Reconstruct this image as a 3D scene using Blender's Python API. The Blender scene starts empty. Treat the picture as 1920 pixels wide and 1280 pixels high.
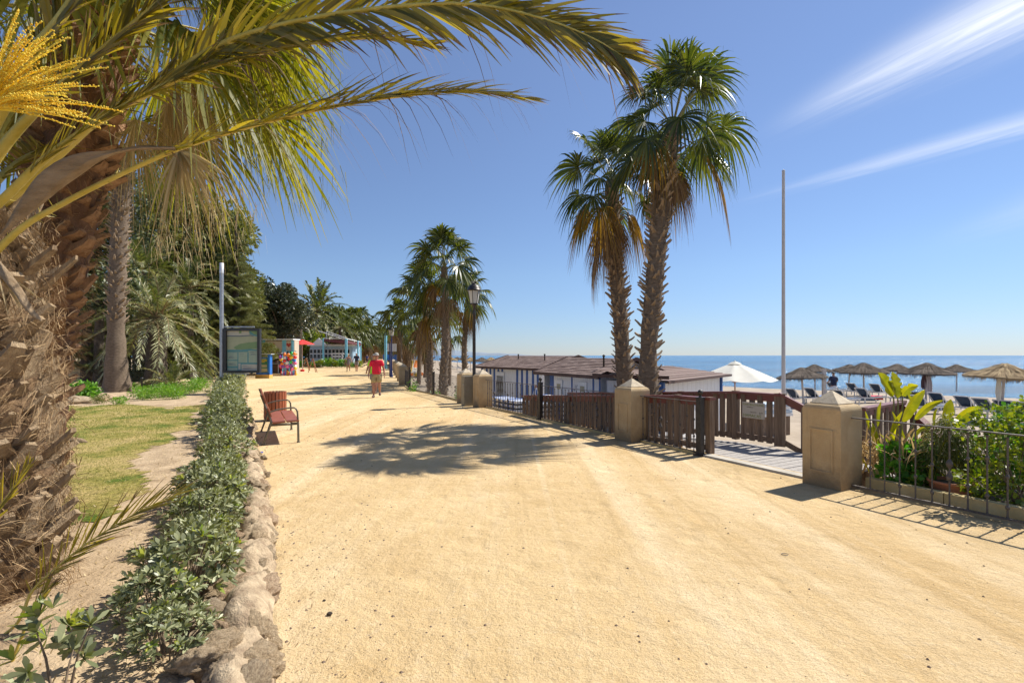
import bpy, math, random
import numpy as np
from math import sin, cos, tan, pi, radians, sqrt
from mathutils import Vector, Matrix, noise

random.seed(7)
rng = np.random.default_rng(7)
scene = bpy.context.scene
COL = scene.collection

# ------------------------------------------------------------------ camera
FPX, HCAM, HOR = 920.0, 1.65, 666.0
cam = bpy.data.cameras.new('camera')
cam.sensor_width = 36.0
cam.lens = 36.0 * FPX / 1920.0
cam.shift_y = (HOR - 640.0) / 1920.0
cam.clip_start = 0.05
cam.clip_end = 40000
camo = bpy.data.objects.new('camera', cam)
camo.location = (0, 0, HCAM)
camo.rotation_euler = (radians(90), 0, 0)
COL.objects.link(camo)
scene.camera = camo

# ------------------------------------------------------------------ sun, sky
SUN_EL, SUN_AZ = radians(50.5), radians(60.7)      # azimuth from +Y towards +X
SD = Vector((sin(SUN_AZ) * cos(SUN_EL), cos(SUN_AZ) * cos(SUN_EL), sin(SUN_EL)))
sl = bpy.data.lights.new('sun', 'SUN')
sl.energy = 5.0
sl.angle = radians(0.53)
sl.color = (1.0, 0.955, 0.87)
so = bpy.data.objects.new('sun', sl)
so.rotation_euler = SD.to_track_quat('Z', 'Y').to_euler()
so.location = (20, 10, 30)
COL.objects.link(so)

world = bpy.data.worlds.new('World')
scene.world = world
world.use_nodes = True
wt = world.node_tree
for n in list(wt.nodes):
    wt.nodes.remove(n)


def wn(t, **k):
    n = wt.nodes.new(t)
    for a, b in k.items():
        setattr(n, a, b)
    return n


wl = wt.links.new
out = wn('ShaderNodeOutputWorld')
bg = wn('ShaderNodeBackground')
sky = wn('ShaderNodeTexSky', sky_type='NISHITA', sun_disc=False, sun_elevation=SUN_EL, sun_rotation=SUN_AZ)
sky.altitude = 0
sky.air_density = 1.0
sky.dust_density = 0.0
sky.ozone_density = 4.0
SKY_STRENGTH = 0.115
tc = wn('ShaderNodeTexCoord')


def wmath(op, a, b=None, clamp=False):
    n = wn('ShaderNodeMath', operation=op, use_clamp=clamp)
    for i, v in enumerate((a, b)):
        if v is None:
            continue
        if isinstance(v, (int, float)):
            n.inputs[i].default_value = v
        else:
            wl(v, n.inputs[i])
    return n.outputs[0]


def wdot(vec):
    n = wn('ShaderNodeVectorMath', operation='DOT_PRODUCT')
    wl(tc.outputs['Generated'], n.inputs[0])
    n.inputs[1].default_value = vec
    return n.outputs['Value']


def ramp01(v, a, b):
    n = wn('ShaderNodeMapRange', clamp=True)
    n.interpolation_type = 'SMOOTHSTEP'
    wl(v, n.inputs['Value'])
    n.inputs['From Min'].default_value = a
    n.inputs['From Max'].default_value = b
    return n.outputs['Result']


def sky_dir(px, py):
    return Vector(((px - 960) / FPX, 1, (HOR - py) / FPX)).normalized()


def streak(p0, p1, w0, w1, dens, seed):
    """a long cirrus streak: a band round the great circle through two directions of the sky"""
    a, b = sky_dir(*p0), sky_dir(*p1)
    nrm = a.cross(b).normalized()
    if nrm.z < 0:
        nrm = -nrm
    along = (b - a * a.dot(b)).normalized()
    d = wdot(nrm)
    t = wmath('ARCTAN2', wdot(along), wdot(a))
    tmax = math.acos(a.dot(b))
    mp = wn('ShaderNodeCombineXYZ')
    wl(wmath('MULTIPLY', t, 3.0), mp.inputs[0])
    wl(wmath('MULTIPLY', d, 48.0), mp.inputs[1])
    mp.inputs[2].default_value = seed
    nz = wn('ShaderNodeTexNoise')
    nz.inputs['Scale'].default_value = 2.2
    nz.inputs['Detail'].default_value = 7
    nz.inputs['Roughness'].default_value = 0.58
    nz.inputs['Distortion'].default_value = 0.5
    wl(mp.outputs[0], nz.inputs['Vector'])
    dn = wmath('ADD', d, wmath('MULTIPLY', wmath('SUBTRACT', nz.outputs['Fac'], 0.5), 0.02))
    w = wmath('ADD', w0, wmath('MULTIPLY', wmath('DIVIDE', t, tmax), w1 - w0))
    q = wmath('DIVIDE', dn, w)
    g = wmath('POWER', 2.71828, wmath('MULTIPLY', wmath('MULTIPLY', q, q), -1.0))
    fade = wmath('MULTIPLY', ramp01(t, 0.0, tmax * 0.9), dens)
    m = wmath('MULTIPLY', g, fade)
    return wmath('MULTIPLY', m, wmath('ADD', 0.1, wmath('MULTIPLY', nz.outputs['Fac'], 1.7)), True)


m1 = streak((1400, 262), (1960, -15), 0.015, 0.036, 0.78, 1.3)
m2 = streak((1330, 392), (1960, 222), 0.005, 0.013, 0.42, 5.1)
m3 = streak((1700, 470), (2100, 340), 0.012, 0.03, 0.16, 9.7)
mm = wmath('ADD', wmath('ADD', m1, m2), m3, True)
tint = wn('ShaderNodeMix', data_type='RGBA', blend_type='MULTIPLY')
tint.inputs[0].default_value = 1.0
wl(sky.outputs[0], tint.inputs[6])
hz = wn('ShaderNodeSeparateXYZ')
wl(tc.outputs['Generated'], hz.inputs[0])
hr = wn('ShaderNodeValToRGB')
hr.color_ramp.elements[0].position, hr.color_ramp.elements[0].color = 0.0, (.45, .52, .72, 1)
hr.color_ramp.elements[1].position, hr.color_ramp.elements[1].color = 0.55, (.98, .87, .88, 1)
e_ = hr.color_ramp.elements.new(.16)
e_.color = (.69, .70, .77, 1)
wl(hz.outputs[2], hr.inputs[0])
wl(hr.outputs[0], tint.inputs[7])
mix = wn('ShaderNodeMix', data_type='RGBA')
wl(mm, mix.inputs[0])
wl(tint.outputs[2], mix.inputs[6])
mix.inputs[7].default_value = (6.6, 6.9, 7.6, 1)
wl(mix.outputs[2], bg.inputs[0])
bg.inputs[1].default_value = SKY_STRENGTH
wl(bg.outputs[0], out.inputs[0])

scene.view_settings.view_transform = 'Standard'
scene.view_settings.look = 'None'
scene.view_settings.gamma = 1
scene.view_settings.use_curve_mapping = False
scene.view_settings.exposure = 0.46
try:
    scene.cycles.max_bounces = 8
    scene.cycles.transparent_max_bounces = 8
    scene.cycles.use_denoising = True
except Exception:
    pass

# ------------------------------------------------------------------ helpers
U = Vector((-0.469, 0.883, 0))           # along the near fence, away from the camera
W = Vector((0.883, 0.469, 0))            # across it, towards the sea
PA = Vector((4.08, 6.26, 0))             # pillar nearest the camera
SEA = -1.75


def px(x, Y):
    return (x - 960) * Y / FPX


def pz(y, Y):
    return HCAM - (y - HOR) * Y / FPX


def P3(x, y, Y):
    return Vector((px(x, Y), Y, pz(y, Y)))


def arr(*v):
    return np.array(v, dtype=np.float64)


class MB:
    """collects vertices and faces, then makes ONE mesh"""

    def __init__(s):
        s.V, s.F, s.M, s.n = [], [], [], 0

    def add(s, V, F, mi=0):
        V = np.asarray(V, dtype=np.float32).reshape(-1, 3)
        F = np.asarray(F, dtype=np.int32)
        s.V.append(V)
        s.F.append(F + s.n)
        s.M.append(np.full(len(F), mi, dtype=np.int32))
        s.n += len(V)
        return s

    def build(s, name, mats, smooth=True):
        me = bpy.data.meshes.new(name)
        V = np.concatenate(s.V)
        loops = np.concatenate([f.ravel() for f in s.F])
        tot = np.concatenate([np.full(len(f), f.shape[1], dtype=np.int32) for f in s.F])
        start = np.concatenate([[0], np.cumsum(tot)[:-1]]).astype(np.int32)
        me.vertices.add(len(V))
        me.vertices.foreach_set('co', V.ravel())
        me.loops.add(len(loops))
        me.loops.foreach_set('vertex_index', loops)
        me.polygons.add(len(tot))
        me.polygons.foreach_set('loop_start', start)
        me.polygons.foreach_set('loop_total', tot)
        for m in (mats if isinstance(mats, (list, tuple)) else [mats]):
            me.materials.append(m)
        me.polygons.foreach_set('material_index', np.concatenate(s.M))
        me.polygons.foreach_set('use_smooth', np.full(len(tot), bool(smooth)))
        me.update(calc_edges=True)
        me.validate()
        return me

    def box(s, c, size, rz=0.0, mi=0, M=None):
        x, y, z = [k / 2 for k in size]
        v = np.array([(-x, -y, -z), (x, -y, -z), (x, y, -z), (-x, y, -z), (-x, -y, z), (x, -y, z), (x, y, z), (-x, y, z)])
        if M is None:
            M = Matrix.Rotation(rz, 3, 'Z')
        v = v @ np.array(M).T + np.array(c)
        return s.add(v, BOXF, mi)

    def beam(s, a, b, w, h, mi=0, up=(0, 0, 1)):
        a, b = Vector(a), Vector(b)
        d = b - a
        L = d.length
        d.normalize()
        sd = d.cross(Vector(up))
        if sd.length < 1e-4:
            sd = Vector((1, 0, 0))
        sd.normalize()
        u2 = sd.cross(d)
        M = Matrix((d, sd, u2)).transposed()
        return s.box((a + b) / 2, (L, w, h), M=M, mi=mi)

    def tube(s, pts, rad, n=8, mi=0, cap=True, squash=None, jitter=0.0):
        pts = [Vector(p) for p in pts]
        k = len(pts)
        rad = [rad] * k if isinstance(rad, (int, float)) else rad
        prev = None
        V = []
        for i, p in enumerate(pts):
            t = (pts[min(i + 1, k - 1)] - pts[max(i - 1, 0)]).normalized()
            if prev is None:
                a = t.cross(Vector((0, 0, 1)))
                if a.length < 0.05:
                    a = t.cross(Vector((1, 0, 0)))
            else:
                a = prev - t * prev.dot(t)
            a.normalize()
            prev = a
            b = t.cross(a)
            for j in range(n):
                th = 2 * pi * j / n
                r = rad[i] * (1 + (random.uniform(-jitter, jitter) if jitter else 0))
                V.append(p + a * (cos(th) * r) + b * (sin(th) * r * (squash or 1)))
        F = [(i * n + j, i * n + (j + 1) % n, (i + 1) * n + (j + 1) % n, (i + 1) * n + j) for i in range(k - 1) for j in range(n)]
        s.add([tuple(v) for v in V], F, mi)
        if cap:
            s.add([tuple(v) for v in V[:n]], [list(range(n - 1, -1, -1))], mi)
            s.add([tuple(v) for v in V[-n:]], [list(range(n))], mi)
        return s

    def lathe(s, prof, n=16, c=(0, 0, 0), mi=0, square=False, rz=0):
        V = []
        for r, z in prof:
            for j in range(n):
                th = 2 * pi * j / n + rz
                V.append((c[0] + r * cos(th), c[1] + r * sin(th), c[2] + z))
        k = len(prof)
        F = [(i * n + j, i * n + (j + 1) % n, (i + 1) * n + (j + 1) % n, (i + 1) * n + j) for i in range(k - 1) for j in range(n)]
        return s.add(V, F, mi)

    def strips(s, P, D, S, L, Wd, droop=0.0, k=3, prof=None, mi=0, power=2.0, fold=0.0, mtip=None):
        """n blades: base P, direction D, side S, length L, width Wd; they bend down by droop"""
        P, D, S = np.asarray(P, float), np.asarray(D, float), np.asarray(S, float)
        n = len(P)
        L = np.broadcast_to(L, n)[:, None]
        Wd = np.broadcast_to(Wd, n)[:, None]
        dr = np.broadcast_to(droop, n)[:, None]
        prof = prof if prof is not None else [0.55, 1.0, 0.75, 0.05]
        ps = np.interp(np.linspace(0, 1, k + 1), np.linspace(0, 1, len(prof)), prof)
        rows = []
        for j in range(k + 1):
            t = j / k
            c = P + D * L * t
            c = c - np.array([0, 0, 1.0]) * dr * L * t ** power
            a = S * Wd * 0.5 * ps[j]
            rows.append(c - a)
            rows.append(c + a)
        V = np.stack(rows, 1)
        base = (np.arange(n) * 2 * (k + 1))[:, None]
        F = np.concatenate([base + np.array([[2 * j, 2 * j + 1, 2 * j + 3, 2 * j + 2]]) for j in range(k)], 0)
        s.add(V.reshape(-1, 3), F, mi)
        if mtip is not None:
            s.M[-1][-n:] = np.where(np.arange(n) % 5 < 4, mtip, mi)
        return s


BOXF = [(0, 3, 2, 1), (4, 5, 6, 7), (0, 1, 5, 4), (1, 2, 6, 5), (2, 3, 7, 6), (3, 0, 4, 7)]


def norm(a):
    a = np.asarray(a, float)
    return a / np.maximum(np.linalg.norm(a, axis=-1, keepdims=True), 1e-9)


def obj(name, mesh, parent=None, loc=(0, 0, 0), rot=(0, 0, 0), scale=(1, 1, 1), kind=None, label=None, cat=None, group=None):
    o = bpy.data.objects.new(name, mesh)
    COL.objects.link(o)
    o.location, o.rotation_euler = loc, rot
    o.scale = scale if hasattr(scale, '__len__') else (scale,) * 3
    if parent:
        o.parent = parent
    for k, v in (('kind', kind), ('label', label), ('category', cat), ('group', group)):
        if v:
            o[k] = v
    return o


def thing(name, label, cat, loc=(0, 0, 0), rz=0.0, group=None, scale=1.0):
    o = obj(name, None, loc=loc, rot=(0, 0, rz), label=label, cat=cat, group=group, scale=scale)
    o.empty_display_size = 0.2
    return o


def kids(o):
    return [c for c in COL.objects if c.parent == o]


def copy_thing(src, parts, loc, rz, label, scale=None):
    """copy of a thing with copies of its parts (parts: list of (part, [sub-parts]))"""
    r = src.copy()
    COL.objects.link(r)
    r.location = loc
    r.rotation_euler = (0, 0, rz)
    if scale:
        r.scale = (scale,) * 3
    r['label'] = label
    for p, subs in parts:
        c = p.copy()
        COL.objects.link(c)
        c.parent = r
        for q in subs:
            d = q.copy()
            COL.objects.link(d)
            d.parent = c
    return r


# ------------------------------------------------------------------ materials
def mat(name, c1, c2=None, scale=6.0, rough=0.8, bump=0.0, bscale=40.0, metal=0.0, detail=5, island=0.0, trans=0.0,
        coat=0.0, stretch=None, spec=0.5, sheen=0.0, tcol=None, c3=None):
    m = bpy.data.materials.new(name)
    m.use_nodes = True
    nt = m.node_tree
    b = nt.nodes['Principled BSDF']
    b.inputs['Roughness'].default_value = rough
    b.inputs['Metallic'].default_value = metal
    b.inputs['Specular IOR Level'].default_value = spec
    if coat:
        b.inputs['Coat Weight'].default_value = coat
    N, Lk = nt.nodes.new, nt.links.new
    c2 = c2 or c1
    tcn = N('ShaderNodeTexCoord')
    vec = tcn.outputs['Object']
    if stretch:
        mp = N('ShaderNodeMapping')
        mp.inputs['Scale'].default_value = stretch
        Lk(vec, mp.inputs['Vector'])
        vec = mp.outputs[0]
    nz = N('ShaderNodeTexNoise')
    nz.inputs['Scale'].default_value = scale
    nz.inputs['Detail'].default_value = detail
    nz.inputs['Roughness'].default_value = 0.62
    Lk(vec, nz.inputs['Vector'])
    rp = N('ShaderNodeValToRGB')
    rp.color_ramp.elements[0].position = 0.32
    rp.color_ramp.elements[1].position = 0.68
    rp.color_ramp.elements[0].color = (*c1, 1)
    rp.color_ramp.elements[1].color = (*c2, 1)
    if c3:
        e = rp.color_ramp.elements.new(0.85)
        e.color = (*c3, 1)
    fac = nz.outputs['Fac']
    if island > 0:
        ge = N('ShaderNodeNewGeometry')
        mx = N('ShaderNodeMix')
        mx.inputs[0].default_value = island
        Lk(fac, mx.inputs[2])
        Lk(ge.outputs['Random Per Island'], mx.inputs[3])
        fac = mx.outputs[0]
    Lk(fac, rp.inputs['Fac'])
    col = rp.outputs[0]
    Lk(col, b.inputs['Base Color'])
    if bump:
        n2 = N('ShaderNodeTexNoise')
        n2.inputs['Scale'].default_value = bscale
        n2.inputs['Detail'].default_value = 6
        n2.inputs['Roughness'].default_value = 0.65
        Lk(vec, n2.inputs['Vector'])
        bp = N('ShaderNodeBump')
        bp.inputs['Strength'].default_value = min(1.0, bump)
        bp.inputs['Distance'].default_value = 0.02 * max(1.0, bump)
        Lk(n2.outputs['Fac'], bp.inputs['Height'])
        Lk(bp.outputs[0], b.inputs['Normal'])
    if trans > 0:
        tr = N('ShaderNodeBsdfTranslucent')
        hs = N('ShaderNodeMix')
        hs.data_type = 'RGBA'
        hs.blend_type = 'MULTIPLY'
        hs.inputs[0].default_value = 1
        Lk(col, hs.inputs[6])
        hs.inputs[7].default_value = (*(tcol or (2.2, 2.0, 0.6)), 1)
        Lk(hs.outputs[2], tr.inputs['Color'])
        ms = N('ShaderNodeMixShader')
        ms.inputs[0].default_value = trans
        o = nt.nodes['Material Output']
        Lk(b.outputs[0], ms.inputs[1])
        Lk(tr.outputs[0], ms.inputs[2])
        Lk(ms.outputs[0], o.inputs['Surface'])
    return m


M = {}
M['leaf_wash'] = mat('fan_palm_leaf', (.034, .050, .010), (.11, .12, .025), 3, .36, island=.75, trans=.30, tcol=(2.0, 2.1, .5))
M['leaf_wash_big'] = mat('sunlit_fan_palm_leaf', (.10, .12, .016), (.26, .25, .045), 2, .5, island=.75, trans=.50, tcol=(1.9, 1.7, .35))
M['leaf_wash_yel'] = mat('yellowing_fan_leaf', (.30, .19, .02), (.20, .12, .03), 3, .5, island=.6, trans=.45, tcol=(1.5, 1.3, .6))
M['leaf_dead'] = mat('dead_palm_leaf', (.13, .075, .035), (.30, .20, .10), 4, .8, island=.7, trans=.25, tcol=(1.3, 1.1, .8))
M['leaf_straw'] = mat('straw_palm_leaf', (.38, .28, .13), (.62, .50, .29), 4, .7, island=.7, trans=.3, tcol=(1.2, 1.1, .8))
M['leaf_dryp'] = mat('dry_plant_leaf', (.38, .26, .13), (.62, .48, .28), 4, .7, island=.7, trans=.35, tcol=(1.2, 1.1, .8))
M['leaf_phx'] = mat('date_palm_leaflet', (.13, .125, .022), (.26, .23, .060), 3, .42, island=.7, trans=.5, tcol=(2.1, 1.7, .3))
M['leaf_phx_old'] = mat('pale_date_palm_leaflet', (.20, .21, .10), (.42, .41, .24), 3, .42, island=.7, trans=.22, tcol=(1.6, 1.6, .6))
M['leaf_phx_dk'] = mat('dark_date_palm_leaflet', (.05, .075, .02), (.15, .165, .06), 3, .4, island=.7, trans=.35, tcol=(1.8, 1.8, .5))
M['rachis'] = mat('yellow_green_rachis', (.46, .35, .045), (.58, .47, .12), 9, .42, bump=.2, bscale=30, stretch=(1, 1, 1))
M['petiole'] = mat('palm_petiole', (.14, .15, .04), (.27, .22, .08), 6, .45)
M['petiole_dead'] = mat('dead_petiole', (.22, .14, .07), (.34, .23, .12), 6, .7)
M['bark_red'] = mat('red_brown_palm_bark', (.10, .045, .024), (.25, .13, .07), 9, .9, bump=1.0, bscale=26, stretch=(1, 1, .4))
M['boot_red'] = mat('red_brown_leaf_base', (.17, .078, .036), (.40, .225, .115), 7, .85, bump=.8, bscale=22, stretch=(3, 3, .6), c3=(.45, .33, .21))
M['boot_tan'] = mat('weathered_leaf_base', (.19, .12, .065), (.44, .32, .19), 7, .9, bump=.9, bscale=24, stretch=(4, 4, .6), c3=(.55, .44, .30))
M['bark_fib'] = mat('fibrous_palm_bark', (.10, .055, .026), (.30, .19, .10), 12, .95, bump=1.0, bscale=40)
M['fibre'] = mat('palm_fibre', (.18, .105, .045), (.44, .30, .155), 6, .85, island=.8, trans=.15, tcol=(1.1, 1, .9))
M['bark_grey'] = mat('grey_palm_bark', (.10, .07, .045), (.24, .175, .12), 10, .92, bump=1.0, bscale=30, stretch=(1, 1, 3))
M['boot_grey'] = mat('grey_leaf_base', (.17, .115, .07), (.42, .31, .20), 9, .9, bump=.6, bscale=40)
M['bark_dark'] = mat('dark_bark', (.05, .035, .025), (.13, .10, .07), 8, .95, bump=.8, bscale=24)
M['spathe'] = mat('dry_spathe', (.25, .165, .085), (.42, .30, .18), 3, .8, bump=.8, bscale=26, stretch=(1.2, 6, 6))
M['flower'] = mat('yellow_palm_flower', (.90, .60, .03), (.95, .80, .12), 20, .5, island=.8, trans=.25, tcol=(1.1, 1, .6))
M['pitto'] = mat('waxy_hedge_leaf', (.135, .15, .068), (.34, .35, .19), 3, .42, island=.9, trans=.14, tcol=(1.8, 1.9, .5))
M['pitto_new'] = mat('young_hedge_leaf', (.16, .24, .03), (.36, .38, .06), 3, .35, island=.8, trans=.25)
M['twig'] = mat('twig', (.12, .08, .05), (.24, .18, .12), 12, .9)
M['leaf_conifer'] = mat('conifer_needle', (.10, .12, .035), (.25, .25, .085), 2, .6, island=.6, trans=.18, tcol=(1.6, 1.6, .5))
M['leaf_broad'] = mat('dark_glossy_leaf', (.022, .036, .018), (.105, .120, .070), 2, .33, island=.8, trans=.08)
M['leaf_bg'] = mat('background_foliage', (.035, .052, .016), (.115, .135, .045), 1.5, .5, island=.7, trans=.15)
M['leaf_lime'] = mat('lime_shrub_leaf', (.10, .24, .015), (.24, .40, .04), 3, .45, island=.6, trans=.3, tcol=(1.6, 1.7, .4))
M['leaf_green'] = mat('bright_green_leaf', (.06, .17, .02), (.18, .34, .05), 3, .4, island=.7, trans=.35, tcol=(1.7, 1.9, .4))
M['leaf_yelgrn'] = mat('yellow_green_leaf', (.085, .14, .012), (.27, .31, .03), 3, .42, island=.85, trans=.40, tcol=(1.6, 1.6, .3))
M['leaf_thuja'] = mat('thuja_foliage', (.08, .11, .025), (.19, .20, .055), 3, .6, island=.7, trans=.2)
M['leaf_banana'] = mat('bird_of_paradise_leaf', (.13, .16, .015), (.38, .36, .03), 5, .38, island=.3, trans=.5, tcol=(1.7, 1.6, .3), bump=.3, bscale=30, stretch=(1, 1, 1))
M['leaf_geran'] = mat('round_geranium_leaf', (.06, .20, .02), (.18, .38, .05), 4, .5, island=.7, trans=.4, tcol=(1.7, 1.9, .4))
M['rock'] = mat('tan_rock', (.32, .215, .12), (.70, .53, .33), 9, .95, bump=1.4, bscale=26, detail=9, c3=(.55, .36, .23))
M['rock_grey'] = mat('grey_brown_rock', (.28, .195, .12), (.62, .48, .31), 9, .95, bump=1.4, bscale=30, detail=9, c3=(.42, .27, .17))
M['rock_pink'] = mat('pinkish_rock', (.35, .22, .13), (.68, .50, .32), 9, .95, bump=1.4, bscale=26, detail=9, c3=(.60, .50, .36))
M['iron'] = mat('black_iron', (.030, .026, .024), (.060, .052, .046), 14, .42, metal=.45, bump=.15, bscale=90)
M['iron_bar'] = mat('weathered_iron_bar', (.07, .058, .052), (.14, .12, .105), 20, .5, metal=.25, bump=.3, bscale=120)
M['steel'] = mat('galvanised_steel', (.30, .31, .33), (.42, .43, .45), 12, .38, metal=.6)
M['steel_pale'] = mat('pale_steel_cap', (.62, .63, .64), (.72, .73, .74), 12, .35, metal=.3)
M['utility'] = mat('olive_grey_metal', (.20, .185, .145), (.26, .24, .19), 4, .45, metal=.3)
M['black'] = mat('black_paint', (.018, .016, .016), (.03, .028, .028), 5, .4)
M['white'] = mat('white_paint', (.70, .70, .70), (.80, .80, .79), 3, .5)
M['white_dirty'] = mat('weathered_white_board', (.68, .67, .67), (.82, .81, .80), 5, .7, bump=.2, bscale=30, stretch=(3, 3, .4))
M['blue'] = mat('deep_blue_paint', (.015, .07, .26), (.03, .11, .34), 4, .5)
M['navy'] = mat('navy_fabric', (.018, .045, .10), (.03, .07, .14), 6, .7)
M['blue_sign'] = mat('bright_blue_paint', (.015, .13, .48), (.03, .17, .55), 4, .4)
M['lightblue'] = mat('light_blue_paint', (.16, .50, .66), (.24, .58, .74), 4, .5)
M['palebluewall'] = mat('pale_blue_wall', (.28, .42, .52), (.36, .48, .58), 3, .6)
M['orange_base'] = mat('ochre_plinth', (.62, .34, .06), (.70, .42, .10), 3, .7)
M['wood_red'] = mat('oiled_red_wood', (.25, .068, .030), (.38, .115, .05), 5, .38, bump=.2, bscale=20, stretch=(2, 2, 12))
M['rail_red'] = mat('red_brown_rail_paint', (.135, .035, .026), (.20, .060, .045), 4, .45, bump=.2, bscale=30)
M['slat'] = mat('weathered_dark_slat', (.12, .076, .048), (.27, .185, .122), 5, .85, bump=.8, bscale=26, stretch=(4, 4, .35))
M['plank'] = mat('grey_deck_plank', (.30, .27, .24), (.46, .42, .38), 5, .85, bump=.6, bscale=26, stretch=(2, 2, 2))
M['bench_leg'] = mat('bronze_bench_iron', (.13, .115, .085), (.19, .17, .13), 10, .45, metal=.4)
M['thatch'] = mat('grey_thatch', (.075, .055, .040), (.20, .155, .115), 8, .95, island=.7, bump=.6, bscale=60)
M['thatch_tan'] = mat('golden_thatch', (.26, .175, .085), (.48, .345, .18), 8, .95, island=.7, bump=.6, bscale=60)
M['pole_white'] = mat('white_wood_pole', (.52, .47, .44), (.66, .62, .58), 4, .7)
M['pole_wood'] = mat('varnished_pole', (.26, .11, .05), (.34, .16, .08), 6, .5)
M['canvas'] = mat('cream_canvas', (.74, .72, .63), (.82, .80, .72), 3, .8, trans=.25, tcol=(1, 1, .95))
M['red_cloth'] = mat('red_parasol_cloth', (.78, .045, .04), (.85, .07, .06), 3, .7, trans=.3, tcol=(1, 1, 1))
M['maroon'] = mat('maroon_awning', (.10, .028, .032), (.15, .045, .05), 3, .8)
M['roof'] = mat('brown_shingle', (.155, .10, .08), (.25, .175, .145), 5, .85, bump=.5, bscale=40, island=.5)
M['roof_fascia'] = mat('dark_fascia', (.065, .035, .028), (.10, .055, .042), 5, .7)
M['window_beige'] = mat('beige_shutter', (.35, .31, .20), (.42, .37, .25), 3, .6)
M['glass_dark'] = mat('dark_glass', (.02, .03, .035), (.05, .06, .065), 3, .1)
M['stone_wall'] = mat('plastered_garden_wall', (.30, .25, .15), (.48, .41, .27), 2.5, .9, bump=.5, bscale=20)
M['terracotta'] = mat('terracotta', (.36, .13, .06), (.46, .19, .10), 5, .8)
M['soil'] = mat('dark_soil', (.07, .05, .032), (.15, .11, .07), 9, .95, bump=.8, bscale=40)
M['skin'] = mat('skin', (.42, .20, .13), (.48, .25, .17), 6, .5)
M['skin_tan'] = mat('tanned_skin', (.34, .155, .10), (.40, .20, .13), 6, .5)
M['shirt_red'] = mat('red_shirt_cloth', (.58, .004, .030), (.68, .010, .045), 6, .8)
M['shirt_lime'] = mat('lime_shirt_cloth', (.38, .80, .03), (.44, .86, .05), 6, .8)
M['shirt_navy'] = mat('navy_shirt_cloth', (.012, .016, .045), (.03, .035, .08), 6, .8)
M['shirt_blue'] = mat('blue_shirt_cloth', (.05, .07, .25), (.08, .10, .32), 6, .8)
M['khaki'] = mat('khaki_cloth', (.33, .26, .12), (.40, .32, .16), 8, .85)
M['grey_cloth'] = mat('grey_cloth', (.19, .175, .175), (.31, .29, .28), 30, .85)
M['check_cloth'] = mat('grey_patterned_dress_cloth', (.10, .09, .11), (.30, .26, .27), 60, .85)
M['cap_cloth'] = mat('pale_cap_cloth', (.34, .31, .27), (.42, .39, .34), 8, .8)
M['shoe'] = mat('dark_shoe', (.07, .045, .035), (.11, .075, .06), 8, .6)
M['hair_grey'] = mat('grey_hair', (.35, .32, .29), (.48, .45, .41), 30, .7)
M['hair_blond'] = mat('blond_hair', (.50, .36, .18), (.60, .46, .26), 30, .6)
M['hair_dark'] = mat('dark_hair', (.03, .02, .015), (.06, .04, .03), 30, .6)
M['towel'] = mat('pale_mauve_towel', (.42, .36, .38), (.52, .46, .47), 9, .9)
M['robe_dark'] = mat('dark_hanging_cloth', (.10, .05, .06), (.18, .10, .10), 9, .9)
M['paper'] = mat('sun_bleached_panel', (.47, .42, .34), (.54, .49, .40), 3, .6)
M['print_green'] = mat('olive_print', (.22, .24, .05), (.25, .27, .07), 3, .6)
M['print_grey'] = mat('grey_print', (.17, .14, .10), (.20, .17, .13), 3, .6)
M['lamp_glass'] = mat('frosted_lamp_glass', (.66, .64, .58), (.74, .72, .66), 3, .35, trans=.35, tcol=(1, 1, 1))
for nme, c in (('ball_red', (.78, .04, .05)), ('ball_orange', (.85, .24, .03)), ('ball_blue', (.03, .22, .72)), ('ball_green', (.06, .50, .12)),
               ('ball_pink', (.80, .18, .40)), ('ball_white', (.78, .78, .80)), ('ball_yellow', (.85, .60, .04)), ('ball_purple', (.30, .10, .45))):
    M[nme] = mat(nme.replace('ball', 'plastic'), c, tuple(min(1, k * 1.12) for k in c), 3, .3)


def plain(name, c, rough=.6):
    if name not in M:
        M[name] = mat(name, c, tuple(k * 1.15 for k in c), 4, rough)
    return M[name]


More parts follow.
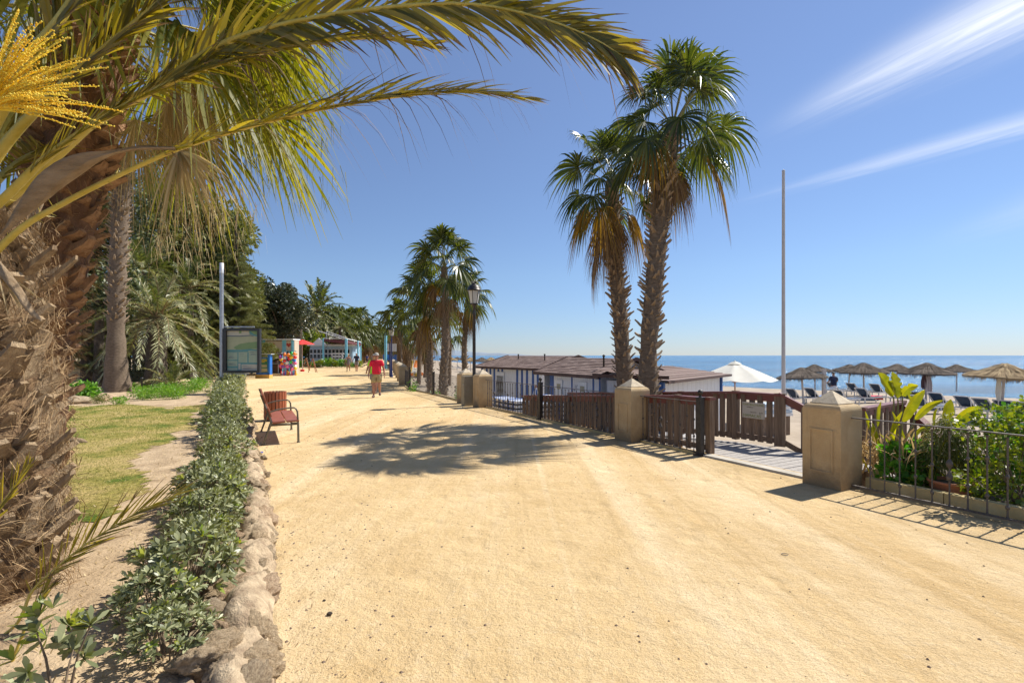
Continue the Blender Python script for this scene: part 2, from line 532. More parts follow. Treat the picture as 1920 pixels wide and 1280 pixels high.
# --- promenade sand
def sand_material():
    m = bpy.data.materials.new('compacted_promenade_sand')
    m.use_nodes = True
    nt = m.node_tree
    b = nt.nodes['Principled BSDF']
    b.inputs['Roughness'].default_value = .95
    b.inputs['Specular IOR Level'].default_value = .15
    N, Lk = nt.nodes.new, nt.links.new
    tcn = N('ShaderNodeTexCoord')
    P = tcn.outputs['Object']

    def nse(scale, det=4, rough=.6, vec=P, dist=0.0):
        n = N('ShaderNodeTexNoise')
        n.inputs['Scale'].default_value = scale
        n.inputs['Detail'].default_value = det
        n.inputs['Roughness'].default_value = rough
        n.inputs['Distortion'].default_value = dist
        Lk(vec, n.inputs['Vector'])
        return n.outputs['Fac']

    def rng_(v, a, b_, c=0, d=1):
        n = N('ShaderNodeMapRange')
        n.clamp = True
        Lk(v, n.inputs[0])
        for i, q in enumerate((a, b_, c, d)):
            n.inputs[i + 1].default_value = q
        return n.outputs[0]

    def mixc(f, a, b_, bt='MIX'):
        n = N('ShaderNodeMix')
        n.data_type = 'RGBA'
        n.blend_type = bt
        if isinstance(f, (int, float)):
            n.inputs[0].default_value = f
        else:
            Lk(f, n.inputs[0])
        for i, q in ((6, a), (7, b_)):
            if isinstance(q, tuple):
                n.inputs[i].default_value = (*q, 1)
            else:
                Lk(q, n.inputs[i])
        return n.outputs[2]

    # coordinates turned along the walk, squeezed lengthwise: faint wheel and rake tracks
    mp = N('ShaderNodeMapping')
    mp.inputs['Rotation'].default_value = (0, 0, radians(-28))
    mp.inputs['Scale'].default_value = (1.0, .085, 1)
    Lk(P, mp.inputs['Vector'])
    tracks = nse(1.1, 5, .6, mp.outputs[0], .6)
    patch = nse(.38, 6, .6, dist=.5)
    mid = nse(3.2, 6, .65)
    grain = nse(95, 3, .8)
    g2 = nse(38, 4, .8)
    c = mixc(rng_(patch, .34, .66), (.60, .415, .200), (.775, .575, .315))
    c = mixc(rng_(tracks, .46, .66, 0, .7), c, (.82, .65, .41))
    c = mixc(rng_(mid, .36, .60, .30, 0), c, (.53, .345, .14))
    c = mixc(rng_(grain, .30, .52, .52, 0), c, (.40, .245, .10))
    c = mixc(rng_(g2, .52, .68, 0, .45), c, (.78, .62, .39))
    # dust specks and bits of bark
    vo = N('ShaderNodeTexVoronoi')
    vo.inputs['Scale'].default_value = 17
    Lk(P, vo.inputs['Vector'])
    sp = rng_(vo.outputs['Distance'], .05, .11, 1, 0)
    msk = rng_(nse(.9, 3, .6), .50, .62)
    mul = N('ShaderNodeMath')
    mul.operation = 'MULTIPLY'
    Lk(sp, mul.inputs[0])
    Lk(msk, mul.inputs[1])
    vsel = N('ShaderNodeSeparateColor')
    Lk(vo.outputs['Color'], vsel.inputs[0])
    mul2 = N('ShaderNodeMath')
    mul2.operation = 'MULTIPLY'
    Lk(mul.outputs[0], mul2.inputs[0])
    Lk(rng_(vsel.outputs[0], .55, .6), mul2.inputs[1])
    c = mixc(mul2.outputs[0], c, (.14, .085, .045))
    # dirty olive brown stain along the foot of the fence
    dt = N('ShaderNodeVectorMath')
    dt.operation = 'DOT_PRODUCT'
    Lk(P, dt.inputs[0])
    dt.inputs[1].default_value = (.883, .469, 0)
    w0 = .883 * 4.08 + .469 * 6.26
    edge = rng_(dt.outputs['Value'], w0 - 1.25, w0 - .1)
    em = N('ShaderNodeMath')
    em.operation = 'MULTIPLY'
    Lk(edge, em.inputs[0])
    Lk(rng_(nse(1.3, 6, .7), .42, .62, .05, .6), em.inputs[1])
    c = mixc(em.outputs[0], c, (.30, .215, .10))
    # narrow tyre and trolley lines running with the walk
    mp3 = N('ShaderNodeMapping')
    mp3.inputs['Rotation'].default_value = (0, 0, radians(-26))
    mp3.inputs['Scale'].default_value = (3.4, .05, 1)
    Lk(P, mp3.inputs['Vector'])
    lines = nse(1.0, 3, .5, mp3.outputs[0], .35)
    c = mixc(rng_(lines, .60, .72, 0, .28), c, (.86, .70, .46))
    c = mixc(rng_(lines, .40, .34, 0, .30), c, (.46, .30, .13))
    # footprints and scuffs
    vf = N('ShaderNodeTexVoronoi')
    vf.feature = 'SMOOTH_F1'
    vf.inputs['Scale'].default_value = 2.6
    Lk(P, vf.inputs['Vector'])
    c = mixc(rng_(nse(9, 5, .75), .56, .74, 0, .5), c, (.78, .63, .42))
    c = mixc(rng_(nse(.75, 3, .5, dist=1.5), .60, .72, 0, .35), c, (.50, .33, .15))
    Lk(c, b.inputs['Base Color'])
    bp = N('ShaderNodeBump')
    bp.inputs['Strength'].default_value = .65
    bp.inputs['Distance'].default_value = .016
    ad = N('ShaderNodeMath')
    ad.operation = 'ADD'
    Lk(g2, ad.inputs[0])
    Lk(grain, ad.inputs[1])
    Lk(ad.outputs[0], bp.inputs['Height'])
    bp2 = N('ShaderNodeBump')
    bp2.inputs['Strength'].default_value = .8
    bp2.inputs['Distance'].default_value = .05
    ftm = N('ShaderNodeMath')
    ftm.operation = 'MULTIPLY_ADD'
    Lk(rng_(vf.outputs['Distance'], .05, .30), ftm.inputs[0])
    ftm.inputs[1].default_value = .45
    Lk(nse(7, 6, .72), ftm.inputs[2])
    Lk(ftm.outputs[0], bp2.inputs['Height'])
    Lk(bp.outputs[0], bp2.inputs['Normal'])
    Lk(bp2.outputs[0], b.inputs['Normal'])
    return m


M['sand'] = sand_material()
M['beach'] = mat('grey_beach_sand', (.30, .235, .165), (.43, .35, .26), 1.2, .95, bump=.9, bscale=9, detail=9)
M['soilgarden'] = mat('dry_garden_soil', (.31, .21, .115), (.60, .445, .275), 2.6, .95, bump=1.4, bscale=24, detail=9)
M['pillar'] = mat('rendered_ochre_pillar', (.56, .39, .195), (.73, .555, .32), 3.0, .93, bump=.6, bscale=70, detail=9, c3=(.50, .37, .20))


def weather(m, base=(.16, .105, .05), zt=.22, amt=.75):
    """grime with its own ragged outline at the foot, and fine grit and run marks"""
    nt = m.node_tree
    N, Lk = nt.nodes.new, nt.links.new
    b = nt.nodes['Principled BSDF']
    src = b.inputs['Base Color'].links[0].from_socket
    t = N('ShaderNodeTexCoord')
    sx = N('ShaderNodeSeparateXYZ')
    Lk(t.outputs['Object'], sx.inputs[0])
    nz = N('ShaderNodeTexNoise')
    nz.inputs['Scale'].default_value = 5
    nz.inputs['Detail'].default_value = 8
    nz.inputs['Roughness'].default_value = .7
    Lk(t.outputs['Object'], nz.inputs['Vector'])
    a = N('ShaderNodeMath')
    a.operation = 'MULTIPLY_ADD'
    Lk(nz.outputs['Fac'], a.inputs[0])
    a.inputs[1].default_value = -.55
    Lk(sx.outputs[2], a.inputs[2])
    r = N('ShaderNodeMapRange')
    Lk(a.outputs[0], r.inputs[0])
    for i, v in enumerate((zt - .42, zt - .18, amt, 0)):
        r.inputs[i + 1].default_value = v
    mx = N('ShaderNodeMix')
    mx.data_type = 'RGBA'
    Lk(r.outputs[0], mx.inputs[0])
    Lk(src, mx.inputs[6])
    mx.inputs[7].default_value = (*base, 1)
    g = N('ShaderNodeTexNoise')
    g.inputs['Scale'].default_value = 110
    g.inputs['Detail'].default_value = 3
    g.inputs['Roughness'].default_value = .8
    Lk(t.outputs['Object'], g.inputs['Vector'])
    mp = N('ShaderNodeMapping')
    mp.inputs['Scale'].default_value = (9, 9, .7)
    Lk(t.outputs['Object'], mp.inputs['Vector'])
    st = N('ShaderNodeTexNoise')
    st.inputs['Scale'].default_value = 1.6
    st.inputs['Detail'].default_value = 6
    Lk(mp.outputs[0], st.inputs['Vector'])
    last = mx.outputs[2]
    for f, lo, hi, c, k in ((g.outputs['Fac'], .30, .46, (.26, .18, .10), .42), (st.outputs['Fac'], .56, .72, (.33, .24, .13), .32), (g.outputs['Fac'], .70, .58, (.70, .60, .42), .4)):
        q = N('ShaderNodeMapRange')
        Lk(f, q.inputs[0])
        for i, v in enumerate((lo, hi, k, 0) if lo < hi and c[0] < .25 else ((hi, lo, 0, k) if lo > hi else (lo, hi, 0, k))):
            q.inputs[i + 1].default_value = v
        m2 = N('ShaderNodeMix')
        m2.data_type = 'RGBA'
        Lk(q.outputs[0], m2.inputs[0])
        Lk(last, m2.inputs[6])
        m2.inputs[7].default_value = (*c, 1)
        last = m2.outputs[2]
    Lk(last, b.inputs['Base Color'])


weather(M['pillar'])
M['pillar_cap'] = mat('pale_stone_cap', (.46, .37, .25), (.64, .54, .39), 12, .9, bump=.5, bscale=60, detail=8)
M['curb'] = mat('ochre_curb', (.42, .31, .13), (.56, .44, .22), 4, .9, bump=.5, bscale=30)
M['concrete'] = mat('pale_concrete', (.40, .36, .29), (.55, .50, .42), 3, .9, bump=.3, bscale=30)


def grass_ground():
    m = bpy.data.materials.new('patchy_lawn')
    m.use_nodes = True
    nt = m.node_tree
    b = nt.nodes['Principled BSDF']
    b.inputs['Roughness'].default_value = .95
    b.inputs['Specular IOR Level'].default_value = .1
    N, Lk = nt.nodes.new, nt.links.new
    t = N('ShaderNodeTexCoord')

    def nse(s, d=6, r=.6):
        n = N('ShaderNodeTexNoise')
        n.inputs['Scale'].default_value = s
        n.inputs['Detail'].default_value = d
        n.inputs['Roughness'].default_value = r
        Lk(t.outputs['Object'], n.inputs['Vector'])
        return n.outputs['Fac']

    def rp(f, cols):
        n = N('ShaderNodeValToRGB')
        e = n.color_ramp.elements
        e[0].position, e[0].color = cols[0][0], (*cols[0][1], 1)
        e[1].position, e[1].color = cols[1][0], (*cols[1][1], 1)
        for p, c in cols[2:]:
            q = e.new(p)
            q.color = (*c, 1)
        Lk(f, n.inputs[0])
        return n.outputs[0]
    a = rp(nse(.9), [(.38, (.12, .18, .03)), (.58, (.52, .40, .17)), (.48, (.36, .31, .09))])
    c = rp(nse(22, 6, .85), [(.38, (.35, .38, .30)), (.62, (1.3, 1.25, 1.2))])
    n = N('ShaderNodeMix')
    n.data_type = 'RGBA'
    n.blend_type = 'MULTIPLY'
    n.inputs[0].default_value = 1
    Lk(a, n.inputs[6])
    Lk(c, n.inputs[7])
    Lk(n.outputs[2], b.inputs['Base Color'])
    bp = N('ShaderNodeBump')
    bp.inputs['Distance'].default_value = .02
    Lk(nse(60, 4, .8), bp.inputs['Height'])
    Lk(bp.outputs[0], b.inputs['Normal'])
    return m


M['lawn'] = grass_ground()
M['grass_blade'] = mat('grass_blade', (.16, .21, .03), (.50, .40, .15), 1.3, .7, island=.45, trans=.3, tcol=(1.3, 1.4, .6))


def sea_material():
    m = bpy.data.materials.new('sea_water')
    m.use_nodes = True
    nt = m.node_tree
    b = nt.nodes['Principled BSDF']
    N, Lk = nt.nodes.new, nt.links.new
    t = N('ShaderNodeTexCoord')
    mp = N('ShaderNodeMapping')
    mp.inputs['Rotation'].default_value = (0, 0, radians(12))
    mp.inputs['Scale'].default_value = (.16, 1, 1)
    Lk(t.outputs['Object'], mp.inputs['Vector'])

    def nse(s, d=6, r=.6, v=None):
        n = N('ShaderNodeTexNoise')
        n.inputs['Scale'].default_value = s
        n.inputs['Detail'].default_value = d
        n.inputs['Roughness'].default_value = r
        Lk(v or mp.outputs[0], n.inputs['Vector'])
        return n.outputs['Fac']
    rp = N('ShaderNodeValToRGB')
    rp.color_ramp.elements[0].position, rp.color_ramp.elements[0].color = .40, (.006, .065, .17, 1)
    rp.color_ramp.elements[1].position, rp.color_ramp.elements[1].color = .60, (.03, .16, .30, 1)
    mp2 = N('ShaderNodeMapping')
    mp2.inputs['Scale'].default_value = (.12, 1, 1)
    Lk(t.outputs['Object'], mp2.inputs['Vector'])
    Lk(nse(.02, 5, .6, mp2.outputs[0]), rp.inputs[0])
    st = N('ShaderNodeMapRange')
    Lk(nse(.22, 7, .7), st.inputs[0])
    for i, v in enumerate((.36, .64, .55, 1.55)):
        st.inputs[i + 1].default_value = v
    mu = N('ShaderNodeMix')
    mu.data_type = 'RGBA'
    mu.blend_type = 'MULTIPLY'
    mu.inputs[0].default_value = 1
    Lk(rp.outputs[0], mu.inputs[6])
    Lk(st.outputs[0], mu.inputs[7])
    Lk(mu.outputs[2], b.inputs['Base Color'])
    b.inputs['Roughness'].default_value = .16
    b.inputs['IOR'].default_value = 1.33
    b.inputs['Specular IOR Level'].default_value = .32
    bp = N('ShaderNodeBump')
    bp.inputs['Strength'].default_value = 1.0
    bp.inputs['Distance'].default_value = .9
    Lk(nse(.55, 8, .68), bp.inputs['Height'])
    Lk(bp.outputs[0], b.inputs['Normal'])
    return m


M['sea'] = sea_material()
M['foam'] = mat('surf_foam', (.62, .68, .72), (.85, .87, .88), 3, .6)
M['wet_sand'] = mat('wet_sand', (.16, .125, .09), (.24, .19, .14), .8, .35)
M['hills'] = mat('haze_tinted_hills', (.16, .20, .25), (.22, .26, .31), .004, 1.0)  # distance haze is put into the blue-grey base colour, no air volume

# ------------------------------------------------------------------ setting: ground, beach, sea
LB = [(-0.2, -4.0), (-0.75, 1.4), (-1.235, 2.47), (-2.22, 4.54), (-3.30, 6.48), (-6.0, 11.3), (-8.9, 16.3), (-15.0, 27.5), (-21.5, 38.0),
      (-25.5, 50), (-29.0, 66), (-20.5, 67.2), (-24.4, 82), (-34, 119), (-81, 300)]      # left edge of the walk
RB = [(9.6, -4.5)] + [tuple((PA - U * 0.0 + U * t + W * 0.30).xy) for t in (-2, 0, 4, 8, 12.1)] + [(-3.0, 20.7), (-4.6, 23.5), (-5.7, 27.2), (-11.6, 50), (-42.4, 169), (-76.4, 300)]


def interp_poly(pl, y):
    for (x0, y0), (x1, y1) in zip(pl, pl[1:]):
        if y0 <= y <= y1:
            return x0 + (x1 - x0) * (y - y0) / max(1e-6, y1 - y0)
    return pl[-1][0]


def poly_sheet(name, left, right, ys, z, m, kind='structure', zl=None):
    mb = MB()
    V, F = [], []
    for y in ys:
        a, b = left(y), right(y)
        for k in range(9):
            q = k / 8
            V.append((a + (b - a) * q, y, z))
    for i in range(len(ys) - 1):
        for k in range(8):
            F.append((i * 9 + k, i * 9 + k + 1, (i + 1) * 9 + k + 1, (i + 1) * 9 + k))
    mb.add(V, F)
    return obj(name, mb.build(name, m, False), kind=kind)


LBm = [p for p in LB if p != (-29.0, 66) and p != (-25.5, 50)] + []
ys = [-4, -2, 0, 1.4, 2.47, 4.54, 6.48, 8, 9.8, 11.3, 13, 15, 17, 20.7, 23.5, 27.2, 32, 38, 44, 50, 60, 66]
LBy = LB[:11]
poly_sheet('promenade', lambda y: interp_poly(LBy, y), lambda y: interp_poly(RB, y), ys, 0.0, M['sand'])
LBz = LB[11:]
poly_sheet('promenade_far_end', lambda y: interp_poly([(-29, 66)] + [(-29, 67.2)] + LBz[1:] if False else [(-29.0, 66)] + LBz, y),
           lambda y: interp_poly(RB, y), [66, 67.2, 82, 119, 169, 300], 0.0, M['sand'])

# garden: soil sheet left of the walk
GZ = 0.10


def gz(x, y):
    return GZ + 0.035 * noise.noise(Vector((x * .35, y * .35, 3)))


mb = MB()
V, F = [], []
gy = [-4] + list(np.linspace(0, 24, 60)) + [28, 33, 38, 50, 66, 67.2, 82, 119, 300]
gq = [0, .004, .012, .03, .05, .075, .1, .14, .2, .3, .45, .7, 1]
for y in gy:
    xr = interp_poly(LB, y) - 0.22
    for q in gq:
        x = xr - q * 60
        if q == 1:
            x = xr - 400
        V.append((x, y, gz(x, y) - (0.09 if q == 0 else 0)))
n = len(gq)
for i in range(len(gy) - 1):
    for k in range(n - 1):
        F.append((i * n + k + 1, i * n + k, (i + 1) * n + k, (i + 1) * n + k + 1))
mb.add(V, F)
obj('garden_ground', mb.build('garden_ground', M['soilgarden']), kind='structure')


def in_lawn(x, y):
    """1 on the patchy lawn, 0 on bare soil"""
    d = interp_poly(LB, y) - x           # metres left of the walk's edge
    n1 = noise.noise(Vector((x * .8, y * .8, 0))) * .95 + noise.noise(Vector((x * 2.6, y * 2.6, 5))) * .16
    inner = 1.30 + (0.25 if y < 6 else 0.0)
    a = d - inner + n1 * 1.1
    if y > 13.2:
        a = min(a, 15.2 - y + n1 * 1.5)
    bare = math.exp(-((x + 3.35) ** 2 + (y - 4.05) ** 2) / .45)
    return a - bare * 1.8


# lawn sheet
V, F, idx = [], [], {}
st = 0.12
xs_, ys_ = np.arange(-16, -2.2, st), np.arange(2.4, 17.5, st)
mb = MB()


def vid(i, j):
    if (i, j) not in idx:
        x, y = xs_[i], ys_[j]
        idx[(i, j)] = len(V)
        V.append((x, y, gz(x, y) + .008))
    return idx[(i, j)]


for i in range(len(xs_) - 1):
    for j in range(len(ys_) - 1):
        x, y = xs_[i] + st / 2, ys_[j] + st / 2
        if interp_poly(LB, y) - x > 9:
            continue
        if in_lawn(x, y) > 0:
            F.append((vid(i, j), vid(i + 1, j), vid(i + 1, j + 1), vid(i, j + 1)))
mb.add(V, F)
obj('lawn', mb.build('lawn', M['lawn']), kind='structure')

# grass blades
pts = []
tries = 0
while len(pts) < 52000 and tries < 240000:
    tries += 1
    y = 2.4 + (random.random() ** 1.5) * 13.5
    x = interp_poly(LB, y) - 1.2 - random.random() * 7
    a = in_lawn(x, y)
    if a > -.25 and random.random() < min(1, .12 + a * 2.0):
        pts.append((x, y, gz(x, y) + .004))
pts = np.array(pts)
n = len(pts)
th = rng.uniform(0, 2 * pi, n)
tilt = rng.uniform(.1, .8, n)
D = np.stack([np.cos(th) * tilt, np.sin(th) * tilt, np.ones(n)], 1)
S = norm(np.stack([np.sin(th + rng.normal(0, .5, n)), np.cos(th), np.zeros(n)], 1))
L = rng.uniform(.018, .05, n) * np.interp(pts[:, 1], [2, 14], [.8, 1.5])
mb = MB()
mb.strips(pts, norm(D), S, L, np.interp(pts[:, 1], [2, 14], [.0045, .012]), .25, k=1, prof=[1, .15])
obj('grass', mb.build('grass', M['grass_blade'], False), kind='stuff', label='short patchy green and straw coloured lawn grass')

# sea sheet, under everything
mb = MB()
mb.add([(-9000, -400, SEA), (14000, -400, SEA), (14000, 16000, SEA), (-9000, 16000, SEA)], [(0, 1, 2, 3)])
obj('sea', mb.build('sea', M['sea'], False), kind='structure')
SH = [(70, 5), (50, 25), (38, 36.4), (30.5, 42.5), (21, 52), (10, 92), (-19, 205), (-44, 300), (-120, 620)]      # shoreline


def shore_x(y):
    pl = [(x, yy) for x, yy in SH]
    if y < 5:
        return 70
    return interp_poly(pl, y)


def beach_z(x, y):
    d = shore_x(y) - x
    z = SEA - .25 + .65 * min(1, max(0, (d + 2.5) / 13.0)) ** .8 + .12
    z = SEA - .22 + .90 * min(1, max(0, (d + 3) / 15)) ** .85
    return z + .04 * noise.noise(Vector((x * .5, y * .5, 1))) + .02 * noise.noise(Vector((x * 2, y * 2, 1)))


V, F = [], []
by = list(np.linspace(-4, 5, 4)) + list(np.linspace(6.5, 60, 90)) + [65, 72, 80, 92, 110, 135, 169, 205, 250, 300]
nb = 80
for y in by:
    a = interp_poly(RB, y) - .05
    b = shore_x(y) + 4
    for k in range(nb):
        x = a + (b - a) * k / (nb - 1)
        V.append((x, y, beach_z(x, y)))
for i in range(len(by) - 1):
    for k in range(nb - 1):
        F.append((i * nb + k, i * nb + k + 1, (i + 1) * nb + k + 1, (i + 1) * nb + k))
mb = MB()
mb.add(V, F)
obj('beach', mb.build('beach', M['beach']), kind='structure')
# wet sand band and foam line on the shore
for nm, off0, off1, dz, m_, w_ in (('wet_sand_band', -1.6, 3.5, .012, M['wet_sand'], .5), ('surf_foam', -.9, .7, .05, M['foam'], .9)):
    V, F = [], []
    yy = np.concatenate([np.linspace(8, 60, 120), np.linspace(61, 300, 80)])
    for i, y in enumerate(yy):
        wob = w_ * noise.noise(Vector((y * .35, off0, 0))) + .3 * noise.noise(Vector((y * 1.7, 3, 0)))
        for k in range(5):
            x = shore_x(y) + off0 + wob + (off1 - off0) * k / 4
            zz = max(beach_z(x, y) + dz, SEA + dz)
            V.append((x, y, zz))
    for i in range(len(yy) - 1):
        for k in range(4):
            F.append((i * 5 + k, i * 5 + k + 1, (i + 1) * 5 + k + 1, (i + 1) * 5 + k))
    mb = MB()
    mb.add(V, F)
    obj(nm, mb.build(nm, m_), kind='structure')
# retaining wall under the walk's sea side
mb = MB()
for a, b in zip(RB, RB[1:]):
    mb.add([(a[0], a[1], -2.2), (b[0], b[1], -2.2), (b[0], b[1], .0), (a[0], a[1], .0)], [(0, 1, 2, 3)])
obj('retaining_wall', mb.build('retaining_wall', M['concrete'], False), kind='structure')
# headland across the bay
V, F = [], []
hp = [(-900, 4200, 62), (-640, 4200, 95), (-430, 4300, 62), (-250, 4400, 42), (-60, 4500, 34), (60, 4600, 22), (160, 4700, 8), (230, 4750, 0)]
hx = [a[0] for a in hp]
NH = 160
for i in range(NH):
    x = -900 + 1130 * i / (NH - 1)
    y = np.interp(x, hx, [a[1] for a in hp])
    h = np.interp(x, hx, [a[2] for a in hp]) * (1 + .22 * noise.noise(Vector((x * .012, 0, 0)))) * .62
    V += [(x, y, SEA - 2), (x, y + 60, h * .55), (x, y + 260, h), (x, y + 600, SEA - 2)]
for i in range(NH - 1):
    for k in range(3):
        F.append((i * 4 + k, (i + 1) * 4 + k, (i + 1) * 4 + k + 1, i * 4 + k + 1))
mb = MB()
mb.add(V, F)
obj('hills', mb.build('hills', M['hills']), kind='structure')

# ------------------------------------------------------------------ stone pillars
UA = math.atan2(U.y, U.x)


def pillar_meshes():
    s = .235 * sqrt(2)
    mb = MB()
    prof = [(s, 0), (s, .04), (s, .5), (s, .965)] + [(s - .095 * (1 - cos(a)), .965 + .075 * sin(a)) for a in np.linspace(.25, pi / 2, 6)]
    mb.lathe(prof, 4, rz=pi / 4)
    body = mb.build('body', M['pillar'], False)
    cp = MB()
    k = s
    pr = [(k - .096, 1.038), (k - .088, 1.043), (k - .088, 1.052), (.02, 1.195), (0.001, 1.20)]
    cp.lathe(pr, 4, rz=pi / 4)
    cap = cp.build('cap', M['pillar_cap'], False)
    pn = MB()
    w, h, z0, b = .135, .52, .20, .02
    for fx in (-1, 1):
        x = fx * .235
        # a thin raised frame round a flat field on the two faces across the walk
        for (cy, cz, sy, sz) in ((0, z0, 2 * w + b, b), (0, z0 + h, 2 * w + b, b), (-w, z0 + h / 2, b, h - b), (w, z0 + h / 2, b, h - b)):
            pn.box((cy, x, cz), (sy, .026, sz))
    panel = pn.build('panel_moulding', M['pillar'], False)
    return body, cap, panel


PB, PC, PP = pillar_meshes()


def pillar(p, rz, label, sc=1.0):
    t = thing('stone_pillar', label, 'pillar', (p[0], p[1], 0), rz, 'ochre pillars along the sea side of the walk', sc)
    obj('body', PB, t)
    obj('cap', PC, t)
    if p[1] < 20:
        obj('panel_moulding', PP, t)
    return t


def T(t):
    """point on the near fence line"""
    return PA - U * t


pillar(T(0), UA, 'large ochre stone pillar nearest the camera, at the right of the deck gap beside the plants')
pillar(T(-3.72), UA, 'ochre stone pillar with pointed cap in front of the twin tall palms')
pillar(T(-10.7), UA, 'ochre pillar just right of the grey cabinet and tall lamp post')
pillar(T(-12.1), UA, 'ochre pillar just left of the grey cabinet and tall lamp post')
P4 = Vector((-6.05, 27.3, 0))
A2 = math.atan2(1, -.259)
pillar(P4, A2, 'ochre pillar at the far end of the curved iron fence, left of the round bar gate post')
fl = ['first pillar beyond the curved fence, beside the blue sign pole', 'second pillar of the far row, seen edge on past the blue pole',
      'third pillar of the far receding row by the beach palms', 'fourth pillar of the far receding row', 'fifth pillar of the far receding row',
      'sixth pillar of the far receding row', 'seventh pillar of the far receding row', 'eighth pillar of the far receding row',
      'ninth pillar of the far receding row', 'farthest pillar of the row still told apart']
farp = []
for i in range(10):
    y = 31.5 + i * 4.4 + i * i * .25
    p = Vector((-6.05 - .259 * (y - 27.3), y, 0))
    farp.append(p)
    pillar(p, A2, fl[i])

# low parapet between the far pillars
pw = thing('parapet_wall', 'low ochre wall linking the far pillars beside the beach palms', 'wall', (P4.x, P4.y, 0), A2)
for i in range(len(farp)):
    a = (farp[i - 1] if i else farp[0]) - P4
    b = farp[i] - P4
    if i < 6:
        continue
    L0, L1 = a.length + .3, b.length - .3
    mb = MB()
    mb.box(((L0 + L1) / 2, 0, .40), (L1 - L0, .22, .80))
    obj('wall_section', mb.build('wall_section', M['pillar'], False), pw)

# ------------------------------------------------------------------ iron fences


def bar_mesh(kind, h=.80):
    mb = MB()
    mb.lathe([(.0085, .055), (.0085, h + .05)], 6)
    if kind == 0:
        ks = (.30, .58)
    elif kind == 1:
        ks = (.16, .46)
    elif kind == 2:
        ks = (.40,)
    else:
        ks = (.24, .62)
    for z in ks:
        mb.lathe([(.0085, z - .022), (.017, z - .012), (.019, z), (.017, z + .012), (.0085, z + .022)], 6)
    if kind == 2:
        for z in (.36, .50):
            mb.lathe([(.010, z - .05), (.027, z - .022), (.033, z), (.027, z + .022), (.010, z + .05)], 8)
    # scroll foot and head
    mb.lathe([(.016, .05), (.0085, .075)], 6)
    mb.lathe([(.0085, h + .02), (.016, h + .045)], 6)
    return mb.build('bar', M['iron_bar'], True)


BARS = [bar_mesh(i) for i in range(4)]


def iron_fence(label, a, b, step=.151, off=.07, first=None, top=.88, zoff=0.0):
    a, b = Vector(a), Vector(b)
    L = (b - a).length
    ang = math.atan2((b - a).y, (b - a).x)
    t = thing('iron_fence', label, 'fence', (a.x, a.y, zoff), ang, 'black iron fence panels along the sea side of the walk')
    mb = MB()
    mb.box((L / 2, 0, top), (L, .034, .014))
    obj('top_rail', mb.build('top_rail', M['iron_bar'], False), t)
    mb = MB()
    mb.box((L / 2, 0, .05), (L, .030, .018))
    obj('bottom_rail', mb.build('bottom_rail', M['iron_bar'], False), t)
    x = first if first is not None else step * .6
    i = 0
    order = (0, 3, 1, 0, 1, 2)
    while x < L - .03:
        obj('bar', BARS[order[i % 6]], t, loc=(x, 0, 0), scale=(1, 1, top / .88))
        x += step
        i += 1
    return t


def iron_post(p, rz, label, ball=True):
    t = thing('iron_post', label, 'post', (p[0], p[1], 0), rz, 'square iron fence posts')
    mb = MB()
    mb.box((0, 0, .47), (.095, .095, .94))
    mb.box((0, 0, .015), (.16, .16, .03))
    mb.box((0, 0, .95), (.11, .11, .025))
    obj('shaft', mb.build('shaft', M['iron'], False), t)
    if ball:
        mb = MB()
        mb.lathe([(.03, .9625), (.018, .985), (.02, 1.0)] + [(.043 * sin(q) + .001, 1.04 - .045 * cos(q)) for q in np.linspace(.5, pi, 8)], 14)
        obj('ball_finial', mb.build('ball_finial', M['iron']), t)
    return t


iron_fence('iron fence panel nearest the camera, in front of the flowering planting bed', T(.24), T(2.9), first=.20)
iron_fence('short iron fence panel between the twin palm pillar and the post by the deck', T(-2.13), T(-3.48), first=.08)
iron_fence('iron fence panel left of the twin palm pillar, in front of the ramp rail', T(-3.96), T(-7.1), first=.10)
iron_fence('iron fence panel in front of the striped sunbed stacks and first beach hut', T(-7.2), T(-10.46), first=.10)
c1, c2 = Vector((-3.3, 20.6, 0)), Vector((-4.9, 23.5, 0))
iron_fence('iron fence panel just left of the lamp post pillars, before the palm group', T(-12.35), c1, first=.12)
iron_fence('iron fence panel between the two posts left of the lamp post', c1, c2, first=.12)
iron_fence('short curved iron fence panel ending at the far pillar', c2, P4 + Vector((.15, -.25, 0)), first=.12)
iron_post(T(-2.077), UA, 'dark square post with ball finial at the left of the deck gap')
iron_post(T(-7.15), UA, 'dark square post with ball finial in front of the two beach huts')
iron_post(c1, UA, 'dark plain iron post mid way along the fence left of the lamp post', False)
iron_post(c2, UA, 'dark iron post with small finial next to the far curved fence panel')

# curbs under the fences
cb = MB()
for a, b in ((T(-2.2), T(-3.45)), (T(-4.0), T(-7.05)), (T(-7.25), T(-10.4)), (T(-12.4), c1), (c1, c2), (c2, P4)):
    cb.beam(a + Vector((0, 0, .0)) + W * .02, b + W * .02, .10, .09)
obj('fence_curb', cb.build('fence_curb', M['curb'], False), kind='structure')
cb = MB()
cb.beam(T(-2.02) + W * .06 + Vector((0, 0, 0)), T(-.28) + W * .06, .17, .06)
obj('deck_threshold', cb.build('deck_threshold', M['concrete'], False), kind='structure')

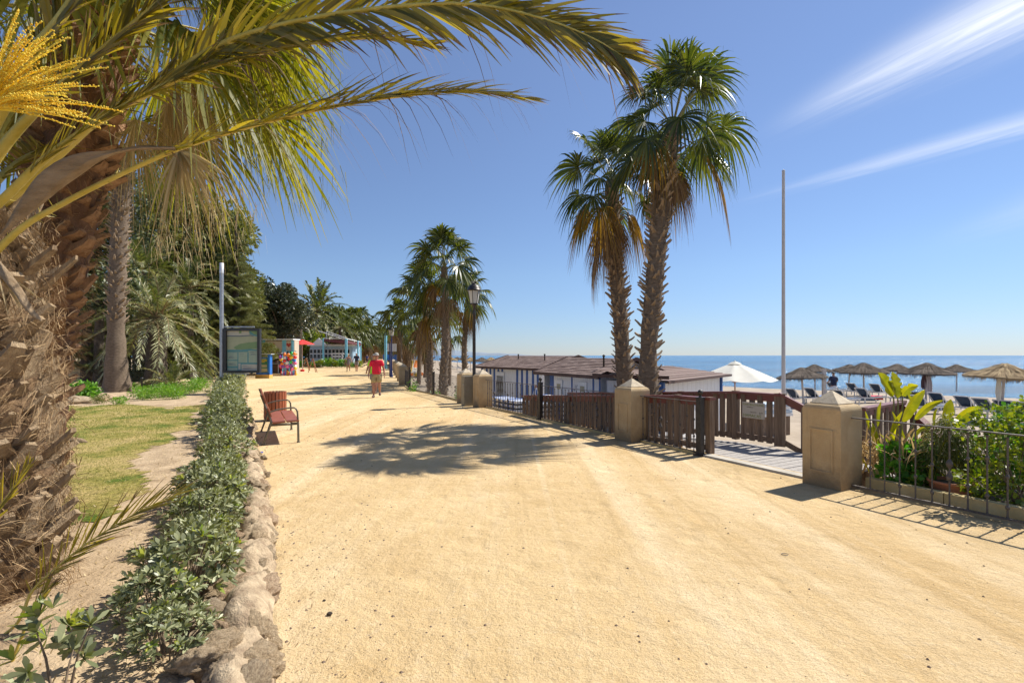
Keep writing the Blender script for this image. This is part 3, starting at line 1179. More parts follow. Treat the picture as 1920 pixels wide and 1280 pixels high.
# grey cabinet between the two lamp pillars
q = T(-11.25) - W * .30
t = thing('utility_cabinet', 'narrow olive grey metal cabinet standing between the two lamp post pillars', 'cabinet', (q.x, q.y, 0), UA)
mb = MB()
mb.box((0, 0, .47), (.30, .30, .94))
obj('body', mb.build('body', M['utility'], False), t)
mb = MB()
mb.box((0, .157, .47), (.25, .012, .84))
obj('door', mb.build('door', M['utility'], False), t)
mb = MB()
mb.box((-.06, .17, .70), (.03, .02, .05))
obj('lock', mb.build('lock', M['steel'], False), t)
mb = MB()
mb.box((0, 0, .955), (.33, .33, .03))
obj('lid', mb.build('lid', M['utility'], False), t)


# ------------------------------------------------------------------ street lamps
def street_lamp(loc, label, H=4.05, blue=False):
    t = thing('street_lamp', label, 'lamp', loc, 0.3, 'lantern lamps along the walk')
    pm = M['iron'] if not blue else plain('lamp_pole_dark_blue', (.012, .02, .10), .4)
    mb = MB()
    mb.lathe([(.11, 0), (.11, .12), (.075, .18), (.07, .6), (.058, .66), (.052, H - 1.0), (.06, H - .98), (.045, H - .94), (.04, H - .72), (.075, H - .70), (.11, H - .66)], 16)
    obj('pole', mb.build('pole', pm), t)
    mb = MB()
    z0, z1 = H - .645, H - .22
    mb.lathe([(.13, z0), (.20, z1)], 6)
    g = obj('lantern_glass', mb.build('lantern_glass', M['lamp_glass'], False), t)
    mb = MB()
    for j in range(6):
        th = 2 * pi * j / 6
        mb.beam((.133 * cos(th), .133 * sin(th), z0 - .01), (.205 * cos(th), .205 * sin(th), z1 + .01), .016, .016)
    mb.lathe([(.145, z0 - .015), (.145, z0 + .01), (.12, z0 + .01)], 6)
    mb.lathe([(.10, z0 - .02), (.001, z0 - .02)], 6)
    obj('lantern_frame', mb.build('lantern_frame', M['iron'], False), t)
    mb = MB()
    mb.lathe([(.19, z1), (.245, z1 + .005), (.25, z1 + .03), (.225, z1 + .045), (.21, z1 + .10), (.16, z1 + .18), (.075, z1 + .235), (.05, z1 + .26)], 16)
    for j in range(8):
        th = 2 * pi * j / 8
        mb.beam((.05 * cos(th), .05 * sin(th), z1 + .24), (.095 * cos(th), .095 * sin(th), z1 + .33), .03, .012)
    obj('lamp_roof', mb.build('lamp_roof', M['iron']), t)
    return t


q = T(-11.5) + W * .05
street_lamp((q.x, q.y, 0), 'tall black lantern lamp rising behind the grey cabinet', 4.02)
street_lamp((px(734, 37), 37, 0), 'small far lantern lamp on a dark blue pole beside the grey sign', 3.75, True)

# far sign on blue pole
t = thing('road_sign', 'pale grey rectangular panel on a dark blue pole at the far row of pillars', 'sign', (px(731, 38), 38, 0), 0)
mb = MB()
mb.lathe([(.05, 0), (.05, 2.6)], 10)
obj('pole', mb.build('pole', plain('lamp_pole_dark_blue', (.012, .02, .10), .4)), t)
mb = MB()
mb.box((.15, 0, 2.25), (.70, .04, .60))
obj('panel', mb.build('panel', plain('pale_sign_back', (.44, .45, .46)), False), t)
t = thing('light_blue_column', 'tall light blue column beyond the far grey sign', 'post', (px(723, 60), 60, 0), 0)
mb = MB()
mb.box((0, 0, 2.2), (.28, .28, 4.4))
obj('shaft', mb.build('shaft', M['lightblue'], False), t)
mb = MB()
mb.box((.9, .3, 1.4), (2.6, .08, .7))
obj('fascia', mb.build('fascia', M['blue_sign'], False), t)

# ------------------------------------------------------------------ planting bed, deck, ramp
bed0, bed1 = T(.30), T(3.6)
mb = MB()
a, b = bed0 + W * .22, bed1 + W * .22
# bed curb blocks: each piece a part
t = thing('planter_curb', 'low ochre block curb behind the nearest iron fence panel, holding the plants', 'curb', (bed0.x, bed0.y, 0), math.atan2(-U.y, -U.x))
cbm = MB()
cbm.box((.39, 0, .04), (.77, .10, .20))
cbm = cbm.build('curb_block', M['curb'], False)
for i in range(5):
    obj('curb_block', cbm, t, loc=(i * .78, .22, 0))
V, F = [], []
for i in range(14):
    for k in range(8):
        p = T(.28 + 3.6 * i / 13) + W * (.26 + 1.7 * k / 7)
        V.append((p.x, p.y, .06 + .04 * noise.noise(Vector((p.x * 3, p.y * 3, 0)))))
for i in range(13):
    for k in range(7):
        F.append((i * 8 + k, i * 8 + k + 1, (i + 1) * 8 + k + 1, (i + 1) * 8 + k))
V += [tuple(T(.28) + W * 1.96 + Vector((0, 0, .1))), tuple(T(3.88) + W * 1.96 + Vector((0, 0, .1))), tuple(T(3.88) + W * 1.96 + Vector((0, 0, -1.5))), tuple(T(.28) + W * 1.96 + Vector((0, 0, -1.5)))]
F.append((112, 113, 114, 115))
mb = MB()
mb.add(V, F)
obj('planting_bed', mb.build('planting_bed', M['soil']), kind='structure')

CR = Vector((4.71, 8.67, 0))                   # corner of the deck rail
CRt = -(CR - PA).dot(U)                        # its place along the fence line
cw = (CR - PA).dot(W)                          # and across
deck = thing('boardwalk_deck', 'grey plank deck and ramp between the fence gap and the dark railings', 'boardwalk', (0, 0, 0))


def ramp_z(t):
    return 0.0 if t > -2.6 else .072 * (t + 2.6)


k = 0
t_ = -.30
while t_ > -8.6:
    w = .138
    tc_ = t_ - w / 2
    z = ramp_z(tc_) - .045
    x0, x1 = .15, cw + .05
    if t_ > -2.7:
        x0 = .15
    c = T(tc_) + W * ((x0 + x1) / 2)
    mb = MB()
    mb.box((0, 0, 0), (w - .008, (x1 - x0), .035))
    if k == 0:
        plk = mb.build('plank', M['plank'], False)
    obj('plank', plk, deck, loc=(c.x, c.y, z + random.uniform(-.002, .002) + .018), rot=(0, 0, UA + random.uniform(-.003, .003)))
    t_ -= w + .004
    k += 1
mb = MB()
for t0, t1 in ((-.3, -2.6), (-2.6, -13)):
    for x in (.25, cw - .1):
        mb.beam(T(t0) + W * x + Vector((0, 0, ramp_z(t0) - .14)), T(t1) + W * x + Vector((0, 0, ramp_z(t1) - .14)), .08, .16)
obj('joist', mb.build('joist', M['slat'], False), deck)

slm = MB()
slm.box((0, 0, .43), (.036, .098, .86))
slat_mesh = slm.build('slat', M['slat'], False)
slm = MB()
slm.box((0, 0, .465), (.095, .115, .93))
post_mesh = slm.build('rail_post', M['slat'], False)


def wood_railing(label, pts, step=.185, drop=.90, group=None):
    t = thing('wooden_railing', label, 'railing', tuple(pts[0] - Vector((0, 0, drop))), 0, group)
    o0 = t.location
    for i, (a, b) in enumerate(zip(pts, pts[1:])):
        d = b - a
        L = d.length
        ang = math.atan2(d.y, d.x)
        mb = MB()
        mb.beam(a - o0 - d.normalized() * (.06 if i == 0 else 0), b - o0, .15, .04)
        obj('top_rail', mb.build('top_rail', M['rail_red'], False), t)
        mb = MB()
        dz = Vector((0, 0, -.075))
        mb.beam(a - o0 + dz, b - o0 + dz, .03, .10)
        obj('rail_board', mb.build('rail_board', M['rail_red'], False), t)
        mb = MB()
        dz = Vector((0, 0, -drop + .09))
        mb.beam(a - o0 + dz, b - o0 + dz, .04, .09)
        obj('bottom_rail', mb.build('bottom_rail', M['slat'], False), t)
        n = max(1, int(Vector((d.x, d.y)).length / step))
        for k in range(n + 1):
            p = a + d * (k / n) - o0 - Vector((0, 0, drop - .02))
            if k % 9 == 0:
                obj('rail_post', post_mesh, t, loc=p - Vector((0, 0, .02)), rot=(0, 0, ang))
            else:
                obj('slat', slat_mesh, t, loc=p, rot=(random.uniform(-.012, .012), random.uniform(-.008, .008), ang + pi / 2 + random.uniform(-.03, .03)))
    return t


def rp_(t, x, dz=.95):
    p = T(t) + W * x
    return Vector((p.x, p.y, ramp_z(t) + dz))


GR = 'dark wooden slat railings of the boardwalk'
wood_railing('dark slat railing along the fence side of the ramp, ending by the ball topped post', [rp_(-2.02, .16, .93), rp_(-2.7, .16, .93), rp_(-8.3, .16, .93)], group=GR)
wood_railing('dark slat railing across the deck on the sea side, carrying the small sign', [rp_(CRt, cw, .95), rp_(-2.7, cw, .95), rp_(-8.3, cw, .95)], step=.15, group=GR)
wood_railing('short steep slat railing dropping behind the nearest pillar', [rp_(CRt, cw, .95) + W * .02 - U * .06, Vector((5.02, 8.43, .77)), Vector((5.9, 7.9, .15))], group=GR)
wood_railing('slat railing of the beach stairs half hidden by the leaning yellow leaves', [Vector((5.75, 8.05, .77)), Vector((6.95, 8.75, .82)), Vector((7.15, 8.0, .18)), Vector((7.2, 7.4, -.2))], group=GR)
# steps down to the beach
t = thing('beach_stairs', 'wooden stairs leading down to the beach behind the nearest pillar', 'stairs', (5.3, 7.9, 0))
mb = MB()
mb.box((0, 0, 0), (1.0, .30, .05))
stp = mb.build('tread', M['plank'], False)
for i in range(6):
    obj('tread', stp, t, loc=(.2 + .26 * i, .1 + .14 * i, -.1 - .17 * i), rot=(0, 0, UA))


# text helper: real lettering turned into mesh
def text_mesh(s, size, m, name='lettering', align='LEFT'):
    cu = bpy.data.curves.new(name, 'FONT')
    cu.body = s
    cu.size = size
    cu.align_x = align
    cu.extrude = .0006
    o = bpy.data.objects.new('tmp', cu)
    COL.objects.link(o)
    dg = bpy.context.evaluated_depsgraph_get()
    me = bpy.data.meshes.new_from_object(o.evaluated_get(dg))
    bpy.data.objects.remove(o)
    me.materials.clear()
    me.materials.append(m)
    me.name = name
    return me


ts = CRt - .30
sp = rp_(-1.0 * 0 + ts - .02, cw - .075, .0)
t = thing('small_sign', 'small cream sign with green lettering fixed to the dark slat railing', 'sign', (sp.x, sp.y, ramp_z(ts) + .64), UA + pi)
t.rotation_euler = (0, 0, math.atan2(-U.y, -U.x))
mb = MB()
mb.box((-.12, 0, 0), (.45, .012, .29))
obj('board', mb.build('board', M['paper'], False), t)
for s_, size, x, z, m_ in (('FUNE BEACHLAND', .050, -.33, .085, M['print_green']), ('MARBELLA', .026, -.25, .045, M['print_grey']),
                           ('Hamacas', .036, -.18, -.045, M['print_grey']), ('8-9', .05, .005, -.055, M['print_grey']), ('HAMACAS', .078, -.325, -.125, M['print_green'])):
    obj('lettering', text_mesh(s_, size, m_), t, loc=(x, -.009, z), rot=(pi / 2, 0, 0))


# ------------------------------------------------------------------ beach huts
def gable_hut(name, label, corner, along, depth, L, D, zb, zeave, zridge, planks, group):
    """corner: near right bottom corner; along: unit direction of the eave wall; depth: unit direction away"""
    t = thing(name, label, 'beach hut', (corner[0], corner[1], zb), math.atan2(along[1], along[0]), group)
    # local: x along the wall, y = -depth side (depth is to the right of along)
    H, R = zeave - zb, zridge - zb
    s = -1
    pm = {}
    x = 0
    for w, key in planks:
        if x + w > L:
            w = L - x
        if w <= 0:
            break
        kk = (round(w, 2), key)
        if kk not in pm:
            mb = MB()
            mb.box((0, 0, H / 2), (w - .006, .03 if key == 'white_dirty' else .045, H))
            pm[kk] = mb.build('wall_board', M[key], False)
        obj('wall_board', pm[kk], t, loc=(x + w / 2, 0, 0))
        x += w
    # gable end walls and back, boards running up
    for nm, xx in (('gable_wall', 0.0), ('gable_wall', L)):
        mb = MB()
        nn = int(D * 2 / .16)
        for i in range(nn):
            y0, y1 = -2 * D * i / nn, -2 * D * (i + 1) / nn
            hh = [H + (R - H) * (1 - abs(abs(yy) - D) / D) - .03 for yy in (y0, y1)]
            x_ = xx + (.012 if i % 2 else .0)
            y1 += .006
            V = [(x_ - .02, y0, 0), (x_ - .02, y1, 0), (x_ - .02, y1, hh[1]), (x_ - .02, y0, hh[0]), (x_ + .02, y0, 0), (x_ + .02, y1, 0), (x_ + .02, y1, hh[1]), (x_ + .02, y0, hh[0])]
            mb.add(V, [(0, 1, 2, 3), (7, 6, 5, 4), (0, 4, 5, 1), (1, 5, 6, 2), (2, 6, 7, 3), (3, 7, 4, 0)])
        obj(nm, mb.build(nm, M['white_dirty'], False), t)
    mb = MB()
    mb.box((L / 2, -2 * D, H / 2), (L - .1, .03, H))
    obj('back_wall', mb.build('back_wall', M['white_dirty'], False), t)
    # roof: courses of shingles, each course a step proud of the one below
    for side in (0, 1):
        mb = MB()
        nc = 11
        ov = .30
        for i in range(nc):
            q0, q1 = i / nc, (i + 1.18) / nc
            yy0 = .30 - (D + .30) * q0
            yy1 = .30 - (D + .30) * min(q1, 1.0)
            sl_ = (R - H) / D
            zz0 = H - .30 * sl_ + (D + .30) * q0 * sl_ + .055
            zz1 = H - .30 * sl_ + (D + .30) * min(q1, 1) * sl_ + .035
            if side:
                yy0, yy1 = -2 * D - yy0, -2 * D - yy1
            xs = [-ov]
            while xs[-1] < L + ov:
                xs.append(min(L + ov, xs[-1] + random.uniform(.28, .34)))
            for xa, xb in zip(xs, xs[1:]):
                dz = random.uniform(-.004, .004)
                V = [(xa + .004, yy0, zz0 + dz), (xb - .004, yy0, zz0 + dz), (xb - .004, yy1, zz1), (xa + .004, yy1, zz1), (xa + .004, yy0, zz0 - .03), (xb - .004, yy0, zz0 - .03)]
                mb.add(V, [(0, 1, 2, 3), (4, 5, 1, 0)])
        obj('shingles', mb.build('shingles', M['roof'], False), t, kind='stuff')
        mb = MB()
        yf = .31 if not side else -2 * D - .31
        mb.box((L / 2, yf, H - .30 * sl_), (L + 2 * ov, .03, .11))
        obj('fascia', mb.build('fascia', M['roof_fascia'], False), t)
        for xx in (-ov + .015, L + ov - .015):
            mb = MB()
            mb.beam((xx, yf, H - .30 * sl_), (xx, -D, R + .02), .035, .11)
            obj('barge_board', mb.build('barge_board', M['roof_fascia'], False), t)
    return t


GH = 'beach huts below the walk'
pl1 = []
seq = [(.22, 'white_dirty'), (.16, 'blue'), (.20, 'white_dirty'), (.17, 'blue'), (.30, 'white_dirty'), (.17, 'blue'), (.24, 'white_dirty'), (.16, 'blue'), (.24, 'white_dirty'),
       (.17, 'blue'), (1.15, 'white_dirty'), (.17, 'blue'), (.2, 'white_dirty'), (.17, 'blue'), (.22, 'white_dirty'), (.17, 'blue')]
pl1 = (seq + seq)
al1 = Vector((-.56, .83)).normalized()
h1 = gable_hut('beach_hut', 'low beach hut with blue and white striped wall and brown roof, left of the other', (1.35, 22.0), al1, None, 5.4, 1.9, beach_z(1.4, 22), 1.10, 1.60, pl1, GH)
mb = MB()
mb.box((3.4, .055, .98), (.75, .02, 1.85))
dr = obj('lattice_door', mb.build('lattice_door', M['white'], False), h1)
mb = MB()
for i in range(9):
    mb.beam((3.1 + i * .07, .075, .55), (3.1 + i * .07 - .5 if i > 7 else 3.1 + i * .07 + .1, .075, 1.7), .012, .008)
    mb.beam((3.1 + i * .07 + .1, .078, .55), (3.1 + i * .07, .078, 1.7), .012, .008)
obj('lattice', mb.build('lattice', M['bench_leg'], False), dr)
pl2 = [(.07, 'blue')] + [(.13, 'white_dirty')] * 2 + [(.09, 'blue')] + [(.13, 'white_dirty')] * 9 + [(.09, 'blue')] + [(.13, 'white_dirty')] * 9 + [(.09, 'blue')] + [(.20, 'blue')] * 1
al2 = Vector((-1.53, 3.25)).normalized()
h2 = gable_hut('beach_hut', 'low white boarded hut with two small windows behind the twin palms', (2.74, 15.15), al2, None, 3.6, 1.15, beach_z(2.7, 15), 1.10, 1.52, pl2, GH)
for xw in (.95, 2.45):
    mb = MB()
    mb.box((xw, .035, 1.62), (.46, .03, .50))
    fr = obj('window_frame', mb.build('window_frame', M['white'], False), h2)
    mb = MB()
    mb.box((xw, .055, 1.64), (.24, .012, .18))
    obj('shutter', mb.build('shutter', M['window_beige'], False), fr)
mb = MB()
for i in range(26):
    x_, z_ = 1.32 + random.random() * .22, 1.45 + random.random() * .30
    mb.beam((x_, .02, z_), (x_ + random.uniform(-.05, .05), .02, z_ + random.uniform(-.03, .05)), .008, .008)
obj('faint_scribble', mb.build('faint_scribble', M['grey_cloth'], False), h2)
# chimney vent on hut 1
for h_, x_, y_ in ((h1, 1.1, -1.0), (h2, .4, -.4), (h1, 3.6, -1.2)):
    mb = MB()
    mb.lathe([(.03, 1.9), (.03, 2.75), (.06, 2.77), (.001, 2.82)], 8, c=(x_, y_, .0 if h_ == h1 else -.05))
    obj('vent_pipe', mb.build('vent_pipe', M['iron']), h_)

# third hut: mono pitch, white boards, blue corner posts
t = thing('beach_hut', 'small white boarded hut with flat brown roof and blue corner posts, by the cream parasol', 'beach hut', (3.95, 12.9, beach_z(4, 13)), math.atan2(.78, .62), GH)
Hh = 2.02
mb = MB()
mb.box((0, 0, Hh / 2 - .02), (.185, .03, Hh - .04))
wb = mb.build('wall_board', M['white_dirty'], False)
for i in range(27):
    obj('wall_board', wb, t, loc=(.10 + .19 * i, .004 * (i % 2), 0))
for x_ in (-.03, 5.25):
    mb = MB()
    mb.box((x_, -.01, Hh / 2), (.12, .12, Hh))
    obj('corner_post', mb.build('corner_post', M['blue'], False), t)
mb = MB()
for i in range(8):
    mb.box((0, .15 + i * .19, Hh / 2), (.03, .18, Hh))
obj('end_wall', mb.build('end_wall', M['white_dirty'], False), t)
mb = MB()
mb.box((5.2, .9, Hh / 2 - .05), (.03, 1.6, Hh))
mb.box((2.6, 1.6, Hh / 2), (5.2, .03, Hh))
obj('back_wall', mb.build('back_wall', M['white_dirty'], False), t)
mb = MB()
nc = 8
for i in range(nc):
    y0, y1 = -.28 + i * .28, -.28 + (i + 1.1) * .28
    z0 = Hh + .03 + i * .035
    mb.add([(-.3, y0, z0 + .03), (5.55, y0, z0 + .03), (5.55, y1, z0 + .045), (-.3, y1, z0 + .045), (-.3, y0, z0 - .01), (5.55, y0, z0 - .01)], [(0, 1, 2, 3), (4, 5, 1, 0)])
obj('shingles', mb.build('shingles', M['roof'], False), t, kind='stuff')
mb = MB()
mb.box((2.62, -.29, Hh + .02), (5.9, .03, .07))
mb.box((-.31, .8, Hh + .14), (.03, 2.2, .09))
obj('fascia', mb.build('fascia', M['roof_fascia'], False), t)


# striped sunbed stacks behind the fence
def striped(a, b, n, key=('white', 'navy')):
    pass


def sunbed_stack(loc, rz, n, label, L=1.9, Wd=.7):
    t = thing('sunbed_stack', label, 'sunbed stack', loc, rz, 'stacks of blue and white striped sunbeds')
    for lvl in range(n):
        for key, par in (('white', 0), ('blue', 1)):
            mb = MB()
            ns = 12
            for i in range(ns):
                if i % 2 != par:
                    continue
                x = -L / 2 + L * (i + .5) / ns
                sag = .02 * sin(pi * (i + .5) / ns)
                mb.box((x, 0, .12 + lvl * .13 - sag), (L / ns, Wd, .075))
            obj('striped_cushion', mb.build('striped_cushion', M[key if key == 'white' else 'blue'], False), t)
    mb = MB()
    for sx in (-1, 1):
        for sy in (-1, 1):
            mb.box((sx * L * .4, sy * Wd * .42, .05), (.05, .05, .14))
    obj('leg', mb.build('leg', M['white'], False), t)
    return t


for i, (tt, ww, n_, lab) in enumerate([(-10.3, .85, 7, 'stack of striped sunbeds nearest the lamp post, behind the iron fence'),
                                       (-9.45, 1.15, 7, 'stack of striped sunbeds in front of the striped hut'),
                                       (-8.95, 1.75, 8, 'stack of striped sunbeds behind the second ball topped post'),
                                       (-8.2, 2.15, 8, 'stack of striped sunbeds in front of the white boarded hut')]):
    p = T(tt) + W * ww
    sunbed_stack((p.x, p.y, beach_z(p.x, p.y)), UA + .1 * i, n_ + 3, lab)
# furled striped parasol and knotted cloth
p = T(-5.9) + W * 1.75
t = thing('furled_parasol', 'furled blue and white striped parasol leaning in front of the white hut', 'parasol', (p.x, p.y, -.9))
mb = MB()
mb.tube([(0, 0, 0), (.55, 0, 1.95)], .022, 8)
obj('pole', mb.build('pole', M['pole_wood']), t)
for key, par in (('white', 0), ('blue', 1)):
    mb = MB()
    for i in range(10):
        if i % 2 == par:
            a, b = .35 + i * .055, .35 + (i + 1) * .055
            mb.tube([(.55 * a * 1.05, 0, 1.95 * a * 1.05), (.55 * b * 1.05, 0, 1.95 * b * 1.05)], [.075 - .004 * i, .072 - .004 * i], 10)
    obj('furled_cloth', mb.build('furled_cloth', M[key]), t)
p = T(-8.3) + W * .55
t = thing('knotted_cloth', 'bundle of striped cloth hanging on a short wooden stake behind the fence', 'cloth', (p.x, p.y, -.45))
mb = MB()
mb.tube([(0, 0, 0), (0, 0, 1.25)], .022, 8)
obj('stake', mb.build('stake', M['pole_wood']), t)
for key, off in (('white', 0), ('blue', 1)):
    mb = MB()
    for i in range(7):
        a = i * .9 + off * .45
        mb.tube([(0.02 * cos(a), .02 * sin(a), 1.18), (.07 * cos(a), .06 * sin(a), .98), (.10 * cos(a + .3), .09 * sin(a + .3), .72), (.12 * cos(a + .5), .10 * sin(a + .5), .5 + .05 * sin(i * 3))],
                [.015, .035, .03, .012], 6)
    obj('cloth_fold', mb.build('cloth_fold', M[key if key == 'white' else 'blue']), t)

# ------------------------------------------------------------------ flagpole, cream parasol
t = thing('flagpole', 'tall bare grey flagpole standing on the beach behind the dark railing', 'flagpole', (px(1469, 15), 15, beach_z(8.3, 15)))
mb = MB()
mb.lathe([(.10, 0), (.06, .25), (.058, 1.0), (.042, 8.35), (.05, 8.38), (.001, 8.42)], 14)
obj('pole', mb.build('pole', M['bench_leg'] if False else plain('flagpole_grey', (.52, .49, .47), .5)), t)
mb = MB()
mb.box((.06, 0, 1.6), (.05, .02, .14))
obj('cleat', mb.build('cleat', M['steel'], False), t)


def cloth_parasol(name, label, loc, R, H, drop, cloth, pole, n=8, sag=.06, rz=0, base=None, vent=True):
    t = thing(name, label, 'parasol', loc, rz)
    mb = MB()
    mb.lathe([(.026, 0), (.024, H)], 10)
    obj('pole', mb.build('pole', pole), t)
    mb = MB()
    V, F = [], []
    rings = 7
    per = 6
    for i in range(rings + 1):
        q = i / rings
        for j in range(n * per):
            th = 2 * pi * j / (n * per)
            f = (j % per) / per
            rr = R * q * (cos(pi / n) / cos((f - .5) * 2 * pi / n))
            z = H - drop * q ** 1.12 - sag * q * sin(pi * f) * .9
            V.append((rr * cos(th), rr * sin(th), z))
    m = n * per
    for i in range(rings):
        for j in range(m):
            F.append((i * m + j, i * m + (j + 1) % m, (i + 1) * m + (j + 1) % m, (i + 1) * m + j))
    mb.add(V, F)
    c = obj('canopy', mb.build('canopy', cloth), t)
    mb = MB()
    for j in range(n):
        th = 2 * pi * j / n
        mb.beam((0, 0, H - .03), (R * .96 * cos(th), R * .96 * sin(th), H - drop * 1.0 + .0), .012, .012)
        mb.beam((0, 0, H - drop * 1.25), (R * .5 * cos(th), R * .5 * sin(th), H - drop * .5), .01, .01)
    obj('rib', mb.build('rib', M['pole_wood'], False), t)
    if vent:
        mb = MB()
        mb.lathe([(R * .17, H - drop * .10), (R * .10, H + .0), (.02, H + .05), (.02, H + .09), (.001, H + .09)], n)
        obj('vent_cap', mb.build('vent_cap', cloth), t)
    return t


cloth_parasol('cream_parasol', 'large cream canvas parasol open beyond the deck railing', (px(1378, 19.4), 19.4, beach_z(8.8, 19.4)), 1.52, 2.42, .66, M['canvas'], M['pole_wood'], 8, .07, .25)


# ------------------------------------------------------------------ thatched umbrellas
def thatch_meshes(m, seed):
    r = np.random.default_rng(abs(int(seed)))
    R, H = 1.28, 2.35
    mb = MB()
    prof = [(.03, H + .05), (.10, H + .02), (.14, H - .07), (.42, H - .20), (.47, H - .17), (.86, H - .36), (.92, H - .33), (R, H - .50), (R + .02, H - .56), (.9, H - .46), (.4, H - .28), (.03, H - .12)]
    V, F = [], []
    n = 40
    for i, (rr, z) in enumerate(prof):
        for j in range(n):
            th = 2 * pi * j / n
            V.append((rr * cos(th) * (1 + r.normal(0, .012)), rr * sin(th) * (1 + r.normal(0, .012)), z + r.normal(0, .008)))
    for i in range(len(prof) - 1):
        for j in range(n):
            F.append((i * n + j, (i + 1) * n + j, (i + 1) * n + (j + 1) % n, i * n + (j + 1) % n))
    mb.add(V, F)
    # straw strips
    for (r0, z0, L_, cnt) in ((.08, H + .03, .42, 260), (.42, H - .14, .52, 420), (.86, H - .31, .46, 620)):
        th = r.uniform(0, 2 * pi, cnt)
        P = np.stack([r0 * np.cos(th), r0 * np.sin(th), z0 + r.normal(0, .015, cnt)], 1)
        D = norm(np.stack([np.cos(th + r.normal(0, .12, cnt)), np.sin(th + r.normal(0, .12, cnt)), -.42 + r.normal(0, .06, cnt)], 1))
        S = np.stack([-np.sin(th), np.cos(th), r.normal(0, .2, cnt)], 1)
        mb.strips(P, D, S, r.uniform(.8, 1.1, cnt) * L_, .035, .08, k=2, prof=[1, 1, .3])
    canopy = mb.build('thatch_canopy', m, False)
    mb = MB()
    cnt = 420
    th = r.uniform(0, 2 * pi, cnt)
    clump = .5 + .5 * np.sin(th * 7 + 1) * np.sin(th * 3.3)
    P = np.stack([(R - .02) * np.cos(th), (R - .02) * np.sin(th), H - .51 + r.normal(0, .01, cnt)], 1)
    D = norm(np.stack([.25 * np.cos(th) + r.normal(0, .15, cnt), .25 * np.sin(th) + r.normal(0, .15, cnt), -np.ones(cnt)], 1))
    S = np.stack([-np.sin(th), np.cos(th), th * 0], 1)
    mb.strips(P, D, S, r.uniform(.08, .22, cnt) * (.6 + clump), .026, 0, k=1, prof=[1, .2])
    fringe = mb.build('straw_fringe', m, False)
    mb = MB()
    mb.lathe([(.055, 0), (.048, H - .15)], 10)
    return canopy, fringe, mb.build('pole', M['pole_white'])


TH = {'g': thatch_meshes(M['thatch'], 1), 't': thatch_meshes(M['thatch_tan'], 2)}


def thatched(pxc, Y, key, label, ytop, sc=1.0):
    x = px(pxc, Y)
    zt = pz(ytop, Y)
    sc *= random.uniform(.94, 1.06)
    z = zt - 2.40 * sc
    t = thing('thatched_umbrella', label, 'umbrella', (x, Y, z), random.uniform(0, 6), 'thatched umbrellas on the beach', sc)
    t.rotation_euler = (random.uniform(-.06, .06), random.uniform(-.05, .05), random.uniform(0, 6))
    c, f, p = TH[key]
    cc = obj('thatch_canopy', c, t)
    obj('straw_fringe', f, cc)
    obj('pole', p, t)
    return t


thatched(1507, 26.6, 'g', 'grey thatched umbrella immediately right of the flagpole', 689)
thatched(1528.5, 40, 'g', 'small grey thatched umbrella peeking out behind the one by the flagpole', 683)
thatched(1590, 40, 'g', 'small grey thatched umbrella just right of the standing person in navy', 683)
thatched(1620, 31.5, 'g', 'grey thatched umbrella overlapping a smaller one, right of the person in navy', 680)
thatched(1680, 40, 'g', 'small grey thatched umbrella above the torn banana like leaf', 682)
thatched(1736, 26.8, 'g', 'grey thatched umbrella with towels hanging from its pole', 680)
thatched(1793.5, 41, 'g', 'small grey thatched umbrella between the towel one and the golden one', 683)
thatched(1876, 20.3, 't', 'golden tan thatched umbrella, largest of the row', 681)
thatched(1925, 26, 'g', 'grey thatched umbrella cut by the frame edge behind the golden one', 690)
for i, (pp, Y, lab) in enumerate([(846, 92, 'tiny tan thatched umbrella far off between the palm trunks'), (858, 98, 'second tiny thatched umbrella far off between the palm trunks'),
                                  (882, 82, 'tiny golden thatched umbrella just left of the lamp post'), (903, 76, 'tiny thatched umbrella just right of the lamp post'),
                                  (921, 84, 'faint far thatched umbrella nearest the hut roof'), (868, 110, 'farthest thatched umbrella, left of the lamp post')]):
    zt = beach_z(px(pp, Y), Y) + 2.4
    thatched(pp, Y, 't' if i % 2 == 0 else 'g', lab, HOR + (HCAM - zt) * FPX / Y)

# towels on the umbrella pole
xx, YY = px(1736, 26.8), 26.8
zz = pz(680, 26.8) - 2.40
for nm, lab, mt, dx, L_, sp in (('hanging_towel', 'pale mauve towel hanging from an umbrella pole', 'towel', .08, 1.15, .30), ('hanging_cloth', 'dark cloth hanging beside the pale towel', 'robe_dark', -.16, .85, .20)):
    V, F = [], []
    for i in range(9):
        q = i / 8
        for k in range(9):
            u = k / 8 - .5
            wd = sp * (.35 + .65 * min(1, q * 1.8)) * (1 - .25 * q * (mt == 'robe_dark'))
            V.append((u * wd * 2 * .8, .05 + .05 * sin(k * 2.3 + q * 2), -q * L_ - .04 * sin(k * 1.7)))
    for i in range(8):
        for k in range(8):
            F.append((i * 9 + k, i * 9 + k + 1, (i + 1) * 9 + k + 1, (i + 1) * 9 + k))
    mb = MB()
    mb.add(V, F)
    obj(nm, mb.build(nm, M[mt]), loc=(xx + dx, YY - .12, zz + 1.85), label=lab, cat='towel')


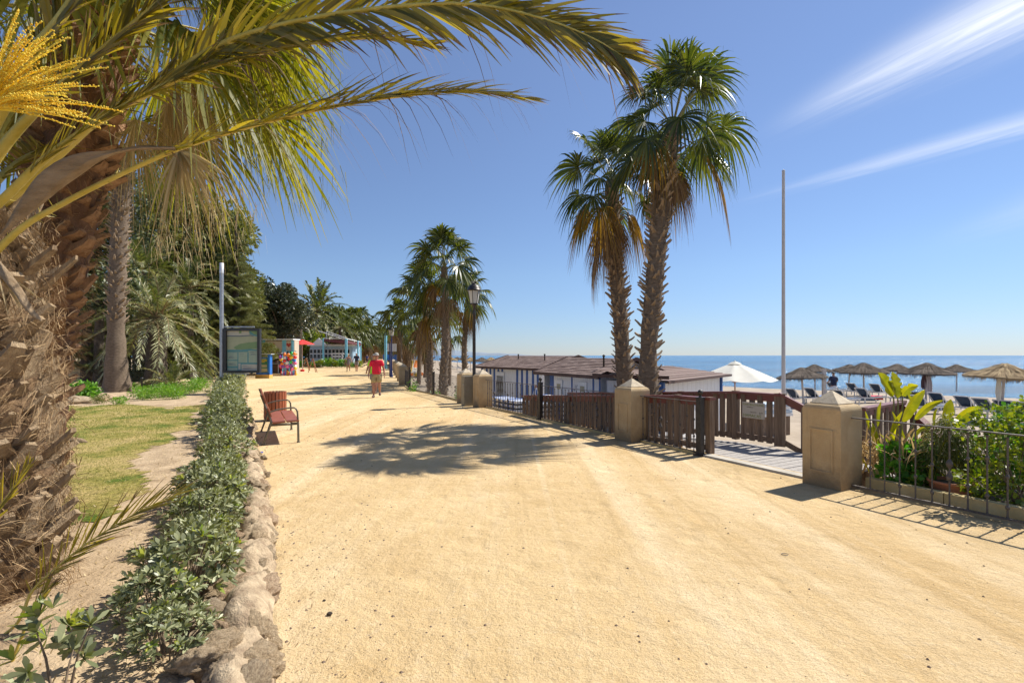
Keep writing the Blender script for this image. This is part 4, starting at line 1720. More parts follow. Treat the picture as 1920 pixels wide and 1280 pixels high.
# ------------------------------------------------------------------ sun loungers
def lounger_proto():
    t = thing('sun_lounger', 'x', 'sun lounger', (0, 0, 0), 0, 'sun loungers on the beach')
    parts = []
    mb = MB()
    for sy in (-.30, .30):
        mb.beam((-.55, sy, .33), (1.25, sy, .33), .04, .06)
    for x_ in (-.5, 0, .6, 1.23):
        mb.beam((x_, -.30, .33), (x_, .30, .33), .04, .05)
    for sy in (-.30, .30):
        mb.beam((-.02, sy, .36), (-.50, sy, .86), .035, .05)
        mb.beam((-.30, sy, .36), (-.34, sy, .66), .025, .03)
    mb.beam((-.50, -.30, .86), (-.50, .30, .86), .04, .05)
    parts.append(obj('frame', mb.build('frame', M['white'], False), t))
    mb = MB()
    mb.box((.62, 0, .375), (1.22, .54, .03))
    parts.append(obj('seat_panel', mb.build('seat_panel', M['navy'], False), t))
    mb = MB()
    mb.beam((-.01, 0, .40), (-.48, 0, .87), .54, .03)
    parts.append(obj('backrest', mb.build('backrest', M['navy'], False), t))
    lg = MB()
    lg.beam((0, 0, 0), (0, 0, .31), .05, .05)
    lm = lg.build('leg', M['white'], False)
    for x_ in (-.45, 1.15):
        for sy in (-.28, .28):
            parts.append(obj('leg', lm, t, loc=(x_, sy, 0)))
    return t, [(p, []) for p in parts]


LG, LGP = lounger_proto()
lspots = [(1492, 27.5, .35, 'navy sun lounger at the foot of the flagpole side umbrella'),
          (1528, 28, .3, 'navy sun lounger left of the person standing in navy'),
          (1577, 26.5, .45, 'navy sun lounger directly right of the standing person, nearer row'),
          (1566, 34, .3, 'navy sun lounger behind the standing person, far row'),
          (1604, 33, .3, 'navy sun lounger under the umbrella right of the standing person, far row'),
          (1624, 28, .3, 'navy sun lounger below the same umbrella, near row'),
          (1648, 32, .35, 'navy sun lounger left of the torn leaf, far row'),
          (1690, 27.5, .3, 'navy sun lounger half hidden behind the torn leaf'),
          (1733, 22.8, .2, 'low navy sun lounger beneath the hanging towels'),
          (1763, 24.8, .35, 'navy sun lounger just right of the hanging towels'),
          (1815, 22.8, .3, 'navy sun lounger left of the golden umbrella with items on it'),
          (1853, 21.2, .2, 'low navy sun lounger in front of the golden umbrella pole'),
          (1893, 20.2, .3, 'navy sun lounger just right of the golden umbrella pole'),
          (1932, 19.5, .3, 'navy sun lounger cut by the right frame edge')]
for i, (pp, Y, a, lab) in enumerate(lspots):
    x = px(pp, Y)
    loc = (x, Y, beach_z(x, Y) + .0)
    if i == 0:
        LG.location = loc
        LG.rotation_euler = (0, 0, a)
        LG['label'] = lab
    else:
        copy_thing(LG, LGP, loc, a, lab)
for i, (pp, Y, lab) in enumerate([(850, 96, 'tiny far lounger between the palm trunks'), (862, 90, 'second tiny far lounger between the palm trunks'), (872, 84, 'tiny far lounger just left of the lamp post')]):
    x = px(pp, Y)
    copy_thing(LG, LGP, (x, Y, beach_z(x, Y)), .3, lab, 1.1)

# pale boat shaped pile under cover, low stand, and cool box
t = thing('covered_pile', 'pile of pale blue covered sunbed cushions beside the flagpole foot', 'cushions', (px(1438, 17), 17, beach_z(8.8, 17)), .3)
for i in range(4):
    mb = MB()
    V = []
    mb.box((random.uniform(-.05, .05), random.uniform(-.05, .05), .72 + .11 * i), (1.5 - .1 * i, .65, .10))
    obj('cushion', mb.build('cushion', plain('pale_blue_cushion', (.38, .47, .56)) if i % 2 else M['white'], False), t)
mb = MB()
mb.box((0, 0, .33), (1.4, .6, .66))
obj('crate', mb.build('crate', M['slat'], False), t)
t = thing('cool_box', 'small olive box on a lounger beside the hanging towels', 'box', (px(1713, 26), 26, beach_z(px(1713, 26), 26) + .36), .2)
mb = MB()
mb.box((0, 0, .19), (.55, .4, .32))
obj('body', mb.build('body', M['leaf_thuja'], False), t)
mb = MB()
mb.box((0, 0, .375), (.57, .42, .05))
obj('lid', mb.build('lid', M['soil'], False), t)
t = thing('white_parasol_post', 'thick white timber post beside the person in navy', 'post', (px(1545, 27), 27, beach_z(px(1545, 27), 27)))
mb = MB()
mb.box((0, 0, .95), (.16, .16, 1.9))
obj('shaft', mb.build('shaft', M['pole_white'], False), t)
mb = MB()
mb.box((0, 0, 1.92), (.19, .19, .04))
obj('cap', mb.build('cap', M['pole_white'], False), t)
t = thing('folded_parasol', 'folded white sunshade under the golden thatched umbrella', 'parasol', (px(1872, 20.0), 20.0, beach_z(px(1870, 20), 20)))
mb = MB()
mb.tube([(0, 0, .9), (0, 0, 1.2), (.02, 0, 1.75), (0, 0, 1.95)], [.05, .10, .07, .02], 10)
obj('furled_cloth', mb.build('furled_cloth', M['canvas']), t)
mb = MB()
mb.tube([(0, 0, 0), (0, 0, .92)], .02, 8)
obj('pole', mb.build('pole', M['pole_white']), t)


# pedal boats far left on the beach
def pedal_boat(loc, rz, lab, ckey):
    t = thing('pedal_boat', lab, 'pedal boat', loc, rz, 'pedal boats parked on the beach')
    for sy in (-.65, .65):
        mb = MB()
        mb.tube([(-1.6, sy, .35), (-1.3, sy, .28), (0, sy, .26), (1.3, sy, .30), (1.75, sy, .48)], [.12, .24, .27, .22, .05], 10)
        obj('hull', mb.build('hull', M[ckey]), t)
    mb = MB()
    mb.box((0, 0, .55), (1.9, 1.3, .08))
    for x_ in (-.4, .45):
        mb.beam((x_, -.5, .6), (x_ - .18, -.5, 1.15), .4, .06)
        mb.beam((x_, .5, .6), (x_ - .18, .5, 1.15), .4, .06)
    obj('deck_seats', mb.build('deck_seats', M['white'], False), t)
    mb = MB()
    mb.tube([(-1.1, 0, 1.9), (-.2, 0, 1.55), (.6, 0, .75), (1.0, 0, .5)], [.22, .24, .22, .18], 10)
    obj('slide', mb.build('slide', M[ckey]), t)


for i, (pp, Y, k_, lab) in enumerate([(770, 62, 'ball_yellow', 'yellow pedal boat with slide, beside the left beach palm trunks'), (779, 66, 'ball_orange', 'orange pedal boat just right of the yellow one'), (744, 90, 'ball_yellow', 'farther yellow pedal boat behind the far pillars')]):
    x = px(pp, Y)
    pedal_boat((x, Y, beach_z(x, Y)), 1.9, lab, k_)

# ================================================================== vegetation generators
def rv(n, s=1.0, r=rng):
    return r.normal(0, s, (n, 3))


def sph(n, r=rng, zmin=-1.0):
    z = r.uniform(zmin, 1, n)
    th = r.uniform(0, 2 * pi, n)
    q = np.sqrt(np.maximum(0, 1 - z * z))
    return np.stack([q * np.cos(th), q * np.sin(th), z], 1)


def perp(D, r=rng):
    a = r.normal(0, 1, D.shape)
    return norm(np.cross(D, a))


def catmull(pts, n):
    pts = [Vector(p) for p in pts]
    P = [pts[0] * 2 - pts[1]] + pts + [pts[-1] * 2 - pts[-2]]
    out_ = []
    m = len(pts) - 1
    for i in range(n):
        t = i / (n - 1) * m
        k = min(int(t), m - 1)
        f = t - k
        a, b, c, d = P[k], P[k + 1], P[k + 2], P[k + 3]
        out_.append(0.5 * ((2 * b) + (c - a) * f + (2 * a - 5 * b + 4 * c - d) * f * f + (3 * b - a - 3 * c + d) * f ** 3))
    return out_


def feather(name, pts, mats, r0=.02, r1=.003, nl=50, Lmax=.45, width=.03, a0=70, a1=25, vee=25, droop=.15, nrm=None, seed=0, s0=.15, k=3,
            lprof=None, jit=.12, tipdry=0, sides=(1, -1), nsd=7, squash=.7, spines=0):
    """a pinnate frond: rachis + leaflets. mats = [rachis, leaflet(, dry leaflet)]"""
    r = np.random.default_rng(abs(int(seed)))
    C = catmull(pts, 42)
    mb = MB()
    q = np.linspace(0, 1, 42)
    mb.tube(C, [r0 * (1 - t) ** .8 + r1 for t in q], nsd, 0, squash=squash)
    Ca = np.array([tuple(c) for c in C])
    Tn = norm(np.gradient(Ca, axis=0))
    s = np.linspace(s0, .995, nl)
    for sd in sides:
        ss = np.clip(s + r.normal(0, .25 / nl, nl), 0, 1)
        P = np.stack([np.interp(ss, q, Ca[:, i]) for i in range(3)], 1)
        Tt = norm(np.stack([np.interp(ss, q, Tn[:, i]) for i in range(3)], 1))
        if nrm is None:
            up = np.array([0, 0, 1.0])
            side = np.cross(Tt, up)
            bad = np.linalg.norm(side, axis=1) < .15
            side[bad] = np.array([0, 1, 0])
            side = norm(side)
        else:
            side = norm(np.cross(Tt, np.array(nrm, float)))
        nn = norm(np.cross(side, Tt))
        ang = np.radians(a0 + (a1 - a0) * (ss - s0) / (1 - s0)) + r.normal(0, jit, nl)
        v = np.radians(vee) + r.normal(0, jit * 1.4, nl)
        D = Tt * np.cos(ang)[:, None] + (side * sd * np.cos(v)[:, None] + nn * np.sin(v)[:, None]) * np.sin(ang)[:, None]
        u = (ss - s0) / (1 - s0)
        L = Lmax * (np.interp(u, [0, .12, .45, .8, 1], lprof or [.35, .75, 1, .72, .25])) * r.uniform(.85, 1.1, nl)
        S = norm(np.cross(D, np.cross(Tt, D)) + r.normal(0, .25, (nl, 3)))
        S = norm(np.cross(D, nn) + r.normal(0, .3, (nl, 3)))
        mb.strips(P, norm(D), S, L, width * np.interp(u, [0, .3, 1], [.7, 1, .7]), droop * r.uniform(.5, 1.6, nl), k=k, prof=[.5, 1, .85, .45, .04], mi=1, mtip=2 if len(mats) > 2 else None)
        if tipdry:
            m_ = r.random(nl) < tipdry
            if m_.any():
                mb.strips(P[m_], norm(D[m_] + rv(m_.sum(), .25, r) - np.array([0, 0, .5])), S[m_], L[m_] * .9, width * .3, .8, k=3, prof=[1, .8, .5, .05], mi=2)
    if spines:
        ss = r.uniform(.01, s0, spines)
        P = np.stack([np.interp(ss, q, Ca[:, i]) for i in range(3)], 1)
        Tt = norm(np.stack([np.interp(ss, q, Tn[:, i]) for i in range(3)], 1))
        D = norm(Tt * .5 + perp(Tt, r))
        mb.strips(P, D, perp(D, r), r.uniform(.03, .08, spines), .007, 0, k=1, prof=[1, .1], mi=0)
    return mb.build(name, mats, True)


def fan_leaf(elev, Lp, Lb, mats, seed=0, nseg=34, spread=250, droop=.35, hang=.0, rp=.014, cup=.25, thread=0):
    """a fan palm leaf in local space growing towards +X; mats=[petiole, blade]"""
    r = np.random.default_rng(abs(int(seed)))
    e = radians(elev)
    d0 = Vector((cos(e), 0, sin(e)))
    pts = [d0 * (Lp * t) + Vector((0, 0, -.16 * Lp * t * t * cos(e))) for t in np.linspace(0, 1, 7)]
    mb = MB()
    mb.tube(pts, [rp * (1.5 - .8 * t) for t in np.linspace(0, 1, 7)], 6, 0, squash=.6)
    T_ = (pts[-1] - pts[-2]).normalized()
    T_ = (T_ + Vector((0, 0, -(.12 + .5 * r.random()) * (1 + hang)))).normalized()
    Sd = Vector((0, 1, 0))
    Nn = T_.cross(Sd)
    if Nn.z < 0:
        Nn = -Nn
    roll = r.normal(0, .55)
    Sd, Nn = Sd * cos(roll) + Nn * sin(roll), Nn * cos(roll) - Sd * sin(roll)
    T_, Sd, Nn = (np.array(tuple(v)) for v in (T_, Sd, Nn))
    th = np.radians(np.linspace(-spread / 2, spread / 2, nseg)) + r.normal(0, .015, nseg)
    D = T_ * np.cos(th)[:, None] + Sd * np.sin(th)[:, None] + Nn * (cup * np.abs(np.sin(th / 1.3)))[:, None]
    D = norm(D)
    L = Lb * (.74 + .26 * np.cos(th)) * r.uniform(.9, 1.06, nseg)
    P = np.tile(np.array(tuple(pts[-1])), (nseg, 1))
    S0 = -T_ * np.sin(th)[:, None] + Sd * np.cos(th)[:, None]
    tl = .55 * (1 - 2 * (np.arange(nseg) % 2))[:, None]
    S = norm(S0 * np.cos(tl) + Nn * np.sin(tl))
    dth = radians(spread) / nseg
    Wd = 2 * .56 * L * tan(dth / 2) * 1.12
    k = 6
    prof = np.interp(np.linspace(0, 1, k + 1), [0, .52, .62, .85, 1], [.06, 1, .8, .32, .04])
    mb.strips(P, D, S, L, Wd, droop * r.uniform(.7, 1.5, nseg) + hang * .5, k=k, prof=list(prof), mi=1, power=3.0)
    if thread:
        ii = r.integers(0, nseg, thread)
        Pm = P[ii] + D[ii] * (L[ii] * r.uniform(.5, .95, thread))[:, None]
        Pm[:, 2] -= droop * L[ii] * .5
        Dd = norm(np.array([0, 0, -1.0]) + rv(thread, .25, r))
        mb.strips(Pm, Dd, perp(Dd, r), r.uniform(.08, .30, thread), .005, .1, k=2, prof=[1, .8, .3], mi=1)
    return mb.build('frond', mats, True)


FANC = {}


def fan_variants(key, size='n'):
    """cached leaf meshes by attitude; size n(ear)/m(id)/f(ar)"""
    kk = (key, size)
    if kk in FANC:
        return FANC[kk]
    ns = {'n': 40, 'm': 28, 'f': 16}[size]
    wide = {'n': 1.0, 'm': 1.0, 'f': 1.0}[size]
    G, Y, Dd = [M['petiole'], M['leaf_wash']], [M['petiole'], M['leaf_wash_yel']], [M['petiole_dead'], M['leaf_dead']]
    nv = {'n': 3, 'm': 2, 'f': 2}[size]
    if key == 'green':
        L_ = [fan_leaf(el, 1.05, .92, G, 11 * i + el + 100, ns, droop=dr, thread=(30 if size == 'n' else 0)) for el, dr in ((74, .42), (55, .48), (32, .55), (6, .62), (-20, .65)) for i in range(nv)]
    elif key == 'yellow':
        L_ = [fan_leaf(el, .85, .85, Y, 7 * i - el, ns, droop=.9, hang=.6) for el in (-28, -50) for i in range(nv)]
    else:
        L_ = [fan_leaf(el, .75, .80, Dd, 5 * i - el, ns, spread=150, droop=.5, hang=1.6, cup=.1, thread=(30 if size == 'n' else 0)) for el in (-48, -66, -80) for i in range(nv)]
    FANC[kk] = L_
    return L_


def boot_mesh(m, w=.07, l=.10, th=.018, seed=0):
    r = random.Random(seed)
    mb = MB()
    rows = [(0, 0, w, th * 1.6), (l * .45, l * .42, w * .78, th * 1.2), (l * .82, l * .95, w * .50, th), (l * 1.05 + r.uniform(-.01, .02), l * 1.45, w * .36, th * .7)]
    V = []
    for (x, z, ww, t) in rows:
        V += [(x, -ww / 2, z), (x, ww / 2, z), (x - t, ww / 2 * .8, z + t), (x - t, -ww / 2 * .8, z + t)]
    F = []
    for i in range(3):
        for j in range(4):
            F.append((i * 4 + j, i * 4 + (j + 1) % 4, (i + 1) * 4 + (j + 1) % 4, (i + 1) * 4 + j))
    F.append((12, 13, 14, 15))
    mb.add(V, F)
    return mb.build('leaf_base', m, False)


def path_at(path, q):
    return catmull_eval(path, q)


def catmull_eval(path, q):
    n = len(path) - 1
    t = min(max(q, 0), 1) * n
    k = min(int(t), n - 1)
    return path[k].lerp(path[k + 1], t - k)


def trunk(t, base, path, rad, m, boots=None, nb=0, q0=0, q1=1, bs=1.0, sides=18, rough=.06, tilt=(0, .35)):
    """path in world coordinates; t sits at base. Adds trunk mesh and leaf_base parts"""
    C = catmull(path, 40)
    C = [c - base for c in C]
    mb = MB()
    rr = [np.interp(i / 39, np.linspace(0, 1, len(rad)), rad) * (1 + .05 * sin(i * 2.1)) for i in range(40)]
    mb.tube(C, rr, sides, jitter=rough)
    obj('trunk', mb.build('trunk', m), t)
    if not boots:
        return
    for i in range(nb):
        q = q0 + (q1 - q0) * (i + random.random() * .6) / nb
        c = catmull_eval(C, q)
        r_ = np.interp(q, np.linspace(0, 1, len(rad)), rad)
        th = i * 2.39996 + (random.uniform(-.1, .1) if bs == .99 else random.uniform(-.6, .6))
        p = c + Vector((cos(th), sin(th), 0)) * (r_ * .93)
        s_ = bs * random.uniform(.6, 1.3)
        obj('leaf_base', random.choice(boots), t, loc=p, rot=(random.uniform(-.35, .35), random.uniform(*tilt), th), scale=(s_, s_, s_ * random.uniform(.8, 1.2)))


def fan_crown(t, c, n_green, n_yel, n_dead, size, sc=1.0, bias=None, dead_drop=.0, phase=None, emin=0):
    """c: crown centre relative to t"""
    g = fan_variants('green', size)
    y = fan_variants('yellow', size)
    d = fan_variants('dead', size)
    nv = len(g) // 5
    phase = random.random() * 6 if phase is None else phase
    for i in range(n_green):
        q = (i + .5) / n_green
        cls = min(4, int((1 - (1 - q) ** 1.0) * 5))
        th = phase + i * 2.39996 + random.uniform(-.2, .2)
        s_ = sc * random.uniform(.82, 1.12) * (1.06, 1.03, 1, 1, 1)[cls]
        obj('frond', g[cls * nv + random.randrange(nv)], t, loc=c + Vector((0, 0, -.06 * cls * sc)), rot=(random.uniform(-.12, .12), random.uniform(-.12, .12), th), scale=s_)
    for i in range(n_yel):
        th = phase + 1 + i * 2.39996
        obj('yellow_frond', random.choice(y), t, loc=c + Vector((0, 0, -.35 * sc)), rot=(0, random.uniform(-.15, .15), th), scale=sc * random.uniform(.8, 1.05))
    for i in range(n_dead):
        th = phase + 2 + i * 2.39996
        obj('dead_frond', random.choice(d), t, loc=c + Vector((0, 0, (-.35 - dead_drop * random.random()) * sc)), rot=(0, random.uniform(-.15, .15), th), scale=sc * random.uniform(.7, 1.0))


def leaf_cloud(mb, centers, radii, n, size, r=rng, mi=0, aspect=.45, shell=.55, droop=.15, up=.2, prof=(.3, 1, .1)):
    """leaves through a set of ellipsoid clumps"""
    centers = np.asarray(centers, float)
    radii = np.asarray(radii, float)
    if radii.ndim == 1:
        radii = np.repeat(radii[:, None], 3, 1)
    vol = radii.prod(1) ** (2 / 3)
    which = r.choice(len(centers), n, p=vol / vol.sum())
    d = sph(n, r)
    rad = shell + (1 - shell) * r.random(n) ** .6
    rad *= 1 + r.normal(0, .07, n)
    P = centers[which] + d * radii[which] * rad[:, None]
    D = norm(d + rv(n, .6, r) + np.array([0, 0, up]))
    S = perp(D, r)
    L = size * r.uniform(.7, 1.3, n)
    mb.strips(P, D, S, L, L * aspect, droop, k=len(prof) - 1, prof=list(prof), mi=mi)
    return mb


# ------------------------------------------------------------------ the twin palms
B_TAN = [boot_mesh(M['boot_grey'], .085, .085, .02, s) for s in range(4)]


def fan_palm(label, base, path, rad, ng, ny, nd, size, sc, nb=0, boots=B_TAN, bark='bark_grey', group='fan palms along the beach', bs=1.0, q0=.02, q1=.92, ddrop=.5, tilt=(0, .35), phase=None):
    t = thing('fan_palm', label, 'palm tree', tuple(base), 0, group)
    trunk(t, base, path, rad, M[bark], boots, nb, q0, q1, bs, sides=14 if size != 'f' else 8, tilt=tilt)
    fan_crown(t, path[-1] - base, ng, ny, nd, size, sc, dead_drop=ddrop, phase=phase)
    return t


b = Vector((px(1214, 11.1), 11.1, -1.1))
fan_palm('taller right hand palm of the twin fan palms, with a yellow leaf under its crown', b,
         [b, P3(1216, 660, 11.1), P3(1228, 520, 11.1), P3(1238, 400, 11.1), P3(1252, 300, 11.1), P3(1262, 232, 11.1)],
         [.25, .19, .195, .195, .19, .16], 27, 3, 4, 'n', .95, 300, ddrop=.3, phase=.4, bs=1.15, q0=.0, q1=.9)
b = Vector((px(1181, 12.6), 12.6, -1.1))
fan_palm('shorter left hand palm of the twin fan palms, with a brown hanging skirt', b,
         [b, P3(1167, 660, 12.6), P3(1160, 560, 12.6), P3(1152, 480, 12.6), P3(1148, 400, 12.6), P3(1146, 340, 12.6)],
         [.24, .185, .18, .185, .185, .16], 22, 4, 8, 'n', .95, 270, ddrop=.9, phase=2.2, bs=1.15, q0=.0, q1=.9)

# palm group by the lamp
for (pxb, yb, Y, pxc, yc, w0, ng, ny, nd, sc, nb, lab) in [
    (829, 735, 24.5, 833, 500, .235, 30, 1, 4, 1.18, 150, 'tallest fan palm of the group left of the lamp post'),
    (808, 735, 27, 795, 556, .20, 26, 1, 5, 1.16, 120, 'leaning fan palm with thick skirt just left of the tallest one'),
    (868, 712, 31, 877, 552, .20, 20, 3, 3, 1.12, 100, 'fan palm with orange leaf just behind the lamp post'),
    (842, 735, 44, 842, 612, .20, 16, 1, 3, 1.2, 0, 'thin far fan palm between the tallest one and the lamp post'),
    (785, 705, 47, 786, 622, .24, 20, 0, 5, .98, 0, 'skirted fan palm behind the leaning one'),
    (750, 705, 42, 750, 596, .26, 26, 0, 5, 1.2, 0, 'leftmost sizeable fan palm of the beach group, beside the far lamp'),
    (797, 690, 60, 797, 640, .24, 18, 0, 8, 1.1, 0, 'small fan palm low behind the beach group'),
    (765, 690, 56, 763, 634, .34, 20, 0, 14, 1.15, 0, 'bushy brown skirted fan palm behind the far lamp'),
    (738, 684, 85, 738, 640, .3, 18, 0, 10, 1.6, 0, 'distant fan palm above the far end of the pillar row'),
]:
    bz = beach_z(px(pxb, Y), Y) - .05
    b = Vector((px(pxb, Y), Y, bz))
    tp = P3(pxc, yc, Y)
    mid = b.lerp(tp, .5) + Vector((random.uniform(-.12, .12), 0, 0))
    sz = 'm' if Y < 35 else 'f'
    fan_palm(lab, b, [b, b.lerp(tp, .25) + Vector((.04, 0, 0)), mid, tp], [w0, w0 * .9, w0 * .85, w0 * .7], ng, ny, nd, sz, sc, nb, ddrop=1.0)

# ------------------------------------------------------------------ foreground fan palm (red trunk) and slender palm
B_RED = [boot_mesh(M['boot_red'], .17, .10, .03, s) for s in range(4)]
b = Vector((px(28, 4.75), 4.75, .08))
pth = [b] + [P3(x, y, Y) for x, y, Y in ((52, 700, 4.75), (76, 600, 4.75), (98, 480, 4.75), (122, 380, 4.8), (148, 250, 4.85), (172, 110, 4.9), (188, 30, 4.9))]
t = thing('fan_palm', 'big leaning fan palm with red brown shaggy trunk behind the foreground palm', 'palm tree', tuple(b), 0, 'garden palms')
trunk(t, b, pth, [.32, .29, .27, .27, .27, .27, .26, .22], M['bark_red'], B_RED, 280, .03, .97, 1.0, sides=22, rough=.05, tilt=(-.1, .45))
ctr = pth[-1] - b
n_ = 5200
q = rng.random(n_)
Cp = np.array([tuple(c - b) for c in catmull(pth, 60)])
cc_ = np.stack([np.interp(q, np.linspace(0, 1, 60), Cp[:, i]) for i in range(3)], 1)
th = rng.uniform(0, 2 * pi, n_)
rr_ = np.interp(q, [0, 1], [.37, .28])
P = cc_ + np.stack([np.cos(th) * rr_, np.sin(th) * rr_, q * 0], 1)
D = norm(np.stack([np.cos(th) + rng.normal(0, .8, n_), np.sin(th) + rng.normal(0, .8, n_), rng.normal(-.1, .7, n_)], 1))
mb = MB()
mb.strips(P, D, perp(D), rng.uniform(.03, .11, n_), .004, .3, k=2, prof=[1, .8, .3])
obj('fibre', mb.build('fibre', M['fibre']), t, kind='stuff')
# its own leaves: big, each with a heading (azimuth, elevation class)
big = {}
for el, dr in ((62, .2), (35, .3), (10, .4), (-14, .5), (-32, .5)):
    for i in range(2):
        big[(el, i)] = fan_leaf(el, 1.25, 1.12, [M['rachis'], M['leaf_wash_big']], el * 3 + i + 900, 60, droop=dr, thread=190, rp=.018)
bigdead = [fan_leaf(el, .95, .75, [M['petiole_dead'], M['leaf_straw']], el + 77, 50, spread=150, droop=.4, hang=1.0, cup=.1, thread=120, rp=.015) for el in (0, -10, -20, -35)]
heads = [(-10, 10), (8, 35), (-28, -14), (-42, 10), (-64, -14), (-80, 10), (25, 10), (45, -14), (-5, 10), (-50, 35), (-18, -14), (15, -14), (62, 35), (100, 10), (140, 35),
         (180, 10), (220, 35), (-110, 10), (-100, 62), (0, 62), (120, 62), (-30, 35), (-60, 35), (60, 10), (85, -14), (-88, 10), (250, -14), (160, -14), (-14, 35), (-70, 35)]
for i, (az, el) in enumerate(heads):
    obj('frond', big[(el, i % 2)], t, loc=ctr + Vector((0, 0, .0)), rot=(random.uniform(-.15, .15), random.uniform(-.08, .08), radians(az)), scale=random.uniform(.9, 1.12))
for i, az in enumerate((8, 30, 55, 20, 80, 110, 150, 190)):
    obj('dead_frond', bigdead[i % 4], t, loc=ctr + Vector((0, 0, -.1 - .12 * (i % 3))), rot=(random.uniform(-.1, .1), 0, radians(az)), scale=random.uniform(.72, .95))

# dried hanging fan on a long curved stalk (foreground, below the crown)
dp = [P3(150, 292, 4.3), P3(215, 283, 4.2), P3(275, 275, 4.15), P3(335, 281, 4.1)]
mb = MB()
mb.tube(catmull(dp, 14), [.012] * 14, 6)
r_ = np.random.default_rng(33)
ns = 46
hub = np.array(tuple(dp[-1]))
aa = np.radians(np.linspace(-118, -14, ns) + r_.normal(0, 3, ns))
D = norm(np.stack([np.cos(aa), r_.normal(0, .22, ns), np.sin(aa) * .9], 1))
mb.strips(np.tile(hub, (ns, 1)), D, norm(np.cross(D, [0, 1, 0]) + rv(ns, .3, r_)), r_.uniform(.45, .68, ns), .020, .50, k=6, prof=[.3, 1, .9, .6, .3, .05], mi=1, power=2.4)
ii = r_.integers(0, ns, 300)
Pm = hub + D[ii] * r_.uniform(.35, .75, 300)[:, None] - np.array([0, 0, 1]) * r_.uniform(.05, .3, 300)[:, None]
Dd = norm(np.array([.15, 0, -1]) + rv(300, .22, r_))
mb.strips(Pm, Dd, perp(Dd, r_), r_.uniform(.06, .20, 300), .004, .1, k=2, prof=[1, .8, .3], mi=1)
me = mb.build('hanging_dry_frond', [M['petiole_dead'], M['leaf_straw']])
me.transform(Matrix.Translation(-b))
obj('hanging_dry_frond', me, t)

b = Vector((px(219, 21), 21, .05))
fan_palm('slender garden palm with pale rough trunk, standing on the lawn edge', b, [b, P3(218, 600, 21), P3(222, 470, 21), P3(228, 360, 21), P3(233, 285, 21)], [.50, .31, .31, .30, .30, .28], 17, 0, 2, 'm', 1.0, 260,
         bark='bark_grey', group='garden palms', bs=1.5, q0=.24, q1=.97, ddrop=.8)
me = bpy.data.meshes.get('x')

# ------------------------------------------------------------------ foreground date palm (palm whose fronds cross the sky)
b = Vector((px(-38, 3.2), 3.2, .05))
t = thing('date_palm', 'foreground date palm with shaggy trunk and long fronds crossing the sky', 'palm tree', tuple(b), 0, 'garden palms')
pth = [b, b + Vector((.02, 0, .6)), b + Vector((0, 0, 1.3)), b + Vector((-.03, 0, 2.0)), b + Vector((-.05, 0, 2.6))]
B_BIG = [boot_mesh(M['boot_tan'], .17, .11, .030, s + 20) for s in range(5)]
trunk(t, b, pth, [.34, .32, .29, .26, .24], M['bark_fib'], B_BIG, 300, .0, .97, .99, sides=28, rough=.10, tilt=(-.35, .25))
# fibre matting
n_ = 10000
q = rng.random(n_)
th = rng.uniform(0, 2 * pi, n_)
rr_ = np.interp(q, [0, .5, 1], [.42, .36, .26]) + rng.uniform(-.03, .11, n_) + .04 * np.sin(th * 6 + q * 17) * np.sin(q * 41)
P = np.stack([np.cos(th) * rr_, np.sin(th) * rr_, q * 2.55], 1)
swirl = np.sin(th * 5 + q * 23)
D = norm(np.stack([np.cos(th) * .12 - np.sin(th) * (swirl + rng.normal(0, .5, n_)), np.sin(th) * .12 + np.cos(th) * (swirl + rng.normal(0, .5, n_)), np.cos(th * 4 + q * 31) + rng.normal(0, .5, n_)], 1))
mb = MB()
mb.strips(P, D, perp(D), rng.uniform(.04, .15, n_), rng.uniform(.002, .005, n_), .25, k=3, prof=[1, 1, .7, .2])
obj('fibre', mb.build('fibre', M['fibre']), t, kind='stuff')
# cut leaf stubs: long boards
for i in range(22):
    th = random.uniform(-2.4, .5)
    z = random.uniform(.05, .95) if i < 16 else random.uniform(.9, 2.3)
    Ls = random.uniform(.14, .30)
    up = random.uniform(.35, 1.2)
    p = Vector((cos(th) * .33, sin(th) * .33, z))
    d = Vector((cos(th), sin(th), up)).normalized()
    mb = MB()
    sd = Vector((-sin(th), cos(th), 0))
    w_ = random.uniform(.035, .075)
    mb.add([tuple(v) for v in (p - sd * w_, p + sd * w_, p + d * Ls + sd * w_ * .5, p + d * Ls - sd * w_ * .5,
                               p - sd * w_ * .8 + Vector((0, 0, .05)), p + sd * w_ * .8 + Vector((0, 0, .05)), p + d * Ls + sd * w_ * .35 + Vector((0, 0, .03)), p + d * Ls - sd * w_ * .35 + Vector((0, 0, .03)))], BOXF)
    obj('cut_stalk', mb.build('cut_stalk', M['boot_tan'], False), t)

DATE = [M['rachis'], M['leaf_phx'], M['leaf_dead']]


def big_frond(pts, **kw):
    P_ = [P3(*p) for p in pts]
    me = feather('frond', P_, DATE, **kw)
    me.transform(Matrix.Translation(-b))
    return obj('frond', me, t)


